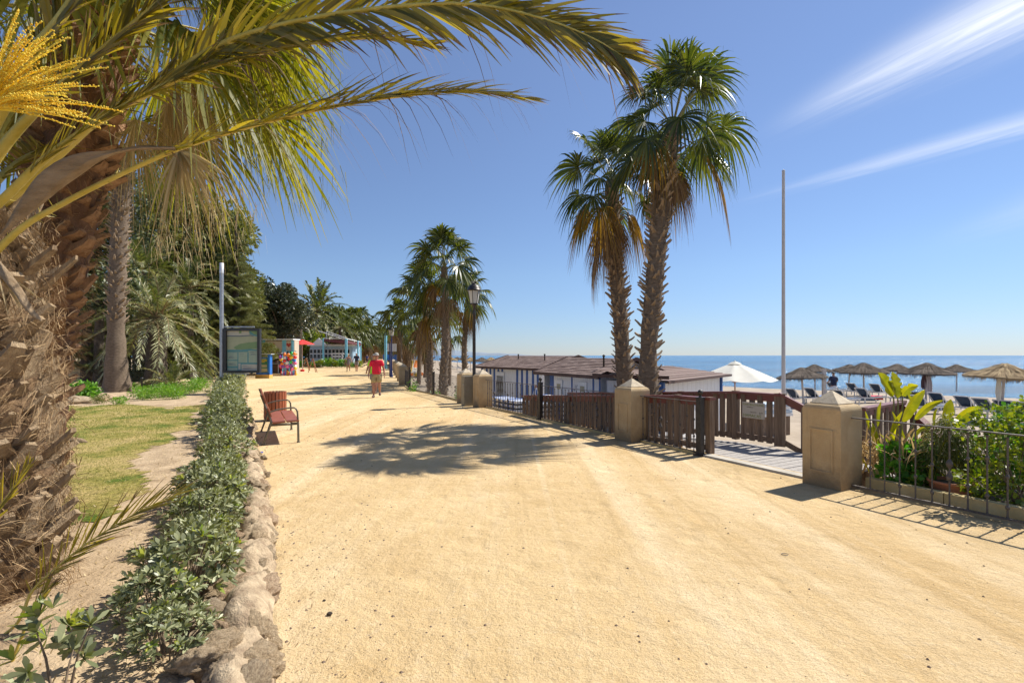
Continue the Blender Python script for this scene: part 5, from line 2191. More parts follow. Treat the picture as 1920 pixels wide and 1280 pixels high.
VN = (0, -1, .25)
big_frond([(-60, 445, 3.15), (100, 300, 3.1), (188, 222, 3.05), (302, 154, 3.0), (437, 74, 3.0), (638, 26, 3.0), (860, 8, 3.0), (1010, 34, 3.05), (1110, 72, 3.1), (1168, 106, 3.1)],
          r0=.026, r1=.004, nl=132, Lmax=.50, width=.036, a0=42, a1=24, vee=8, droop=.20, nrm=VN, seed=1, s0=.30, k=5, tipdry=.10, spines=26, lprof=[.45, .85, 1, .85, .5], jit=.10, nsd=10)
big_frond([(-40, 505, 3.0), (37, 430, 3.0), (110, 386, 3.0), (201, 339, 3.0), (336, 279, 3.0), (504, 228, 3.0), (638, 198, 3.0), (760, 180, 3.0), (880, 172, 3.05), (985, 186, 3.1)],
          r0=.020, r1=.0035, nl=84, Lmax=.42, width=.024, a0=32, a1=14, vee=38, droop=.16, nrm=(0, -.75, .7), seed=2, s0=.42, k=5, tipdry=.35, spines=26, lprof=[.6, .95, 1, .75, .4], jit=.13, nsd=10)
big_frond([(-60, 430, 2.9), (10, 370, 2.9), (95, 290, 2.9), (225, 205, 2.9), (380, 130, 2.95), (560, 85, 3.0), (700, 72, 3.05), (806, 86, 3.1)],
          r0=.026, r1=.004, nl=100, Lmax=.38, width=.026, a0=30, a1=16, vee=30, droop=.12, nrm=(0, -.8, .6), seed=3, s0=.22, k=5, tipdry=.10, spines=20, lprof=[.5, .9, 1, .8, .45], jit=.12, nsd=10)
big_frond([(-60, 380, 2.8), (0, 285, 2.8), (60, 215, 2.8), (140, 140, 2.8), (225, 68, 2.8), (300, 5, 2.8), (420, -90, 2.85), (560, -180, 2.9)],
          r0=.028, r1=.006, nl=80, Lmax=.42, width=.026, a0=34, a1=22, vee=25, droop=.15, nrm=VN, seed=4, s0=.30, k=4, tipdry=.1, spines=20, nsd=10)
big_frond([(-60, 310, 2.6), (0, 205, 2.6), (50, 115, 2.6), (110, 40, 2.6), (160, -40, 2.6), (230, -160, 2.7)],
          r0=.038, r1=.008, nl=60, Lmax=.42, width=.028, a0=40, a1=22, vee=25, droop=.15, nrm=VN, seed=5, s0=.42, k=4, spines=16, nsd=10)
# low fronds at the bottom left
big_frond([(-120, 1255, 2.7), (20, 1180, 2.75), (60, 1108, 2.8), (104, 1066, 2.85), (155, 1024, 2.9), (210, 988, 2.95), (265, 956, 3.0), (338, 922, 3.1)],
          r0=.011, r1=.002, nl=32, Lmax=.33, width=.013, a0=40, a1=16, vee=40, droop=.03, nrm=(0.2, -.9, .5), seed=6, s0=.28, k=3, lprof=[.4, .8, 1, .8, .5], jit=.07)
big_frond([(-90, 1100, 2.4), (-40, 1020, 2.4), (-10, 965, 2.4), (25, 915, 2.4), (55, 868, 2.4)], r0=.012, r1=.002, nl=22, Lmax=.26, width=.013, a0=35, a1=12, vee=30, droop=.03, nrm=(0, -1, .2), seed=7, s0=.1, k=3, jit=.15)
big_frond([(15, 1262, 2.5), (38, 1200, 2.5), (60, 1150, 2.52), (82, 1112, 2.54), (94, 1100, 2.55)], r0=.008, r1=.002, nl=12, Lmax=.14, width=.014, a0=18, a1=8, vee=10, droop=.03, nrm=(0, -1, .2), seed=8, s0=.3, k=3, jit=.08)
# fronds growing away to the left and behind, out of frame mostly
gm = [feather('frond', [Vector((cos(radians(e)) * L_ * q_, 0, sin(radians(e)) * L_ * q_ - .42 * q_ * q_ * L_ * cos(radians(e)))) for q_ in np.linspace(0, 1, 7)], DATE, r0=.03, r1=.004, nl=60,
              Lmax=.40, width=.026, a0=50, a1=25, vee=28, droop=.15, seed=40 + e, s0=.2, k=3) for e, L_ in ((70, 2.6), (45, 2.8), (15, 2.6))]
for i in range(14):
    az = radians(105 + i * 12)
    obj('frond', gm[i % 3], t, loc=Vector((-.08, 0, 2.5)), rot=(0, random.uniform(-.1, .1), az))
# spathe: dry boat shaped sheath
sp_ = [P3(-30, 470, 2.75), P3(15, 428, 2.75), P3(55, 380, 2.75), P3(100, 335, 2.75), P3(150, 305, 2.75), P3(200, 289, 2.75), P3(262, 278, 2.78), P3(330, 279, 2.8)]
mb = MB()
C = catmull(sp_, 26)
V, F = [], []
for i, c in enumerate(C):
    q = i / 25
    w_ = .010 + .052 * max(0, sin(pi * min(1, max(0, (q - .12) / .62)))) ** 1.1 * (1 if q < .74 else 0)
    tt_ = (C[min(i + 1, 25)] - C[max(i - 1, 0)]).normalized()
    sd = tt_.cross(Vector((0, -1, 0))).normalized()
    for k in range(13):
        a = pi * (-.15 + 1.3 * k / 12)
        V.append(c + sd * (w_ * cos(a)) * (1 + .03 * sin(k * 3 + i)) + Vector((0, -1, 0)) * (w_ * .7 * sin(a) + .006 * sin(k * 5.1 + i * .35)))
for i in range(25):
    for k in range(12):
        F.append((i * 13 + k, i * 13 + k + 1, (i + 1) * 13 + k + 1, (i + 1) * 13 + k))
mb.add([tuple(v - b) for v in V], F)
obj('dry_spathe', mb.build('dry_spathe', M['spathe']), t)
# second brown split sheath lower left
mb = MB()
mb.tube([v - b for v in catmull([P3(-20, 480, 2.5), P3(30, 540, 2.5), P3(55, 580, 2.5), P3(78, 602, 2.52)], 10)], [.03, .032, .03, .028, .025, .024, .02, .018, .014, .008], 8, squash=.5)
obj('dry_sheath', mb.build('dry_sheath', M['spathe']), t)
mb = MB()
hub = np.array(tuple(P3(-8, 505, 2.6) - b))
aa = np.radians(rng.uniform(-62, -28, 24))
D = norm(np.stack([np.cos(aa), rng.normal(0, .15, 24), np.sin(aa)], 1))
mb.strips(np.tile(hub, (24, 1)), D, perp(D), rng.uniform(.15, .30, 24), .010, .2, k=3, prof=[1, .8, .5, .1])
obj('dry_bract', mb.build('dry_bract', M['leaf_straw']), t)
# yellow flower cluster
fl_ = [v - b for v in [P3(-70, 300, 2.35), P3(-30, 220, 2.35), P3(0, 170, 2.35)]]
mb = MB()
mb.tube(fl_, [.016, .012, .008], 6)
hub = np.array(tuple(P3(-25, 205, 2.35) - b))
r_ = np.random.default_rng(5)
nf = 120
aa = np.radians(r_.uniform(8, 118, nf))
D = norm(np.stack([np.cos(aa), r_.normal(0, .28, nf), np.sin(aa)], 1))
Lf = r_.uniform(.36, .68, nf) * (1 - .15 * np.abs(aa - .9))
mb2 = MB()
mb2.strips(np.tile(hub, (nf, 1)), D, perp(D, r_), Lf, .007, .26, k=5, prof=[1, 1, 1, 1, .6])
# beads along each strand
V_, F_ = [], []
for j in range(nf):
    m_ = 34
    tt_ = np.linspace(.30, 1, m_)
    c = hub + D[j] * (Lf[j] * tt_)[:, None] - np.array([0, 0, 1]) * (.26 * Lf[j] * tt_ ** 2)[:, None] + r_.normal(0, .003, (m_, 3))
    s_ = .0052
    for cc_ in c:
        n0 = len(V_)
        V_ += [tuple(cc_ + s_ * np.array(o)) for o in ((1, 0, 0), (0, 1, 0), (-1, 0, 0), (0, -1, 0), (0, 0, 1), (0, 0, -1))]
        F_ += [(n0, n0 + 1, n0 + 4), (n0 + 1, n0 + 2, n0 + 4), (n0 + 2, n0 + 3, n0 + 4), (n0 + 3, n0, n0 + 4), (n0 + 1, n0, n0 + 5), (n0 + 2, n0 + 1, n0 + 5), (n0 + 3, n0 + 2, n0 + 5), (n0, n0 + 3, n0 + 5)]
mb2.add(V_, F_)
fo = obj('flower_stalk', mb.build('flower_stalk', M['rachis']), t)
obj('flower_strands', mb2.build('flower_strands', M['flower']), fo)

# ------------------------------------------------------------------ mid distance date palms
PHX = {}


def phx_variants(key):
    if key in PHX:
        return PHX[key]
    m = {'n': [M['petiole'], M['leaf_phx_dk']], 'o': [M['petiole_dead'], M['leaf_phx_old']]}[key[0]]
    nl = 46 if key[1] == 'm' else 24
    wd = .045 if key[1] == 'm' else .09
    L_ = []
    for el, sag in ((80, .30), (62, .45), (42, .62), (20, .72), (-6, .70), (-30, .5)):
        e = radians(el)
        for i in range(2):
            rr_ = random.uniform(.9, 1.08)
            pts = [Vector((cos(e) * q_ * rr_ + .12 * q_, .06 * sin(q_ * 3 + i * 2), sin(e) * q_ * rr_ - sag * q_ ** 2.1)) for q_ in np.linspace(0, 1, 8)]
            L_.append(feather('frond', [p * 2.6 for p in pts], m, r0=.022, r1=.004, nl=nl, Lmax=.42, width=wd, a0=55, a1=25, vee=30, droop=.3, seed=el + i, s0=.10, k=2, nsd=4, jit=.14))
    PHX[key] = L_
    return L_


def date_palm(label, base, H, r, n, sc, key='nm', bark='bark_dark', old=.35, low=5, group='garden palms', lean=(0, 0)):
    t = thing('date_palm', label, 'palm tree', tuple(base), 0, group)
    top = Vector((lean[0], lean[1], H))
    if H > .3:
        mb = MB()
        mb.tube(catmull([Vector((0, 0, 0)), top * .5 + Vector((.05, 0, 0)), top], 16), [r * (1.15 - .2 * i / 15) * (1 + .06 * (i % 2)) for i in range(16)], 14, jitter=.08)
        obj('trunk', mb.build('trunk', M[bark]), t)
    a, o_ = phx_variants(key), phx_variants('o' + key[1])
    for i in range(n):
        q = (i + .5) / n
        cls = min(low, int(q * (low + 1)))
        th = i * 2.39996 + random.uniform(-.2, .2)
        lib = o_ if random.random() < old * (.4 + q) else a
        obj('frond', lib[cls * 2 + random.randrange(2)], t, loc=top, rot=(random.uniform(-.1, .1), random.uniform(-.08, .08), th), scale=sc * random.uniform(.85, 1.12))
    return t


def gbase(x, Y):
    return Vector((px(x, Y), Y, .06))


date_palm('feathery date palm with arching pale fronds right of the slender palm', gbase(292, 24), 3.4, .40, 54, 1.25, 'nm', old=.75)
date_palm('low trunkless date palm clump under the arching fronds', gbase(322, 22), .1, .3, 30, .72, 'nm', low=4, old=.3)
date_palm('small bushy date palm with lit tips left of the map board pole', gbase(352, 26), 1.2, .3, 34, .80, 'nm', old=.2)
date_palm('date palm on a dark trunk, nearest the map board pole', gbase(386, 31), 2.6, .33, 40, .95, 'nm', old=.3)
date_palm('shaded date palm left behind the slender palm trunk', gbase(186, 29), 3.0, .38, 40, 1.15, 'nm', old=.5)
date_palm('dark date palm filling the gap behind the shaggy trunks', gbase(120, 30), 4.6, .38, 40, 1.3, 'nm', old=.25)
date_palm('tall arching date palm between the slender palm and the pole, upper left one', gbase(262, 29), 6.4, .32, 46, 1.15, 'nm', old=.55)
date_palm('tall arching date palm between the slender palm and the pole, right hand one', gbase(350, 30), 5.6, .32, 46, 1.1, 'nm', old=.6)
date_palm('date palm rising behind the map board pole among the olive green trees', gbase(415, 35), 7.2, .32, 44, 1.1, 'nm', old=.5)
date_palm('tall date palm high behind the slender palm', gbase(300, 33), 7.2, .38, 44, 1.25, 'nm', old=.2)
date_palm('large dense date palm above the restaurant, against the sky', Vector((px(594, 82), 82, .05)), 8.8, .6, 66, 2.6, 'nf', old=.35)
for i, (x, Y, H, sc, lab) in enumerate([(560, 66, 6.8, 1.2, 'dark palm just left of the large dense one above the restaurant'), (640, 76, 5.9, 1.2, 'palm just right of the large dense one above the restaurant'), (622, 90, 6.6, 1.1, 'palm tuft behind the large dense one'),
                                        (548, 74, 7.6, 1.2, 'palm tip rising over the dark glossy tree')]):
    date_palm(lab, Vector((px(x, Y), Y, 0)), H, .4, 30, sc, 'nf', group='palms behind the restaurant')
for i, (x, Y, yc, nd, sc, lab) in enumerate([(660, 92, 598, 12, 1.7, 'fan palm left of the pair above the maroon awning'), (676, 100, 596, 14, 1.8, 'fan palm right of the pair above the maroon awning'),
                                             (646, 86, 612, 14, 1.7, 'fan palm lower behind the maroon awning'), (683, 96, 622, 34, 1.9, 'fan palm with long straw skirt, first of the skirted row'),
                                             (690, 108, 626, 34, 2.0, 'fan palm with long straw skirt, second of the skirted row'), (696, 122, 630, 34, 2.1, 'fan palm with long straw skirt, third of the skirted row'),
                                             (701, 138, 633, 30, 2.2, 'fan palm with long straw skirt, fourth of the skirted row'), (706, 156, 636, 26, 2.3, 'fan palm with long straw skirt, last of the skirted row'),
                                             (709, 170, 625, 8, 2.2, 'tiny palm standing up beyond the skirted row'), (722, 190, 627, 8, 2.2, 'tiny palm in the gap above the far end of the walk'),
                                             (715, 210, 642, 12, 2.8, 'squat palm closing the far end of the walk'), (729, 120, 640, 12, 2.0, 'palm at the far end behind the small lantern lamp'),
                                             (668, 84, 630, 26, 1.8, 'straw skirted palm behind the awning corner')]):
    bb = Vector((px(x, Y), Y, 0))
    tp = P3(x, yc, Y)
    t = thing('fan_palm', lab, 'palm tree', tuple(bb), 0, 'fan palms beyond the restaurant')
    trunk(t, bb, [bb, bb.lerp(tp, .5), tp], [.3, .25, .25], M['bark_grey'], sides=8)
    g, d = fan_variants('green', 'f'), fan_variants('dead', 'f')
    for k in range(24):
        cls = min(4, k // 5)
        obj('frond', g[cls * 2 + k % 2], t, loc=tp - bb, rot=(0, 0, k * 2.4), scale=sc * random.uniform(.75, 1))
    for k in range(nd):
        obj('dead_frond', FANC_straw[k % 6] if 'FANC_straw' in globals() else d[k % len(d)], t, loc=tp - bb + Vector((0, 0, -.3 - (k / nd) * min(2.6, (tp - bb).z * .5))), rot=(0, 0, k * 2.4 + 1), scale=sc * random.uniform(.6, .85))


# ------------------------------------------------------------------ conifers, broadleaf and background trees
def conifer_branch(seed, L=3.4):
    r = np.random.default_rng(abs(int(seed)))
    mb = MB()
    pts = [Vector((L * q, .06 * sin(q * 5 + seed), .10 * L * sin(q * 1.6) - .26 * L * q * q + .10 * L * q ** 4)) for q in np.linspace(0, 1, 10)]
    mb.tube(pts, [.035 * (1 - q) + .006 for q in np.linspace(0, 1, 10)], 5, 0)
    Pa = np.array([tuple(p) for p in pts])
    n = 60
    s_ = np.repeat(np.linspace(.10, 1, n), 2)
    sd = np.tile([-1, 1], n)
    P = np.stack([np.interp(s_, np.linspace(0, 1, 10), Pa[:, i]) for i in range(3)], 1)
    tw = .95 * (1.08 - s_) ** .6 * r.uniform(.6, 1.1, 2 * n)
    D = norm(np.stack([.55 + 0 * s_, sd * (.8 + r.normal(0, .15, 2 * n)), -.30 + r.normal(0, .12, 2 * n)], 1))
    mb.strips(P, D, np.tile([0, 0, 1.0], (2 * n, 1)), tw, .02, .35, k=3, prof=[1, .9, .6, .2], mi=0)
    # needles along the twigs
    m_ = 26
    u = r.random((2 * n, m_))
    Q = P[:, None, :] + D[:, None, :] * (tw[:, None] * u)[:, :, None]
    Q[:, :, 2] -= .35 * tw[:, None] * u ** 2
    Q = Q.reshape(-1, 3)
    DD = np.repeat(D, m_, 0)
    dd = norm(DD * .7 + rv(len(Q), .6, r) + np.array([0, 0, .25]))
    mb.strips(Q, dd, perp(dd, r), r.uniform(.10, .22, len(Q)), .028, .1, k=1, prof=[1, .2], mi=1)
    return mb.build('branch', [M['bark_dark'], M['leaf_conifer']])


CB = [conifer_branch(s) for s in range(3)]


def conifer(label, base, H, R, z0=.8, wh=.62, az0=0):
    t = thing('conifer', label, 'conifer', tuple(base), 0, 'dark conifers behind the lawn')
    mb = MB()
    mb.tube([(0, 0, 0), (0, 0, H * .5), (0, 0, H)], [.30, .2, .04], 10)
    obj('trunk', mb.build('trunk', M['bark_dark']), t)
    z, k = z0, 0
    while z < H - .4:
        q = (z - z0) / (H - z0)
        rad = R * (1 - q) ** .75
        for j in range(7):
            obj('branch', CB[(j + k) % 3], t, loc=(0, 0, z + random.uniform(-.12, .12)), rot=(random.uniform(-.15, .15), random.uniform(-.2, .12), az0 + j * pi / 3 + k * .5 + random.uniform(-.25, .25)), scale=rad / 3.4 * random.uniform(.8, 1.12))
        z += wh
        k += 1
    return t


conifer('dark layered conifer just behind the map board', Vector((px(442, 33), 33, 0)), 11.0, 2.4, 3.3, .45)
conifer('taller dark conifer left of the one behind the map board', Vector((px(396, 37), 37, 0)), 13.5, 4.2, 2.0, .55)
conifer('dark conifer behind the slender palm, half hidden by the hanging dry leaf', Vector((px(330, 41), 41, 0)), 15.0, 4.4, 2.0, .6)
conifer('small conifer with light green tufts left of the slender palm trunk', Vector((px(163, 25), 25, 0)), 6.0, 1.5, 1.2, .5)


def leafy_tree(name, label, base, clumps, n, size, key, trunk_h=3, cat='tree', group=None, seed=0, aspect=.5, trad=.2, shell=.55):
    r = np.random.default_rng(abs(int(seed)))
    t = thing(name, label, cat, tuple(base), 0, group)
    c = np.array([k[:3] for k in clumps], float)
    R = np.array([k[3] for k in clumps], float)
    if trunk_h:
        mb = MB()
        mb.tube(catmull([Vector((0, 0, 0)), Vector((.1, 0, trunk_h * .5)), Vector((0, 0, trunk_h))], 8), [trad * (1.2 - .4 * i / 7) for i in range(8)], 10, jitter=.05)
        for k in clumps[:8]:
            mb.tube([(0, 0, trunk_h * .8), (k[0] * .5, k[1] * .5, (trunk_h + k[2]) / 2), tuple(k[:3])], [trad * .5, trad * .3, .03], 6)
        obj('trunk', mb.build('trunk', M['bark_dark']), t)
    mb = MB()
    leaf_cloud(mb, c, R, n, size, r, aspect=aspect, shell=shell)
    obj('crown', mb.build('crown', M[key]), t)
    return t


def rand_clumps(n, R, z0, z1, r0, r1, seed, sq=1.0):
    r = random.Random(seed)
    out_ = []
    for i in range(n):
        a = r.uniform(0, 2 * pi)
        q = sqrt(r.random())
        z = r.uniform(z0, z1)
        k = 1 - .55 * abs((z - (z0 + z1) / 2) / ((z1 - z0) / 2)) ** 2
        out_.append((cos(a) * R * q * k, sin(a) * R * q * k * sq, z, r.uniform(r0, r1)))
    return out_


leafy_tree('broadleaf_tree', 'dark glossy leaved tree overhanging the kiosk, right of the conifers', Vector((px(530, 43.5), 43.5, 0)), rand_clumps(38, 2.2, 3.7, 7.4, .5, 1.0, 3) + [(-.6, 0, 3.5, .6), (.8, 0, 3.7, .6), (-1.6, -.5, 7.4, .8), (-1.4, 0, 8.0, .6)], 19000, .20, 'leaf_broad', 3.2, seed=4, trad=.25)
bgt = [(425, 37, 2.3, 5.5, 12.0, 'leaf_conifer', 'olive green fine leaved tree crowding the conifers'), (345, 36, 3.0, 5.0, 13.5, 'leaf_conifer', 'olive green tall tree between the slender palm and the conifers'), (165, 44, 4.5, 2.0, 16, 'leaf_bg', 'shadowy tree deep behind the low garden wall'), (80, 42, 4.5, 2.0, 13, 'leaf_bg', 'tall dark tree at the far left behind the palms'), (235, 40, 4.2, 2.0, 17, 'leaf_bg', 'dense dark tree behind the slender palm'),
       (10, 40, 4.5, 2.5, 13, 'leaf_broad', 'dark tree at the left frame edge behind the shaggy palm'), (300, 45, 4.2, 1.5, 17, 'leaf_bg', 'dark tree behind the arching date palm'), (365, 48, 3.8, 1.0, 8, 'leaf_bg', 'dark low tree left behind the map board pole'),
       (425, 50, 3.6, 1.0, 9.2, 'leaf_bg', 'dark tree between the conifers'), (470, 52, 3.2, 2.4, 8.4, 'leaf_broad', 'dark tree behind the kiosk roof')]
for i, (x, Y, R, z0, z1, key, lab) in enumerate(bgt):
    leafy_tree('dark_tree', lab, Vector((px(x, Y), Y, 0)), rand_clumps(40, R, z0, z1, .7, 1.5, 20 + i), 11000, .32, key, 3, seed=60 + i, trad=.3, group='dark trees closing the garden')
for i, (x, Y, R, z0, z1, lab) in enumerate([(622, 92, 6, 2.5, 9.0, 'green tree mass behind the restaurant roof'), (660, 100, 6, 2.0, 9.5, 'green tree mass above the maroon awning'), (580, 84, 5, 2, 7, 'dark tree right of the glossy tree'), (716, 230, 9, 1, 7, 'far tree at the end of the walk')]):
    leafy_tree('dark_tree', lab, Vector((px(x, Y), Y, 0)), rand_clumps(26, R, z0, z1, 1.2, 2.0, 80 + i), 6000, .6, 'leaf_bg', 3, seed=90 + i, trad=.3, group='trees behind the restaurant')
leafy_tree('olive_green_tree', 'pale green tree in front of the restaurant gable', Vector((px(578, 76), 76, 0)), rand_clumps(18, 2.6, 2.6, 5.0, .5, .9, 8), 5000, .28, 'leaf_yelgrn', 2.6, seed=8)


# ------------------------------------------------------------------ shrubs
def rosette_shrub(seed, R=.36, H=.36, nros=75, lsize=.062, stem=True, new=.06, per=9):
    r = np.random.default_rng(abs(int(seed)))
    mb = MB()
    d = sph(nros, r, -.25)
    rad = r.uniform(.62, 1.05, nros)
    C = d * np.array([R, R, H * .8]) * rad[:, None] + np.array([0, 0, H * .62])
    C[:, 2] = np.maximum(C[:, 2], .05)
    ax = norm(d + rv(nros, .35, r) + np.array([0, 0, .5]))
    k = per
    a1 = perp(ax, r)
    a2 = np.cross(ax, a1)
    for pas, mi in ((0, 0), (1, 1)):
        sel = r.random(nros) < new
        idx_ = np.where(sel if pas else ~sel)[0]
        if not len(idx_):
            continue
        for j in range(k):
            th = 2 * pi * j / k * 2.4 + r.normal(0, .25, len(idx_))
            open_ = np.interp(j, [0, k - 1], [1.25, .35])
            D = ax[idx_] * cos(open_) + (a1[idx_] * np.cos(th)[:, None] + a2[idx_] * np.sin(th)[:, None]) * sin(open_)
            D = norm(D + rv(len(idx_), .1, r))
            S = norm(np.cross(ax[idx_], D))
            L = lsize * r.uniform(.75, 1.25, len(idx_))
            mb.strips(C[idx_], D, S, L, L * .33, .12, k=3, prof=[.2, .65, 1, .3], mi=1 + mi)
    if stem:
        for i in range(0, nros, 6):
            mb.tube([(C[i][0] * .25, C[i][1] * .25, -.02), tuple(C[i] * .6), tuple(C[i])], [.007, .005, .003], 4, 0)
    return mb.build('foliage', [M['twig'], M['pitto'], M['pitto_new']])


hs = [rosette_shrub(s, .30, .34, 120, .062) for s in range(3)]
hf = [rosette_shrub(s + 10, .34, .38, 110, .062, False) for s in range(3)]
hv = [rosette_shrub(s + 20, .45, .45, 70, .09, False, per=6) for s in range(3)]
hp0 = Vector((-1.9, 2.6, .08))
hedge = thing('clipped_hedge', 'low waxy leaved hedge running along the inside of the rock border', 'hedge', tuple(hp0))
y = 2.55
i = 0
while y < 39:
    x = interp_poly(LB, y) - .57
    if not (7.25 < y < 7.75) and random.random() > .06:
        lib = hs if y < 7 else (hf if y < 15 else hv)
        s_ = random.uniform(.68, 1.12) * (.95 if y < 9 else 1.12)
        o = obj('hedge_shrub', lib[i % 3], hedge, loc=Vector((x + random.uniform(-.09, .07), y, gz(x, y) - .02)) - hp0, rot=(0, 0, random.uniform(0, 6)), scale=(s_, s_, s_ * random.uniform(.85, 1.12)))
    y += .30 if y < 12 else (.42 if y < 22 else .60)
    i += 1
t = thing('young_shrub', 'small waxy leaved shrub with yellow green new shoots in the near left corner', 'shrub', (px(112, 2.28), 2.28, .06))
obj('foliage', rosette_shrub(55, .17, .30, 16, .085, True, .22, 10), t)
t = thing('young_shrub', 'sprig of waxy leaves at the very bottom left edge', 'shrub', (px(20, 2.1), 2.1, .02))
obj('foliage', rosette_shrub(56, .12, .18, 8, .07, True, .1, 9), t)


def small_shrub(name, label, loc, R, H, n, size, key, seed, group=None, aspect=.35, cat='shrub'):
    r = np.random.default_rng(abs(int(seed)))
    t = thing(name, label, cat, loc, 0, group)
    mb = MB()
    cl = [(r.uniform(-R, R) * .5, r.uniform(-R, R) * .5, H * r.uniform(.4, .7)) for _ in range(7)]
    leaf_cloud(mb, cl, np.array([[R * .62, R * .62, H * .42]] * 7), n, size, r, aspect=aspect, shell=.35, up=.5)
    obj('foliage', mb.build('foliage', M[key]), t)
    return t


for i, (x, Y, sc, lab) in enumerate([(268, 17.6, 1, 'lime green shrub at the left end of the row, by the tap post'), (286, 17.2, 1.0, 'lime green shrub second from the left of the row'), (303, 18.2, 1.1, 'lime green shrub third from the left of the row'),
                                     (320, 18.6, 1.1, 'lime green shrub in the middle of the row'), (334, 17.6, .95, 'lower lime green shrub in front of the middle of the row'), (347, 19.6, 1.2, 'large lime green shrub right of the row middle'),
                                     (362, 20.4, 1.2, 'lime green shrub second from the right of the row'), (378, 21.0, 1.3, 'brightest lime green shrub at the right end of the row')]):
    small_shrub('lime_shrub', lab, (px(x, Y), Y, .06), .42 * sc, .50 * sc, 900, .07, 'leaf_lime', 200 + i, 'lime shrubs edging the lawn', .3)
small_shrub('green_shrub', 'dark green leafy shrub between pale rocks left of the slender palm', (px(160, 17.0), 17, .06), .55, .62, 900, .13, 'leaf_green', 231, aspect=.4)
small_shrub('green_tuft', 'small lime tuft on the bare soil right of the slender palm foot', (px(226, 15.4), 15.4, .06), .25, .30, 400, .06, 'leaf_lime', 232)
small_shrub('green_tuft', 'small grey green tuft beside the pale rock left of the slender palm', (px(190, 15.8), 15.8, .06), .28, .32, 400, .06, 'leaf_thuja', 233)
small_shrub('dark_shrub', 'dark leafy shrub against the garden wall', (px(200, 25), 25, .06), .8, 1.6, 1500, .14, 'leaf_broad', 234)
small_shrub('dark_shrub', 'dark low shrub under the date palm clump', (px(275, 25), 25, .06), 1.2, 1.3, 2000, .14, 'leaf_broad', 235)
small_shrub('green_shrub', 'green creeper mound beyond the lime row', (px(250, 22), 22, .06), .7, .30, 900, .10, 'leaf_lime', 236)

# ------------------------------------------------------------------ rocks
import bmesh


def rock_mesh(seed, sub, key, amp=.34):
    bm = bmesh.new()
    bmesh.ops.create_icosphere(bm, subdivisions=sub, radius=1)
    o = Vector((seed * 7.3, seed * 3.1, seed * 1.7))
    for v in bm.verts:
        p = v.co.copy()
        n0 = noise.noise(p * 1.1 + o) * amp * 1.15 - .10 * abs(noise.cell(p * 1.9 + o))
        n1 = noise.noise(p * 2.7 + o) * amp * .55
        n2 = abs(noise.noise(p * 5.5 + o)) * amp * .55
        n3 = noise.noise(p * 13 + o) * .035
        cell = noise.cell(p * 3.1 + o) * .05
        n4 = abs(noise.noise(p * 9 + o)) * .10
        v.co = p * (1 + n0 + n1 - n2 * 1.0 - n4 + n3 * .9 + noise.noise(p * 19 + o) * .030 + cell * .6)
    me = bpy.data.meshes.new('rock')
    bm.to_mesh(me)
    bm.free()
    me.polygons.foreach_set('use_smooth', [True] * len(me.polygons))
    me.materials.append(M[key])
    return me


keys = ['rock', 'rock_grey', 'rock_pink', 'rock', 'rock_grey', 'rock']
RN = [rock_mesh(s, 5, keys[s]) for s in range(6)]
RF = [rock_mesh(s + 9, 3, keys[s]) for s in range(6)]
bo = Vector((-2.3, 4.5, 0))
border = thing('rock_border', 'irregular tan rock border edging the sandy walk on the garden side', 'rock border', tuple(bo))
y = 1.35
i = 0
while y < 39.5:
    near = y < 9
    s_ = random.uniform(.10, .19) * (1.0 if near else 1.0) * (1 if y < 14 else 1.35)
    if near and random.random() < .25:
        s_ *= 1.15
    x = interp_poly(LB, y) - s_ * .85 + random.uniform(-.03, .04)
    zz = s_ * random.uniform(.10, .45)
    obj('rock', (RN if near else RF)[i % 6], border, loc=Vector((x, y, zz)) - bo, rot=(random.uniform(-.4, .4), random.uniform(-.4, .4), random.uniform(0, 6.3)),
        scale=(s_ * random.uniform(.9, 1.35), s_ * random.uniform(.8, 1.15), s_ * random.uniform(.6, 1.0)))
    # inner, half buried ones
    if random.random() < .85:
        s2 = s_ * random.uniform(.55, .95)
        obj('rock', (RN if near else RF)[(i * 5 + 2) % 6], border, loc=Vector((x - s_ * 1.25, y + random.uniform(-.1, .1), .10)) - bo, rot=(random.uniform(-.4, .4), random.uniform(-.4, .4), random.uniform(0, 6.3)), scale=(s2 * 1.2, s2, s2 * .8))
    if random.random() < .35:
        s2 = random.uniform(.05, .09)
        obj('rock', (RN if near else RF)[(i * 3 + 1) % 6], border, loc=Vector((x + s_ * .9, y + random.uniform(-.1, .1), s2 * .4)) - bo, rot=(random.uniform(-3, 3), 0, random.uniform(0, 6.3)), scale=s2)
    y += s_ * random.uniform(1.35, 1.8)
    i += 1
# the earthy core that beds the stones together
V, F = [], []
yy = []
y_ = 1.25
while y_ < 39.5:
    yy.append(y_)
    y_ += .035 if y_ < 6 else (.07 if y_ < 14 else .3)
for y_ in yy:
    xe = interp_poly(LB, y_)
    for k in range(15):
        q = k / 14
        x_ = xe - .46 * q + .03
        h_ = .17 * sin(pi * min(1, q * 1.25 + .03)) ** .55 if q < .8 else .17 * (1 - (q - .8) / .2) ** .7 * .0 + .105
        p_ = Vector((x_, y_, 0))
        f = noise.noise(p_ * 4) * .06 + noise.noise(p_ * 11) * .035 + abs(noise.noise(p_ * 26)) * .03
        V.append((x_ + noise.noise(p_ * 7) * .025, y_, max(-.02, h_ * (1 + noise.noise(p_ * 2.2) * .5) + (f if 0 < k < 14 else 0) - .01)))
n_y = len(yy)
F = [(i * 15 + k + 1, i * 15 + k, (i + 1) * 15 + k, (i + 1) * 15 + k + 1) for i in range(n_y - 1) for k in range(14)]
mb = MB()
mb.add(V, F)
me = mb.build('mortar_core', M['rock_grey'])
me.transform(Matrix.Translation(-bo))
obj('mortar_core', me, border)
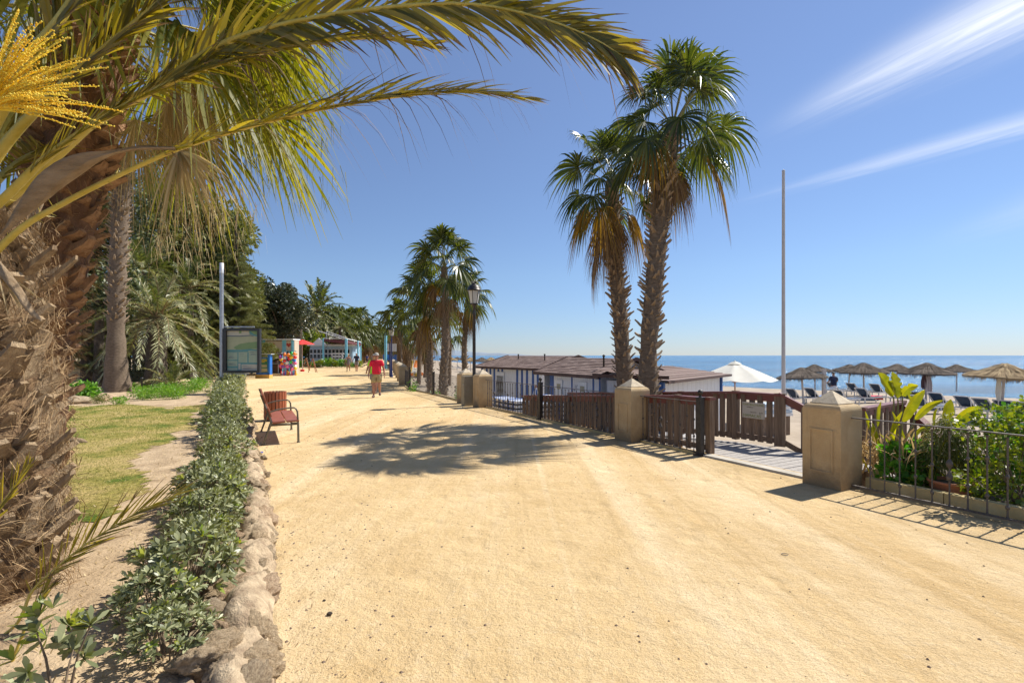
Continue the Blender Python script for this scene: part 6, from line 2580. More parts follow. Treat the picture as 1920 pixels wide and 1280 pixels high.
# garden rocks, one by one
for (x, Y, s_, lab) in ((133, 17.8, .45, 'pale rock at the foot of the shaggy palms, upper one'), (148, 15.9, .35, 'pale round rock below the first, left of the green shrub'), (200, 17.0, .32, 'pinkish pale rock between the green shrub and the slender palm'),
                        (338, 23.5, .62, 'large ochre rock behind the lime shrub row'), (232, 21.5, .35, 'ochre rock right behind the slender palm trunk'), (366, 22.6, .30, 'small pale rock near the right end of the lime row'),
                        (262, 20.2, .22, 'small grey rock beside the tap post'), (300, 21.5, .28, 'low flat rock behind the lime shrubs')):
    obj('garden_rock', RF[int(x) % 6 if x != 338 else 3], loc=(px(x, Y), Y, .08 + s_ * .2), rot=(0, 0, x), scale=(s_ * 1.2, s_, s_ * .6), label=lab, cat='rock')
# slab log at the trunk foot
mb = MB()
mb.tube([(0, 0, 0), (.28, .02, .03), (.52, .05, .0), (.62, .06, -.02)], [.05, .075, .06, .02], 10, jitter=.15)
obj('fallen_leaf_base', mb.build('fallen_leaf_base', M['boot_tan']), loc=(px(92, 8.6), 8.6, .13), label='dry fallen palm leaf base lying on the lawn beside the shaggy trunk', cat='leaf base')
# stones embedded flush with the walk
t = thing('tap_post', 'short black irrigation tap post among the lime shrubs', 'tap', (px(266, 18.4), 18.4, .05))
mb = MB()
mb.lathe([(.035, 0), (.03, .7), (.045, .72), (.045, .76), (.001, .78)], 8)
obj('pipe', mb.build('pipe', M['black']), t)
mb = MB()
mb.beam((0, 0, .55), (.14, 0, .52), .03, .03)
obj('spout', mb.build('spout', M['iron'], False), t)
t = thing('garden_wall', 'low plastered garden wall behind the shaggy palms', 'wall', (px(150, 26), 26, 0), .12)
mb = MB()
mb.box((-.3, 0, .60), (3.4, .25, 1.25))
obj('body', mb.build('body', M['stone_wall'], False), t)
mb = MB()
mb.box((-.3, 0, 1.25), (3.5, .32, .07))
obj('coping', mb.build('coping', M['stone_wall'], False), t)
mb = MB()
mb.tube([(0, 0, 0), (.05, 0, 2.6), (.1, 0, 4.4)], [.24, .2, .18], 10, jitter=.06)
tt = thing('old_trunk', 'bare trunk with pale lit edge in front of the garden wall', 'tree trunk', (px(184, 24.6), 24.6, 0))
obj('trunk', mb.build('trunk', M['bark_dark']), tt)
obj('crown', MB().build if False else leaf_cloud(MB(), rand_clumps(10, 1.6, 4.2, 6.0, .6, 1.0, 77) and np.array([c[:3] for c in rand_clumps(10, 1.6, 4.2, 6.0, .6, 1.0, 77)]), np.array([.9] * 10), 2600, .22).build('crown', M['leaf_bg']), tt)

# ------------------------------------------------------------------ planting bed by the nearest fence


def bp_(t, w, z=0.08):
    p = T(t) + W * w
    return Vector((p.x, p.y, z))


def broad_leaf(mb, pts, w, mi=0, fold=.35, tears=0, seed=0, tipw=.05, n=18, nrm=(0, -1, .2)):
    r = random.Random(seed)
    C = catmull(pts, n)
    for side in (-1, 1):
        V, F = [], []
        for i, c in enumerate(C):
            q = i / (n - 1)
            tt_ = (C[min(i + 1, n - 1)] - C[max(i - 1, 0)]).normalized()
            nn = Vector(nrm).normalized()
            sd = tt_.cross(nn).normalized()
            n2 = sd.cross(tt_)
            ww = w * (sin(pi * min(1, q ** .75 * .97 + .03)) ** .7) * .5
            tear = 1 - (0.5 * r.random() if tears and r.random() < tears else 0)
            V += [c, c + sd * side * ww * .55 * 1 + n2 * fold * ww * .6, c + sd * side * ww * tear + n2 * fold * ww * (.9 + .1 * sin(i))]
        for i in range(n - 1):
            for k in range(2):
                F.append((i * 3 + k, i * 3 + k + 1, (i + 1) * 3 + k + 1, (i + 1) * 3 + k))
        mb.add([tuple(v) for v in V], F, mi)


t = thing('bird_of_paradise_plant', 'tall bird of paradise plant with torn leaf and leaning yellow leaves beside the nearest pillar', 'plant', tuple(bp_(.55, .8)))
o0 = bp_(.55, .8)
LV = [((1682, 890, 6.3), (1690, 800, 6.3), (1692, 790, 6.3), (1734, 730, 6.2), .16, 0), ((1685, 880, 6.3), (1700, 820, 6.3), (1716, 786, 6.3), (1769, 750, 6.2), .09, 0),
      ((1745, 900, 5.9), (1765, 830, 5.9), (1786, 796, 5.9), (1846, 764, 5.8), .155, .1), ((1755, 890, 6.0), (1765, 830, 6.0), (1773, 800, 6.0), (1783, 748, 6.0), .15, .1),
      ((1676, 880, 6.6), (1676, 760, 6.6), (1674, 742, 6.6), (1646, 698, 6.5), .17, .35), ((1682, 880, 6.6), (1684, 770, 6.6), (1683, 746, 6.6), (1672, 696, 6.6), .20, .5),
      ((1690, 880, 6.6), (1692, 770, 6.6), (1692, 742, 6.6), (1722, 722, 6.5), .12, .3), ((1640, 890, 6.5), (1632, 850, 6.5), (1640, 830, 6.4), (1622, 770, 6.4), .05, .1),
      ((1650, 890, 6.4), (1655, 860, 6.4), (1650, 850, 6.4), (1635, 792, 6.3), .08, 0), ((1668, 890, 6.4), (1664, 850, 6.4), (1668, 830, 6.4), (1692, 770, 6.3), .07, 0),
      ((1690, 890, 6.3), (1695, 850, 6.3), (1698, 830, 6.3), (1672, 770, 6.3), .06, 0), ((1700, 895, 6.2), (1705, 850, 6.2), (1712, 820, 6.2), (1745, 800, 6.2), .05, 0),
      ((1650, 890, 6.5), (1648, 850, 6.5), (1645, 800, 6.5), (1652, 752, 6.5), .06, 0), ((1755, 880, 6.1), (1752, 820, 6.1), (1750, 800, 6.1), (1757, 765, 6.1), .05, 0), ((1700, 880, 6.7), (1712, 800, 6.7), (1718, 770, 6.7), (1700, 735, 6.6), .06, .2)]
for i, (s0_, s1_, l0, l1, w_, tr_) in enumerate(LV):
    mb = MB()
    a0_, a1_, b0_, b1_ = P3(*s0_), P3(*s1_), P3(*l0), P3(*l1)
    a0_.z = .06
    mb.tube([v - o0 for v in catmull([a0_, a1_, b0_], 8)], [.013 - .0008 * k for k in range(8)], 5, 1)
    mid = b0_.lerp(b1_, .5) + Vector((-.02, 0, .035))
    broad_leaf(mb, [b0_ - o0, mid - o0, b1_ - o0], w_, 0, .45, tr_, i, nrm=(random.uniform(-.3, .3), -1, random.uniform(.0, .6)))
    obj('leaf', mb.build('leaf', [M['leaf_banana'], M['petiole']]), t)
mb = MB()
r_ = np.random.default_rng(12)
n_ = 260
ff = r_.uniform(0, 1, n_)
P = np.array([tuple(bp_(.02 + .62 * a_, .40 + .70 * b_)) for a_, b_ in zip(ff, r_.random(n_))]) - np.array(tuple(o0))
P[:, 2] = r_.uniform(0, .35, n_)
D = norm(np.stack([r_.normal(0, .5, n_), r_.normal(0, .4, n_), np.abs(r_.normal(1, .3, n_))], 1))
mb.strips(P, D, perp(D, r_), r_.uniform(.25, .75, n_), r_.uniform(.012, .035, n_), .45, k=5, prof=[.5, 1, .9, .7, .4, .05])
obj('dry_leaves', mb.build('dry_leaves', M['leaf_dryp']), t, kind='stuff')
mb = MB()
n_ = 26
P = np.array([tuple(bp_(.25 + .8 * a_, .40 + .6 * b_)) for a_, b_ in zip(r_.random(n_), r_.random(n_))]) - np.array(tuple(o0))
P[:, 2] = r_.uniform(0, .4, n_)
D = norm(np.stack([r_.normal(0, .45, n_), r_.normal(0, .3, n_), np.abs(r_.normal(1, .3, n_))], 1))
mb.strips(P, D, perp(D, r_), r_.uniform(.25, .6, n_), r_.uniform(.02, .05, n_), .3, k=5, prof=[.3, .9, 1, .8, .4, .05])
obj('narrow_leaf', mb.build('narrow_leaf', M['leaf_banana']), t)


def bed_plant(name, label, c, clumps, n, size, key, seed, aspect=.5, shell=.4, prof=(.3, 1, .1), up=.2, stems=True, cat='plant', droop=.15):
    r = np.random.default_rng(abs(int(seed)))
    t = thing(name, label, cat, tuple(c))
    mb = MB()
    C = np.array([k[:3] for k in clumps])
    R = np.array([[k[3], k[3], k[4]] for k in clumps])
    leaf_cloud(mb, C, R, n, size, r, 1, aspect, shell, droop, up, prof)
    if stems:
        for k in clumps:
            mb.tube([(0, 0, -.02), (k[0] * .6, k[1] * .6, k[2] * .5), (k[0], k[1], k[2])], [.008, .006, .003], 5, 0)
            for j in range(4):
                mb.tube([(k[0] * .5, k[1] * .5, k[2] * .4), (k[0] + r.normal(0, k[3] * .5), k[1] + r.normal(0, k[3] * .5), k[2] + r.normal(0, k[4] * .5))], [.004, .002], 4, 0)
    obj('foliage', mb.build('foliage', [M['twig'], M[key]]), t)
    return t


c = Vector((px(1700, 6.05), 6.05, .10))
bed_plant('geranium', 'bright green round leaved plant low behind the nearest fence, left of the pot', c, [(-.20, .0, .12, .14, .12), (-.05, .05, .30, .16, .16), (.12, -.05, .22, .15, .18), (.02, -.1, .10, .16, .10), (-.12, .1, .36, .12, .10), (.18, 0, .38, .12, .12)], 620, .062, 'leaf_geran', 21, .95, .5, (.6, 1, .8))
c = Vector((px(1778, 5.85), 5.85, .12))
bed_plant('thuja_shrub', 'brownish green drooping conifer shrub behind the terracotta bowl', c, [(0, 0, .62, .20, .16), (-.10, 0, .45, .20, .20), (.12, 0, .42, .20, .22), (-.2, 0, .30, .14, .18), (.24, 0, .28, .14, .18), (0, 0, .74, .10, .10)], 3600, .06, 'leaf_thuja', 22, .16, .45, (1, .8, .2), .2, True, 'shrub', .9)
c = Vector((px(1905, 5.2), 5.2, .08))
cl = [(x_, y_, z_, .17, .16) for x_, y_, z_ in ((-.35, .1, .25), (-.25, -.05, .55), (-.05, 0, .35), (.0, .1, .65), (.1, 0, .85), (-.15, .1, .9), (.25, .05, .5), (.35, 0, .8), (.45, .1, .3), (.30, .1, .98), (-.30, .15, .78), (.55, 0, .62), (-.05, -.1, .15))]
bed_plant('yellow_green_shrub', 'sunlit yellow green leafy shrub behind the nearest fence at the right frame edge', c, cl, 2100, .043, 'leaf_yelgrn', 23, .75, .55, (.5, 1, .5))
c = Vector((px(1890, 5.75), 5.75, .08))
bed_plant('dark_leafy_shrub', 'darker green shrub behind the sunlit yellow green one', c, [(x_, y_, z_, .2, .2) for x_, y_, z_ in ((-.3, 0, .4), (0, 0, .5), (.3, 0, .6), (.1, 0, .8), (-.1, 0, .2), (.35, 0, .25))], 1800, .055, 'leaf_green', 24, .7, .4)
c = Vector((px(1722, 5.85), 5.85, .06))
bed_plant('low_green_plant', 'small bright green plant at the curb left of the terracotta bowl', c, [(0, 0, .06, .14, .07), (.12, .05, .08, .1, .07)], 170, .06, 'leaf_yelgrn', 25, .6)
c = Vector((px(1838, 5.45), 5.45, .06))
bed_plant('low_green_plant', 'small leafy plant at the curb right of the terracotta bowl', c, [(0, 0, .12, .15, .14), (-.12, .05, .08, .1, .1)], 260, .055, 'leaf_yelgrn', 26, .6)
t = thing('terracotta_bowl', 'wide terracotta bowl of dark soil half sunk behind the planter curb', 'pot', (px(1783, 5.62), 5.62, .02))
mb = MB()
mb.lathe([(.12, 0), (.19, .10), (.205, .17), (.215, .175), (.215, .20), (.195, .20), (.18, .15)], 24)
obj('bowl', mb.build('bowl', M['terracotta']), t)
mb = MB()
mb.lathe([(.19, .165), (.08, .175), (.001, .18)], 16)
obj('potting_soil', mb.build('potting_soil', M['soil']), t)
# potted / climbing bits behind the far fence
for x, Y, lab in ((776, 22.6, 'small green shrub behind the first far fence post'), (860, 18.6, 'shrub with yellow flowers behind the fence left of the lamp pillars'), (817, 21.5, 'dark plant at the foot of the leaning palm behind the fence')):
    small_shrub('green_shrub', lab, (px(x, Y), Y, beach_z(px(x, Y), Y)), .32, 1.6 if x != 817 else 1.2, 700, .09, 'leaf_green', int(x))

# ------------------------------------------------------------------ bench and bin
bn = Vector((-4.02, 9.25, 0))
BA = math.atan2(1.78, -.95)
t = thing('park_bench', 'red brown slatted bench with bronze arm rests facing the walk', 'bench', tuple(bn), BA)
# local: x along the bench (0 near .. 1.95 far), y towards the rock border (back), 0 = front edge
LBn = 1.92
for i, x0 in enumerate((.06, LBn - .06)):
    f = obj('side_frame', (lambda mb: (mb.tube([(0, 0, 0), (0, .005, .34), (0, .02, .60)], [.021, .02, .016], 8), mb.tube(catmull([(0, .02, .58), (0, .05, .645), (0, .12, .665), (0, .35, .64), (0, .52, .585)], 12), .015, 8),
                                          mb.beam((0, .01, .36), (0, .50, .36), .03, .045), mb.tube([(0, .60, 0), (0, .50, .30), (0, .46, .42)], [.017, .022, .022], 8), mb.tube([(0, .46, .40), (0, .52, .60), (0, .64, .93)], [.022, .018, .015], 8),
                                          mb.box((0, .0, .01), (.05, .06, .02)), mb.box((0, .60, .01), (.05, .06, .02)), mb.build('side_frame', M['bench_leg'], True))[-1])(MB()), t, loc=(x0, 0, 0))
sm = MB()
sm.box((LBn / 2, 0, 0), (LBn, .215, .032))
sm = sm.build('seat_slat', M['wood_red'], False)
obj('seat_slat', sm, t, loc=(0, .10, .415), rot=(radians(-1), 0, 0))
obj('seat_slat', sm, t, loc=(0, .335, .408), rot=(radians(-3), 0, 0))
sm = MB()
sm.box((LBn / 2, 0, 0), (LBn, .028, .17))
sm = sm.build('back_slat', M['wood_red'], False)
obj('back_slat', sm, t, loc=(0, .495, .60), rot=(radians(-20), 0, 0))
obj('back_slat', sm, t, loc=(0, .58, .85), rot=(radians(-20), 0, 0))

t = thing('litter_bin', 'round red brown slatted litter bin behind the bench', 'bin', (px(516, 12.5), 12.5, 0))
sl2 = MB()
sl2.box((0, 0, .40), (.035, .062, .66))
sl2.box((0, 0, .06), (.03, .055, .03))
sl2 = sl2.build('slat', M['wood_red'], False)
for i in range(20):
    a = 2 * pi * i / 20
    obj('slat', sl2, t, loc=(.245 * cos(a), .245 * sin(a), 0), rot=(0, 0, a))
mb = MB()
mb.lathe([(.20, .05), (.225, .05), (.225, .70), (.205, .70), (.20, .10)], 20)
obj('liner', mb.build('liner', M['black'], False), t)
mb = MB()
mb.lathe([(.24, .20), (.232, .22), (.232, .24)], 20)
mb.lathe([(.235, .60), (.23, .62), (.23, .64)], 20)
obj('hoop', mb.build('hoop', M['iron']), t)

# ------------------------------------------------------------------ map board on its pole
YB = 20.0
t = thing('map_board', 'black framed beach map board on a tall steel pole beside the hedge', 'sign', (px(415.5, YB), YB, 0), .0)
mb = MB()
mb.lathe([(.085, 0), (.075, .1), (.075, pz(512, YB))], 16)
obj('pole', mb.build('pole', M['steel']), t)
mb = MB()
mb.lathe([(.077, pz(512, YB)), (.077, pz(493, YB)), (.001, pz(492.5, YB))], 16)
obj('pole_cap', mb.build('pole_cap', M['steel_pale']), t)
x0, x1, z0, z1 = px(421, YB) - px(415.5, YB), px(488.5, YB) - px(415.5, YB), pz(699, YB), pz(615.5, YB)
cx, cz, w_, h_ = (x0 + x1) / 2, (z0 + z1) / 2, x1 - x0, z1 - z0
fr_ = .10
mb = MB()
mb.box((cx, 0, z1 - fr_ / 2), (w_, .16, fr_))
mb.box((cx, 0, z0 + fr_ / 2), (w_, .16, fr_))
mb.box((x0 + fr_ / 2, 0, cz), (fr_, .16, h_ - 2 * fr_))
mb.box((x1 - fr_ / 2, 0, cz), (fr_, .16, h_ - 2 * fr_))
mb.box((cx, .05, cz), (w_ - .1, .04, h_ - .1))
obj('frame', mb.build('frame', M['black'], False), t)
mb = MB()
mb.box((cx - .12, .0, z1 + .06), (w_ * .82, .07, .05))
obj('bracket', mb.build('bracket', M['steel'], False), t)
mb = MB()
mb.box((cx - .2, 0, z0 - .03), (w_ * .6, .06, .04))
obj('bracket', mb.build('bracket', M['steel'], False), t)
iw, ih = w_ - 2 * fr_, h_ - 2 * fr_


def panel(parent, name, u0, v0, u1, v1, m_, dy=0):
    """flat printed field on the board: u,v in 0..1, v from the top"""
    mb = MB()
    X0, X1 = cx - iw / 2 + iw * u0, cx - iw / 2 + iw * u1
    Z0, Z1 = cz + ih / 2 - ih * v1, cz + ih / 2 - ih * v0
    y_ = .020 - .002 * dy
    mb.add([(X0, y_, Z0), (X1, y_, Z0), (X1, y_, Z1), (X0, y_, Z1)], [(0, 1, 2, 3)])
    return obj(name, mb.build(name, m_, False), parent)


def poly_panel(parent, name, uv, m_, dy):
    mb = MB()
    y_ = .020 - .002 * dy
    mb.add([(cx - iw / 2 + iw * u, y_, cz + ih / 2 - ih * v) for u, v in uv], [list(range(len(uv)))])
    return obj(name, mb.build(name, m_, False), parent)


mp_ = panel(t, 'map_poster', 0, 0, 1, 1, plain('poster_cream', (.34, .35, .22), .5))
teal, tealp, navyp, creamp, greenp = plain('poster_teal', (.09, .24, .25)), plain('poster_pale', (.30, .37, .28)), plain('poster_navy', (.09, .11, .17)), plain('poster_white', (.42, .40, .34)), plain('poster_green', (.17, .26, .12))
poly_panel(mp_, 'printed_field', [(0, .0), (.68, .0), (.70, .10), (0, .12)], creamp, 1)
poly_panel(mp_, 'printed_field', [(.70, 0), (1, 0), (1, .155), (.84, .12), (.72, .08)], teal, 2)
poly_panel(mp_, 'printed_field', [(.76, .01), (1, .01), (1, .12), (.85, .08)], greenp, 3)
poly_panel(mp_, 'printed_line', [(0, .115), (.4, .125), (.75, .105), (.86, .135), (.86, .15), (.75, .125), (.4, .145), (0, .14)], navyp, 3)
poly_panel(mp_, 'printed_field', [(.2, .42), (.4, .33), (.7, .29), (1, .27), (1, .44), (.7, .46), (.3, .47)], greenp, 1)
poly_panel(mp_, 'printed_line', [(0, .475), (.45, .475), (.75, .455), (1, .48), (1, .50), (.68, .50), (.68, .53), (0, .535)], teal, 2)
panel(mp_, 'printed_field', 0, .54, 1, 1, teal, 1)
for u0, v0, u1, v1, m_ in ((0.01, .55, .33, .73, tealp), (.01, .755, .33, .89, tealp), (.36, .545, .65, .80, tealp), (.69, .50, 1, .80, tealp), (.01, .935, .33, 1, tealp), (.36, .82, .43, .98, creamp), (.46, .845, 1, 1, creamp)):
    panel(mp_, 'printed_box', u0, v0, u1, v1, m_, 3)
for i in range(26):
    bx = random.choice(((.03, .57, .30, .71), (.38, .57, .63, .78), (.71, .52, .97, .60), (.03, .77, .30, .87), (.48, .86, .95, .97)))
    v_ = random.uniform(bx[1], bx[3])
    u_ = random.uniform(bx[0], bx[0] + .05)
    panel(mp_, 'printed_line', u_, v_, u_ + random.uniform(.1, bx[2] - u_), v_ + .006, navyp, 4)
panel(mp_, 'printed_box', .38, 0.0, .46, .065, greenp, 4)

# ------------------------------------------------------------------ blue notice stand
Yn = 35.5
t = thing('notice_stand', 'bright blue notice stand with green poster on an ochre plinth', 'sign', (px(495, Yn), Yn, 0), -.12)
w2 = px(508, Yn) - px(481, Yn)
mb = MB()
mb.box((0, 0, .13), (w2 + .05, .40, .26))
obj('plinth', mb.build('plinth', M['orange_base'], False), t)
mb = MB()
mb.box((w2 / 2 - .06, 0, .95), (.16, .30, 1.5))
mb.box((-w2 / 2 + .06, 0, .95), (.12, .30, 1.5))
mb.box((0, 0, .32), (w2, .30, .16))
mb.box((0, .04, .9), (w2 - .1, .16, 1.2))
obj('frame', mb.build('frame', M['blue_sign'], False), t)
mb = MB()
mb.box((.05, 0, 1.74), (w2 + .2, .42, .05))
obj('top_shelf', mb.build('top_shelf', M['steel_pale'], False), t)
cx, cz, iw, ih = 0, .92, w2 - .30, 1.05
yo = -.06


def np_(name, u0, v0, u1, v1, m_, d):
    mb = MB()
    X0, X1 = -iw / 2 + iw * u0, -iw / 2 + iw * u1
    Z0, Z1 = cz + ih / 2 - ih * v1, cz + ih / 2 - ih * v0
    mb.box(((X0 + X1) / 2, yo - .004 * d, (Z0 + Z1) / 2), (X1 - X0, .004, Z1 - Z0))
    return obj(name, mb.build(name, m_, False), t)


np_('poster', 0, 0, 1, 1, plain('poster_forest', (.04, .17, .08)), 0)
np_('printed_band', .1, .12, .85, .20, plain('poster_gold', (.62, .42, .03)), 1)
np_('printed_band', .2, .25, .65, .29, plain('poster_gold', (.62, .42, .03)), 1)
np_('printed_picture', .1, .44, .85, .62, plain('poster_buff', (.40, .36, .20)), 1)
np_('printed_band', .1, .70, .9, .95, plain('poster_buff', (.40, .36, .20)), 1)
np_('printed_band', .1, .02, .8, .06, plain('poster_white', (.42, .40, .34)), 1)

# ------------------------------------------------------------------ kiosk
Yk = 41.0
kx0, kx1 = px(484, Yk), px(552, Yk)
t = thing('kiosk', 'light blue beach goods kiosk with cream fascia and shelves, under the glossy tree', 'kiosk', (kx0, Yk, 0))
wk = kx1 - kx0
mb = MB()
mb.box((wk / 2, .9, 1.45), (wk, .06, 2.9))
obj('wall', mb.build('wall', plain('kiosk_inside', (.14, .10, .10)), False), t)
mb = MB()
mb.box((.03, .45, 1.45), (.06, .88, 2.9))
obj('side_wall', mb.build('side_wall', plain('kiosk_cream', (.52, .44, .34)), False), t)
mb = MB()
mb.box((wk - .03, .45, 1.45), (.06, .88, 2.9))
obj('side_wall', mb.build('side_wall', plain('kiosk_cream', (.52, .44, .34)), False), t)
mb = MB()
mb.box((wk / 2 - .1, .45, 2.98), (wk + .2, 1.4, .10))
obj('roof', mb.build('roof', M['white'], False), t)
for xx in (.45, 2.2, wk - .16):
    mb = MB()
    mb.box((xx, 0, 1.46), (.30 if xx != wk - .16 else .16, .16, 2.92))
    obj('post', mb.build('post', M['lightblue'], False), t)
for xa, xb in ((.61, 2.04), (2.36, wk - .25)):
    mb = MB()
    mb.box(((xa + xb) / 2, .0, 2.42), (xb - xa, .06, .85))
    f = obj('fascia', mb.build('fascia', plain('kiosk_cream', (.52, .44, .34)), False), t)
    for q in (.42,) if xb < 2.2 else (.5,):
        mb = MB()
        hx, hz = xa + (xb - xa) * q, 2.52
        pts = []
        for a in np.linspace(0, 2 * pi, 20, endpoint=False):
            pts.append((hx + .013 * 16 * sin(a) ** 3, -.035, hz + .013 * (13 * cos(a) - 5 * cos(2 * a) - 2 * cos(3 * a) - cos(4 * a))))
        mb.add(pts, [list(range(20))])
        obj('red_heart', mb.build('red_heart', plain('heart_red', (.42, .06, .04)), False), f)
cols = ['ball_red', 'ball_white', 'ball_pink', 'ball_purple', 'ball_blue', 'ball_orange', 'ball_yellow']
for zs in (.95, 1.42, 1.78):
    mb = MB()
    mb.box((1.32, .25, zs), (1.4, .5, .035))
    sh = obj('shelf', mb.build('shelf', M['white'], False), t)
    for i in range(9):
        mb = MB()
        hh = random.uniform(.12, .28)
        mb.box((.70 + i * .15, .12 + random.uniform(-.03, .05), zs + .02 + hh / 2), (.12, .12, hh))
        obj('goods', mb.build('goods', plain('goods_%d' % (i % 5), [(.18, .08, .09), (.38, .30, .30), (.14, .12, .22), (.30, .12, .08), (.10, .16, .14)][i % 5]), False), sh)
for i, xx in enumerate((.62, 1.18)):
    mb = MB()
    mb.box((xx + .25, -.02, .45), (.50, .04, .84))
    obj('door_panel', mb.build('door_panel', plain('kiosk_brown', (.12, .07, .045)) if i else plain('kiosk_maroon', (.20, .06, .07)), False), t)
    mb = MB()
    mb.box((xx + .53, -.03, .45), (.06, .05, .9))
    obj('door_frame', mb.build('door_frame', M['white'], False), t)
mb = MB()
mb.box((wk / 2 - .2, -.35, .07), (wk + 1.1, 1.2, .14))
obj('kiosk_step', mb.build('kiosk_step', M['sand'], False), t)
# ball and inflatable rack
t = thing('ball_rack', 'bright rack of beach balls, spades and inflatables in front of the kiosk corner', 'toy rack', (px(542, 40.0), 40.0, 0))
mb = MB()
for x_ in (-.55, 0, .55):
    mb.beam((x_, 0, 0), (x_, 0, 2.0), .04, .04)
mb.beam((-.6, 0, 2.0), (.6, 0, 2.0), .04, .04)
mb.beam((-.6, 0, 1.1), (.6, 0, 1.1), .04, .04)
obj('rack_frame', mb.build('rack_frame', M['lightblue'], False), t)
bs_ = [(-.30, 1.72, 'ball_orange'), (.0, 1.66, 'ball_orange'), (.32, 1.80, 'ball_green'), (.52, 1.80, 'ball_orange'), (.58, 1.50, 'ball_red'), (.50, 1.22, 'ball_blue'), (.22, 1.12, 'ball_green'), (-.28, 1.20, 'ball_red'),
       (-.62, 1.50, 'ball_purple'), (-.62, 1.30, 'ball_yellow'), (-.10, 1.05, 'ball_white'), (-.48, .98, 'ball_orange'), (-.62, .80, 'ball_pink'), (-.40, .72, 'ball_purple'), (-.1, .75, 'ball_pink'), (.2, .8, 'ball_purple'), (.5, .75, 'ball_white'),
       (.62, .60, 'ball_yellow'), (.35, .55, 'ball_pink'), (.1, 1.4, 'ball_red'), (.55, 1.02, 'ball_pink'), (-.30, 1.45, 'ball_white'), (.25, 1.5, 'ball_yellow')]
for x_, z_, k_ in bs_:
    bm_ = bpy.data.meshes.get('ball_' + k_)
    if not bm_:
        mb = MB()
        mb.lathe([(.15 * sin(a) + .0005, -.15 * cos(a)) for a in np.linspace(0, pi, 9)], 14)
        bm_ = mb.build('ball_' + k_, M[k_])
    obj('beach_ball', bm_, t, loc=(x_, random.uniform(-.22, -.05), z_), scale=random.uniform(.8, 1.1))
for i in range(14):
    mb = MB()
    x_ = -.6 + i * .095
    h0 = random.uniform(.25, .5)
    mb.box((x_, -.1 + random.uniform(-.05, .05), h0 / 2 + .04), (.06, .05, h0))
    mb.box((x_, -.1, .12), (.10, .06, .14))
    obj('toy_spade', mb.build('toy_spade', M[cols[i % 7]], False), t)
for i in range(30):
    mb = MB()
    a, z_ = random.uniform(-.65, .65), random.uniform(.45, 1.9)
    mb.box((a, random.uniform(-.16, -.02), z_), (.14, .05, .12), rz=random.uniform(-.6, .6))
    obj('toy_packet', mb.build('toy_packet', M[cols[(i * 3) % 7]], False), t)

cloth_parasol('red_parasol', 'bright red parasol on a pale pole with a red base, right of the kiosk', (px(567, 50), 50, 0), 1.18, pz(636.5, 50), .46, M['red_cloth'], M['pole_white'], 8, .04, .2, vent=False)
t = bpy.data.objects['red_parasol']
mb = MB()
mb.box((0, 0, .11), (.34, .34, .22))
obj('base_block', mb.build('base_block', M['red_cloth'], False), t)
for xx, Y, lab in ((586.5, 47, 'wooden A frame easel standing on the walk right of the red parasol'), (574, 54, 'second thin wooden A frame behind the red parasol')):
    t = thing('easel', lab, 'easel', (px(xx, Y), Y, 0))
    mb = MB()
    for s_ in (-1, 1):
        mb.beam((s_ * .42, 0, 0), (s_ * .03, 0, 1.35), .06, .05)
    obj('front_leg', mb.build('front_leg', M['pole_wood'], False), t)
    mb = MB()
    mb.beam((0, .7, 0), (0, 0, 1.32), .05, .05)
    mb.beam((-.25, 0, .62), (.25, 0, .62), .04, .04)
    obj('rear_leg', mb.build('rear_leg', M['pole_wood'], False), t)

# ------------------------------------------------------------------ restaurant
Yr = 70
t = thing('restaurant', 'pale blue beach restaurant with glazed front behind a row of young palms', 'restaurant', (px(588, Yr), Yr, 0))
x0r = px(588, Yr)


def rx(p, Y=Yr):
    return px(p, Y) - x0r


mb = MB()
mb.box(((rx(560) + rx(642)) / 2, 4.2, 1.55), (rx(642) - rx(560), .2, 3.1))
mb.box((rx(560), 6.2, 1.55), (.2, 4, 3.1))
mb.box((rx(642), 6.2, 1.55), (.2, 4, 3.1))
obj('wall', mb.build('wall', M['palebluewall'], False), t)
mb = MB()
mb.box((rx(600), 5.6, 3.2), (rx(642) - rx(560) + .6, 3.6, .22))
obj('roof', mb.build('roof', M['white'], False), t)
for i in range(11):
    xx = rx(562) + i * .56
    mb = MB()
    mb.box((xx, 4.06, 1.85), (.46, .06, 1.5))
    fr = obj('window_frame', mb.build('window_frame', M['white'], False), t)
    mb = MB()
    mb.box((xx, 4.02, 2.25), (.36, .03, .55))
    mb.box((xx, 4.02, 1.5), (.36, .03, .6))
    obj('pane', mb.build('pane', M['glass_dark'], False), fr)
g = MB()
g.add([(rx(563), 3.9, 3.3), (rx(592), 3.9, 3.3), (rx(577), 3.9, 4.25), (rx(563), 4.2, 3.3), (rx(592), 4.2, 3.3), (rx(577), 4.2, 4.25)], [(0, 2, 5, 3), (1, 4, 5, 2)])
g.add([(rx(563), 3.9, 3.3), (rx(592), 3.9, 3.3), (rx(577), 3.9, 4.25)], [(0, 1, 2)])
obj('gable', g.build('gable', M['white'], False), t)
t = thing('pergola', 'open terrace frame of light blue posts with a sagging maroon awning', 'pergola', (px(640, 68), 68, 0))
for p_, Y, top in ((606, 68, 634.5), (649, 69, 635), (671, 73, 638.5), (676, 78, 641), (641, 76, 644), (666, 84, 645)):
    mb = MB()
    z_ = pz(top, Y)
    mb.box((px(p_, Y) - px(640, 68), Y - 68, z_ / 2), (.30 if p_ == 649 else .18, .18, z_))
    obj('post', mb.build('post', M['lightblue'], False), t)
V, F = [], []
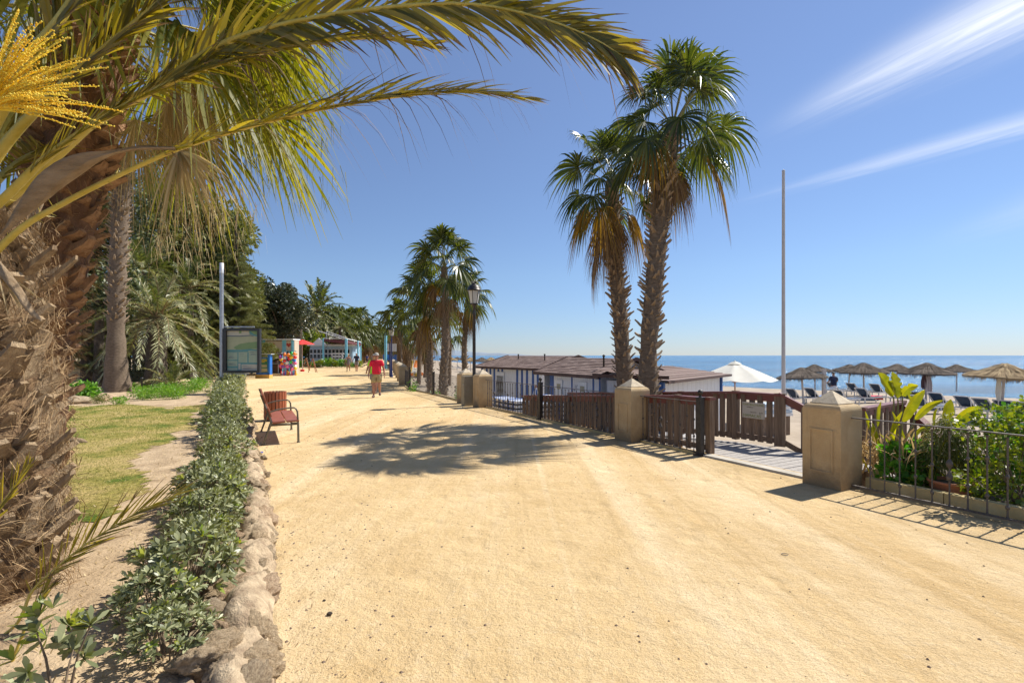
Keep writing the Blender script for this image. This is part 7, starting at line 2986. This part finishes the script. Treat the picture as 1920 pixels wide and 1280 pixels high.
aw = [((606, 635, 68), (620, 637, 79)), ((620, 636, 68.3), (632, 640, 79)), ((634, 637, 68.6), (646, 643, 79.5)), ((649, 637.5, 69), (660, 645, 80)), ((662, 640.5, 72), (668, 645.5, 81)), ((677, 643, 76), (678, 645, 82))]
for a_, b_ in aw:
    A_, B_ = P3(*a_) - Vector((px(640, 68), 68, 0)), P3(*b_) - Vector((px(640, 68), 68, 0))
    for k in range(6):
        q = k / 5
        V.append(A_.lerp(B_, q) + Vector((0, 0, -.35 * sin(pi * q) + .0)))
for i in range(5):
    for k in range(5):
        F.append((i * 6 + k, (i + 1) * 6 + k, (i + 1) * 6 + k + 1, i * 6 + k + 1))
n0 = len(V)
for i in range(6):
    V.append(V[i * 6] + Vector((0, -.02, -.05 - .32)))
for i in range(5):
    F.append((i * 6, (i + 1) * 6, n0 + i + 1, n0 + i))
mb = MB()
mb.add([tuple(v) for v in V], F)
obj('awning', mb.build('awning', M['maroon'], False), t)
mb = MB()
tw_ = Vector((px(640, 68), 68, 0))
for a_, b_ in (((596, 620, 72), (640, 634, 68)), ((612, 621, 75), (649, 634, 69)), ((606, 634, 68), (649, 634.5, 69)), ((649, 634.5, 69), (677, 641, 76))):
    mb.beam(P3(*a_) - tw_, P3(*b_) - tw_, .08, .10)
mb.beam(P3(612, 621, 75) - tw_, P3(612, 640, 75) - tw_, .1, .1)
obj('beam', mb.build('beam', M['white'], False), t)
# white furniture on the terrace
t = thing('terrace_screen', 'white timber screen and bench on the restaurant terrace under the awning', 'screen', (px(632, 70), 70, 0))
mb = MB()
for x_, z_, w__, h__ in ((0, 1.9, 1.9, .18), (0, 1.5, 1.7, .22), (-.7, .9, .12, 1.8), (.7, .9, .12, 1.8), (0, .9, 1.2, .1)):
    mb.box((x_, 0, z_), (w__, .1, h__))
obj('boards', mb.build('boards', M['white'], False), t)
for i, (p_, Y) in enumerate(((589, 66.4), (597, 66.6), (604, 66.4), (664, 66), (668, 66.5))):
    t = thing('white_table', ('leftmost', 'second', 'third', 'fourth', 'rightmost')[i] + ' small white terrace table glimpsed through the young palms', 'table', (px(p_, Y), Y, 0))
    mb = MB()
    mb.box((0, 0, .74), (.75, .7, .05))
    obj('table_top', mb.build('table_top', M['white'], False), t)
    for a_, b_ in ((-.3, -.3), (.3, -.3), (-.3, .3), (.3, .3)):
        mb = MB()
        mb.box((a_, b_, .36), (.05, .05, .71))
        obj('leg', mb.build('leg', M['white'], False), t)
r_ = np.random.default_rng(9)
labs = ['first', 'second', 'third', 'fourth', 'fifth', 'sixth', 'seventh', 'eighth', 'ninth', 'tenth', 'eleventh', 'twelfth', 'thirteenth', 'fourteenth']
for i in range(14):
    p_ = 562 + i * 8.6
    Y = 64.5 + .3 * (i % 3)
    h_ = [1.6, 1.8, 1.3, 1.2, 1.5, 1.7, 2.1, 1.9, 1.5, 1.8, 1.7, 1.2, 1.0, 1.6][i]
    t = thing('young_palm', labs[i] + ' leafy young palm of the row edging the restaurant terrace, counted from the kiosk', 'plant', (px(p_, Y), Y, 0), 0, 'young palms edging the restaurant terrace')
    mb = MB()
    n_ = 170
    th = r_.uniform(0, 2 * pi, n_)
    P = np.stack([r_.normal(0, .18, n_), r_.normal(0, .18, n_), r_.uniform(.05, h_ * .55, n_)], 1)
    D = norm(np.stack([np.cos(th) * .6, np.sin(th) * .6, r_.uniform(.3, 1.2, n_)], 1))
    mb.strips(P, D, perp(D, r_), r_.uniform(.4, .9, n_) * h_ / 1.6, .07, .55, k=4, prof=[.3, 1, .9, .5, .05])
    obj('foliage', mb.build('foliage', M['leaf_green' if i % 3 == 0 else ('leaf_broad' if i < 4 else 'leaf_yelgrn')]), t)


# ------------------------------------------------------------------ people
def skin_mesh(name, vs, es, rad, root, m, sub=2):
    me = bpy.data.meshes.new('tmp')
    me.from_pydata([tuple(v) for v in vs], es, [])
    o = bpy.data.objects.new('tmp', me)
    COL.objects.link(o)
    md = o.modifiers.new('skin', 'SKIN')
    md.use_smooth_shade = True
    sv = me.skin_vertices[0].data if me.skin_vertices else None
    if sv is None:
        bpy.context.view_layer.objects.active = o
        me.attributes
    for i, r_i in enumerate(rad):
        sv[i].radius = r_i if isinstance(r_i, tuple) else (r_i, r_i)
        sv[i].use_root = (i == root)
    o.modifiers.new('sub', 'SUBSURF').levels = sub
    o.modifiers['sub'].render_levels = sub
    dg = bpy.context.evaluated_depsgraph_get()
    dg.update()
    out_me = bpy.data.meshes.new_from_object(o.evaluated_get(dg))
    bpy.data.objects.remove(o)
    out_me.name = name
    out_me.materials.clear()
    out_me.materials.append(m)
    out_me.polygons.foreach_set('use_smooth', [True] * len(out_me.polygons))
    return out_me


def body_joints(pose):
    """joints of a 1.75 m figure facing -Y; pose overrides"""
    J = dict(pelvis=(0, 0, .96), spine=(0, 0, 1.12), chest=(0, 0, 1.30), top=(0, .005, 1.42), neck=(0, 0, 1.50), chin=(0, -.025, 1.56), head=(0, -.02, 1.64), crown=(0, -.01, 1.70),
             shl=(-.175, 0, 1.415), shr=(.175, 0, 1.415), ell=(-.25, .03, 1.15), elr=(.25, .03, 1.15), wrl=(-.27, -.05, .92), wrr=(.27, -.05, .92), hal=(-.27, -.07, .85), har=(.27, -.07, .85),
             hil=(-.095, 0, .92), hir=(.095, 0, .92), knl=(-.10, -.02, .50), knr=(.10, -.02, .50), anl=(-.10, 0, .09), anr=(.10, 0, .09), tol=(-.11, -.15, .03), tor=(.11, -.15, .03))
    J.update(pose)
    return {k: Vector(v) for k, v in J.items()}


def person(label, loc, rz, pose, h=1.75, top='shirt_red', bottom='khaki', skin='skin', hair='hair_grey', cap=None, belly=1.0, sleeve=.75, legs=.55, dress=False, female=False, shoe='shoe', belt=True, fingers=True, face=True):
    t = thing('person', label, 'person', loc, rz, None, h / 1.75)
    J = body_joints(pose)
    sw = .88 if female else 1.0
    names = ['pelvis', 'spine', 'chest', 'top', 'neck', 'chin', 'head', 'crown', 'shl', 'ell', 'wrl', 'hal', 'shr', 'elr', 'wrr', 'har', 'hil', 'knl', 'anl', 'tol', 'hir', 'knr', 'anr', 'tor']
    idx_ = {n: i for i, n in enumerate(names)}
    vs = [J[n] for n in names]
    es = [(0, 1), (1, 2), (2, 3), (3, 4), (4, 5), (5, 6), (6, 7), (3, 8), (8, 9), (9, 10), (10, 11), (3, 12), (12, 13), (13, 14), (14, 15), (0, 16), (16, 17), (17, 18), (18, 19), (0, 20), (20, 21), (21, 22), (22, 23)]
    R = dict(pelvis=(.13, .105), spine=(.115, .09), chest=(.135, .095), top=(.10, .075), neck=.052, chin=(.062, .068), head=(.076, .09), crown=(.055, .065), shl=.055, shr=.055, ell=.045, elr=.045, wrl=.029, wrr=.029, hal=(.022, .036), har=(.022, .036),
             hil=.088, hir=.088, knl=.062, knr=.062, anl=.036, anr=.036, tol=.03, tor=.03)
    rad = [R[n] if isinstance(R[n], tuple) else (R[n], R[n]) for n in names]
    # mid calf fullness
    for a, b_, s in (('knl', 'anl', -1), ('knr', 'anr', 1)):
        m_ = J[a].lerp(J[b_], .35) + Vector((0, .015, 0))
        vs.append(m_)
        rad.append((.062, .064))
        k = len(vs) - 1
        es.remove((idx_[a], idx_[b_]))
        es += [(idx_[a], k), (k, idx_[b_])]
    if fingers:
        for s, ha, wr in ((-1, 'hal', 'wrl'), (1, 'har', 'wrr')):
            d = (J[ha] - J[wr]).normalized()
            fw = Vector((0, -1, 0)) - d * d.dot(Vector((0, -1, 0)))
            fw.normalize()
            for fi, (off, L_) in enumerate(((-.026, .062), (-.009, .072), (.009, .068), (.026, .054))):
                a_ = J[ha] + fw * off + d * .020
                b_ = a_ + d * L_ * .55 + Vector((-s * .006, 0, 0))
                c_ = a_ + d * L_ + Vector((-s * .022, 0, 0))
                k = len(vs)
                vs += [a_, b_, c_]
                rad += [(.0095, .0095), (.0085, .0085), (.0065, .0065)]
                es += [(idx_[ha], k), (k, k + 1), (k + 1, k + 2)]
            a_ = J[wr].lerp(J[ha], .5) + fw * .032
            k = len(vs)
            vs += [a_, a_ + d * .035 + fw * .018]
            rad += [(.011, .011), (.008, .008)]
            es += [(idx_[wr], k), (k, k + 1)]
    body = obj('body', skin_mesh('body', vs, es, rad, 0, M[skin], 2), t)
    if face:
        hd, ch = J['head'], J['chin']
        yf = hd.y - .088
        mb = MB()
        mb.tube([(hd.x, yf + .012, hd.z + .012), (hd.x, yf - .010, hd.z - .022), (hd.x, yf + .004, hd.z - .030)], [.008, .014, .009], 8)
        for s in (-1, 1):
            mb.tube([(hd.x + s * .078, hd.y + .0, hd.z + .022), (hd.x + s * .087, hd.y + .008, hd.z), (hd.x + s * .078, hd.y + .0, hd.z - .028)], [.012, .016, .009], 8)
        obj('nose_and_ears', mb.build('nose_and_ears', M[skin]), body)
        for s in (-1, 1):
            mb = MB()
            mb.lathe([(.009 * sin(a) + .0004, .009 * cos(a)) for a in np.linspace(0, pi, 6)], 8, c=(hd.x + s * .030, yf + .012, hd.z + .006))
            obj('eye', mb.build('eye', M['black']), body)
        mb = MB()
        mb.box((hd.x, yf + .010, hd.z - .052), (.045, .012, .008))
        obj('mouth', mb.build('mouth', plain('lip', (.36, .12, .10)), False), body)
    # hair
    hd, cr = J['head'], J['crown']
    hm = M[hair]
    mb = MB()
    V, F = [], []
    nn_, rr2 = 16, 8
    for i in range(rr2):
        a = (pi * .60) * i / (rr2 - 1)
        for j in range(nn_):
            th = 2 * pi * j / nn_
            front = max(0, -sin(th))
            ae = a * (1 - .38 * front)
            V.append((hd.x + .086 * sin(ae) * cos(th), hd.y + .006 + .10 * sin(ae) * sin(th), hd.z + .012 + .082 * cos(ae) - (.10 if (female and i == rr2 - 1 and front < .3) else 0)))
    for i in range(rr2 - 1):
        for j in range(nn_):
            F.append((i * nn_ + j, i * nn_ + (j + 1) % nn_, (i + 1) * nn_ + (j + 1) % nn_, (i + 1) * nn_ + j))
    mb.add(V, F)
    obj('hair', mb.build('hair', hm), t)
    if cap:
        mb = MB()
        mb.lathe([(.001, .088), (.045, .08), (.078, .052), (.094, .01), (.096, -.012)], 16, c=(hd.x, hd.y + .002, hd.z + .042))
        V = []
        for i in range(9):
            a = pi + pi * i / 8
            V.append((hd.x + .092 * cos(a), hd.y + .092 * sin(a) * .95, hd.z + .037))
        for i in range(9):
            a = pi + pi * i / 8
            V.append((hd.x + .088 * cos(a), hd.y - .012 + .175 * sin(a), hd.z + .026))
        mb.add(V, [(i, i + 1, 10 + i, 9 + i) for i in range(8)])
        obj('cap', mb.build('cap', M[cap]), t)
    # shirt
    sl_, sr_ = J['shl'].lerp(J['ell'], sleeve), J['shr'].lerp(J['elr'], sleeve)
    if dress:
        svs = [J['pelvis'] + Vector((0, 0, -.40)), J['pelvis'] + Vector((0, 0, -.1)), J['pelvis'], J['spine'], J['chest'], J['top'] + Vector((0, 0, -.03))]
        mesh = skin_mesh('dress', svs, [(i, i + 1) for i in range(5)], [(.19, .16), (.185, .15), (.165, .135), (.125, .10), (.148, .118), (.10, .07)], 2, M[top], 2)
        obj('dress', mesh, t)
    else:
        bl = belly
        svs = [J['pelvis'] + Vector((0, 0, -.02)), J['spine'] + Vector((0, -.02 * (bl - 1) * 5, 0)), J['chest'], J['top'], J['neck'] + Vector((0, 0, -.03)), J['shl'], sl_, J['shr'], sr_]
        ses = [(0, 1), (1, 2), (2, 3), (3, 4), (3, 5), (5, 6), (3, 7), (7, 8)]
        mesh = skin_mesh('shirt', svs, ses, [(.160 * bl, .125 * bl), (.160 * bl, .135 * bl), (.170 * bl ** .5, .128 * bl ** .5), (.130 * bl ** .5, .094), (.062, .062), (.084, .086), (.076, .080), (.084, .086), (.076, .080)], 1, M[top], 2)
        obj('shirt', mesh, t)
        kl, kr = J['hil'].lerp(J['knl'], legs / .6), J['hir'].lerp(J['knr'], legs / .6)
        bvs = [J['pelvis'] + Vector((0, 0, .06)), J['pelvis'] + Vector((0, 0, -.03)), J['hil'] + Vector((-.005, 0, -.06)), kl, J['hir'] + Vector((.005, 0, -.06)), kr]
        mesh = skin_mesh('shorts', bvs, [(0, 1), (1, 2), (2, 3), (1, 4), (4, 5)], [(.155 * bl ** .7, .125), (.165 * bl ** .5, .138), (.118, .126), (.112, .118), (.118, .126), (.112, .118)], 0, M[bottom], 2)
        obj('shorts', mesh, t)
        if belt:
            mb = MB()
            mb.lathe([(.162, -.015), (.166, 0), (.162, .022)], 20, c=(J['pelvis'].x, J['pelvis'].y, J['pelvis'].z + .045))
            me = mb.build('belt', M['shoe'])
            me.transform(Matrix.Translation((0, J['pelvis'].y, 0)) @ Matrix.Scale(.80, 4, (0, 1, 0)) @ Matrix.Translation((0, -J['pelvis'].y, 0)))
            obj('belt', me, t)
    for an, to in (('anl', 'tol'), ('anr', 'tor')):
        a_, b_ = J[an], J[to]
        heel = a_ + Vector((0, .05, -.045))
        mesh = skin_mesh('shoe', [heel, a_ + Vector((0, 0, -.03)), a_.lerp(b_, .5) + Vector((0, 0, -.005)), b_], [(0, 1), (1, 2), (2, 3)], [(.044, .038), (.052, .046), (.054, .038), (.046, .030)], 1, M[shoe], 2)
        obj('shoe', mesh, t)
    return t, J


walk = dict(hil=(-.095, 0, .92), knl=(-.105, -.08, .50), anl=(-.10, -.06, .095), tol=(-.12, -.20, .035), hir=(.095, 0, .92), knr=(.115, -.06, .52), anr=(.10, .18, .20), tor=(.115, .10, .06),
            wrl=(-.30, -.02, .90), hal=(-.30, -.04, .83), wrr=(.31, -.03, .91), har=(.315, -.05, .84), ell=(-.27, .04, 1.15), elr=(.27, .05, 1.15), crown=(.005, -.015, 1.70))
m1p, J1 = person('man in bright red polo shirt, khaki shorts and pale cap walking towards the camera', (px(706, 19.2), 19.2, 0), .12, walk, 1.74, 'shirt_red', 'khaki', 'skin_tan', 'hair_grey', 'cap_cloth', 1.22, .72, .52)
mb = MB()
w_ = J1['wrr']
mb.lathe([(.030, -.012), (.034, 0), (.030, .012)], 10, c=tuple(w_))
obj('wristwatch', mb.build('wristwatch', M['black']), m1p)
mb = MB()
mb.tube(catmull([(.07, -.135, 1.0), (.16, -.11, .99), (.20, -.05, .90), (.19, -.04, .78)], 10), .010, 6)
obj('waist_cord', mb.build('waist_cord', M['black']), m1p)
walk2 = dict(knl=(-.10, .02, .50), anl=(-.10, .16, .14), tol=(-.11, .04, .04), knr=(.10, -.08, .50), anr=(.10, -.10, .09), tor=(.11, -.24, .03), ell=(-.30, .04, 1.16), wrl=(-.36, .02, .93), hal=(-.36, .0, .86))
person('person in lime green shirt almost hidden behind the man in red', (px(702, 21.4), 21.4, 0), .0, walk2, 1.72, 'shirt_lime', 'grey_cloth', 'skin', 'hair_grey', None, 1.42, .8, .5, fingers=False)
wl_, _ = person('woman with fair hair in a grey patterned sleeveless dress carrying a brown bag', (px(653, 50), 50, 0), .1, walk, 1.78, 'check_cloth', 'khaki', 'skin', 'hair_blond', None, 1, dress=True, female=True, fingers=False)
mb = MB()
mb.box((-.30, .02, .78), (.10, .24, .30))
mb.tube(catmull([(-.30, -.06, .92), (-.27, 0, 1.15), (-.19, 0, 1.40), (-.26, .06, 1.15), (-.30, .10, .92)], 12), .010, 5)
obj('shoulder_bag', mb.build('shoulder_bag', plain('bag_brown', (.14, .08, .05)), False), wl_)
person('grey haired man in navy shirt and light grey shorts beside the woman in a dress', (px(668.5, 50), 50, 0), -.05, walk2, 1.90, 'shirt_navy', 'grey_cloth', 'skin', 'hair_grey', None, 1.05, .7, .5, fingers=False)
person('distant person in blue shirt walking away along the promenade', (px(688, 92), 92, 0), pi, walk, 1.78, 'shirt_blue', 'shirt_navy', 'skin', 'hair_grey', None, 1.0, .7, .5, fingers=False, face=False)
person('distant person in grey clothes right of the one in blue shirt', (px(696.5, 97), 97, 0), pi, walk2, 1.72, 'grey_cloth', 'shirt_navy', 'skin', 'hair_dark', None, 1.0, .9, .9, fingers=False, face=False)
person('farthest walker with pale top near the row of pillars', (px(702, 104), 104, 0), 0, walk, 1.72, 'white', 'grey_cloth', 'skin', 'hair_dark', None, 1.0, .8, .9, fingers=False, face=False)
back = dict(ell=(-.27, -.04, 1.18), wrl=(-.16, -.22, 1.10), hal=(-.10, -.27, 1.12), elr=(.27, -.04, 1.18), wrr=(.20, -.24, 1.12), har=(.15, -.28, 1.14), head=(.0, -.02, 1.64))
person('person in navy shirt seen from behind standing among the loungers facing the sea', (px(1563, 29), 29, beach_z(px(1563, 29), 29)), pi + .1, back, 1.76, 'shirt_navy', 'white', 'skin_tan', 'hair_dark', None, 1.15, .8, .55, fingers=False)

# ------------------------------------------------------------------ small things on the walk
mb = MB()
r_ = random.Random(4)
for i in range(2400):
    y_ = 2.2 + (r_.random() ** 1.6) * 16
    xl, xr_ = interp_poly(LB, y_), interp_poly(RB, y_)
    if r_.random() < .45:
        x_ = xl + abs(r_.gauss(0, .8)) + .02
    else:
        x_ = r_.uniform(xl, xr_ - .4)
    s_ = r_.uniform(.0022, .0065) * (1 + .08 * y_) * (.7 if r_.random() < .8 else 1.6)
    v = [(x_ + s_ * r_.uniform(.6, 1.3), y_, .001), (x_, y_ + s_, .001), (x_ - s_, y_, .001), (x_, y_ - s_, .001), (x_, y_, s_ * .8)]
    mb.add(v, [(0, 1, 4), (1, 2, 4), (2, 3, 4), (3, 0, 4)])
obj('gravel_crumbs', mb.build('gravel_crumbs', plain('crumb_brown', (.16, .10, .06)), False), kind='stuff', label='tiny dark crumbs scattered over the sandy walk')
obj('pebble', RF[4], loc=(px(618, 3.12), 3.12, .010), scale=(.020, .017, .013), label='single dark grey pebble lying on the sand in the near left of the walk', cat='pebble')
bpy.data.objects['pebble'].data = rock_mesh(31, 3, 'bark_dark', .2)
obj('pebble', bpy.data.objects['pebble'].data, loc=(px(608, 3.3), 3.3, .005), scale=(.012, .009, .006), label='smaller dark crumb of bark just behind the grey pebble', cat='pebble')
t = thing('paper_scrap', 'crumpled blue and white wrapper on the sand before the bench', 'litter', (px(487, 8.25), 8.25, 0))
mb = MB()
V = [(random.uniform(-.05, .05), random.uniform(-.04, .04), random.uniform(.004, .035)) for _ in range(10)]
mb.add(V, [(0, 1, 2), (2, 3, 4), (4, 5, 6), (6, 7, 8), (8, 9, 0), (1, 4, 7), (3, 5, 8), (0, 3, 6)])
obj('sheet', mb.build('sheet', plain('wrapper_blue', (.12, .16, .55)), False), t)
t = thing('paper_scrap', 'small white paper scrap on the sand in the palm shadow', 'litter', (px(636, 9.7), 9.7, 0))
mb = MB()
V = [(random.uniform(-.06, .06), random.uniform(-.03, .03), random.uniform(.004, .03)) for _ in range(8)]
mb.add(V, [(0, 1, 2), (2, 3, 4), (4, 5, 6), (6, 7, 0), (1, 4, 7)])
obj('sheet', mb.build('sheet', M['white'], False), t)
mb = MB()
mb.tube(catmull([(.026 * cos(a) * 1.1, .020 * sin(a), .004) for a in np.linspace(0, 5.2, 12)], 26), .0025, 5)
obj('dark_ring', mb.build('dark_ring', M['black']), loc=(px(1472, 4.06), 4.06, .002), label='small dark twisted loop lying on the open sand', cat='litter')
for (pp, Y, a, mk, lab) in ((1815, 22.8, .3, 'towel', 'pale towel thrown over the lounger left of the golden umbrella'), (1624, 28, .3, 'ball_red', 'red towel on the near lounger below the grey umbrella'),
                       (1893, 20.2, .3, 'canvas', 'white towel on the lounger right of the golden umbrella pole'), (1528, 28, .3, 'ball_blue', 'blue towel on the lounger left of the person in navy')):
    x = px(pp, Y)
    V = []
    for i in range(9):
        for k in range(5):
            V.append((-.1 + i * .13, -.26 + k * .13 + .02 * sin(i * 2), .402 + .012 * sin(i * 1.7 + k * 2.1)))
    for k in range(5):
        V.append((.98, -.26 + k * .13, .18))
    mb = MB()
    mb.add(V, [(i * 5 + k, i * 5 + k + 1, (i + 1) * 5 + k + 1, (i + 1) * 5 + k) for i in range(9) for k in range(4)])
    obj('beach_towel', mb.build('beach_towel', M[mk]), loc=(x, Y, beach_z(x, Y)), rot=(0, 0, a), label=lab, cat='towel')
mb = MB()
r_ = np.random.default_rng(78)
n_ = 420
yy = 2.0 + r_.random(n_) ** 1.5 * 14
xx = np.array([interp_poly(LB, v) for v in yy]) + np.abs(r_.normal(0, .45, n_)) + .03
P = np.stack([xx, yy, np.full(n_, .004)], 1)
D = norm(np.stack([r_.normal(0, 1, n_), r_.normal(0, 1, n_), r_.uniform(0, .3, n_)], 1))
mb.strips(P, D, norm(np.cross(D, [0, 0, 1.0]) + rv(n_, .2, r_)), r_.uniform(.010, .035, n_), r_.uniform(.003, .009, n_), -.2, k=2, prof=[.4, 1, .2])
obj('walk_litter', mb.build('walk_litter', M['leaf_dead']), kind='stuff', label='dry leaf bits blown along the rock border on the walk')
# dry leaves on the garden soil
mb = MB()
r_ = np.random.default_rng(77)
n_ = 2600
yy = 1.8 + r_.random(n_) ** 1.4 * 9
xx = np.array([interp_poly(LB, v) for v in yy]) - .45 - np.abs(r_.normal(0, .9, n_))
P = np.stack([xx, yy, np.array([gz(a, b_) for a, b_ in zip(xx, yy)]) + .004], 1)
D = norm(np.stack([r_.normal(0, 1, n_), r_.normal(0, 1, n_), r_.uniform(0, .35, n_)], 1))
mb.strips(P, D, norm(np.cross(D, [0, 0, 1.0]) + rv(n_, .2, r_)), r_.uniform(.012, .045, n_), r_.uniform(.004, .012, n_), -.2, k=2, prof=[.4, 1, .2])
obj('dry_litter', mb.build('dry_litter', M['leaf_straw']), kind='stuff', label='dry leaf crumbs strewn on the soil under the hedge')
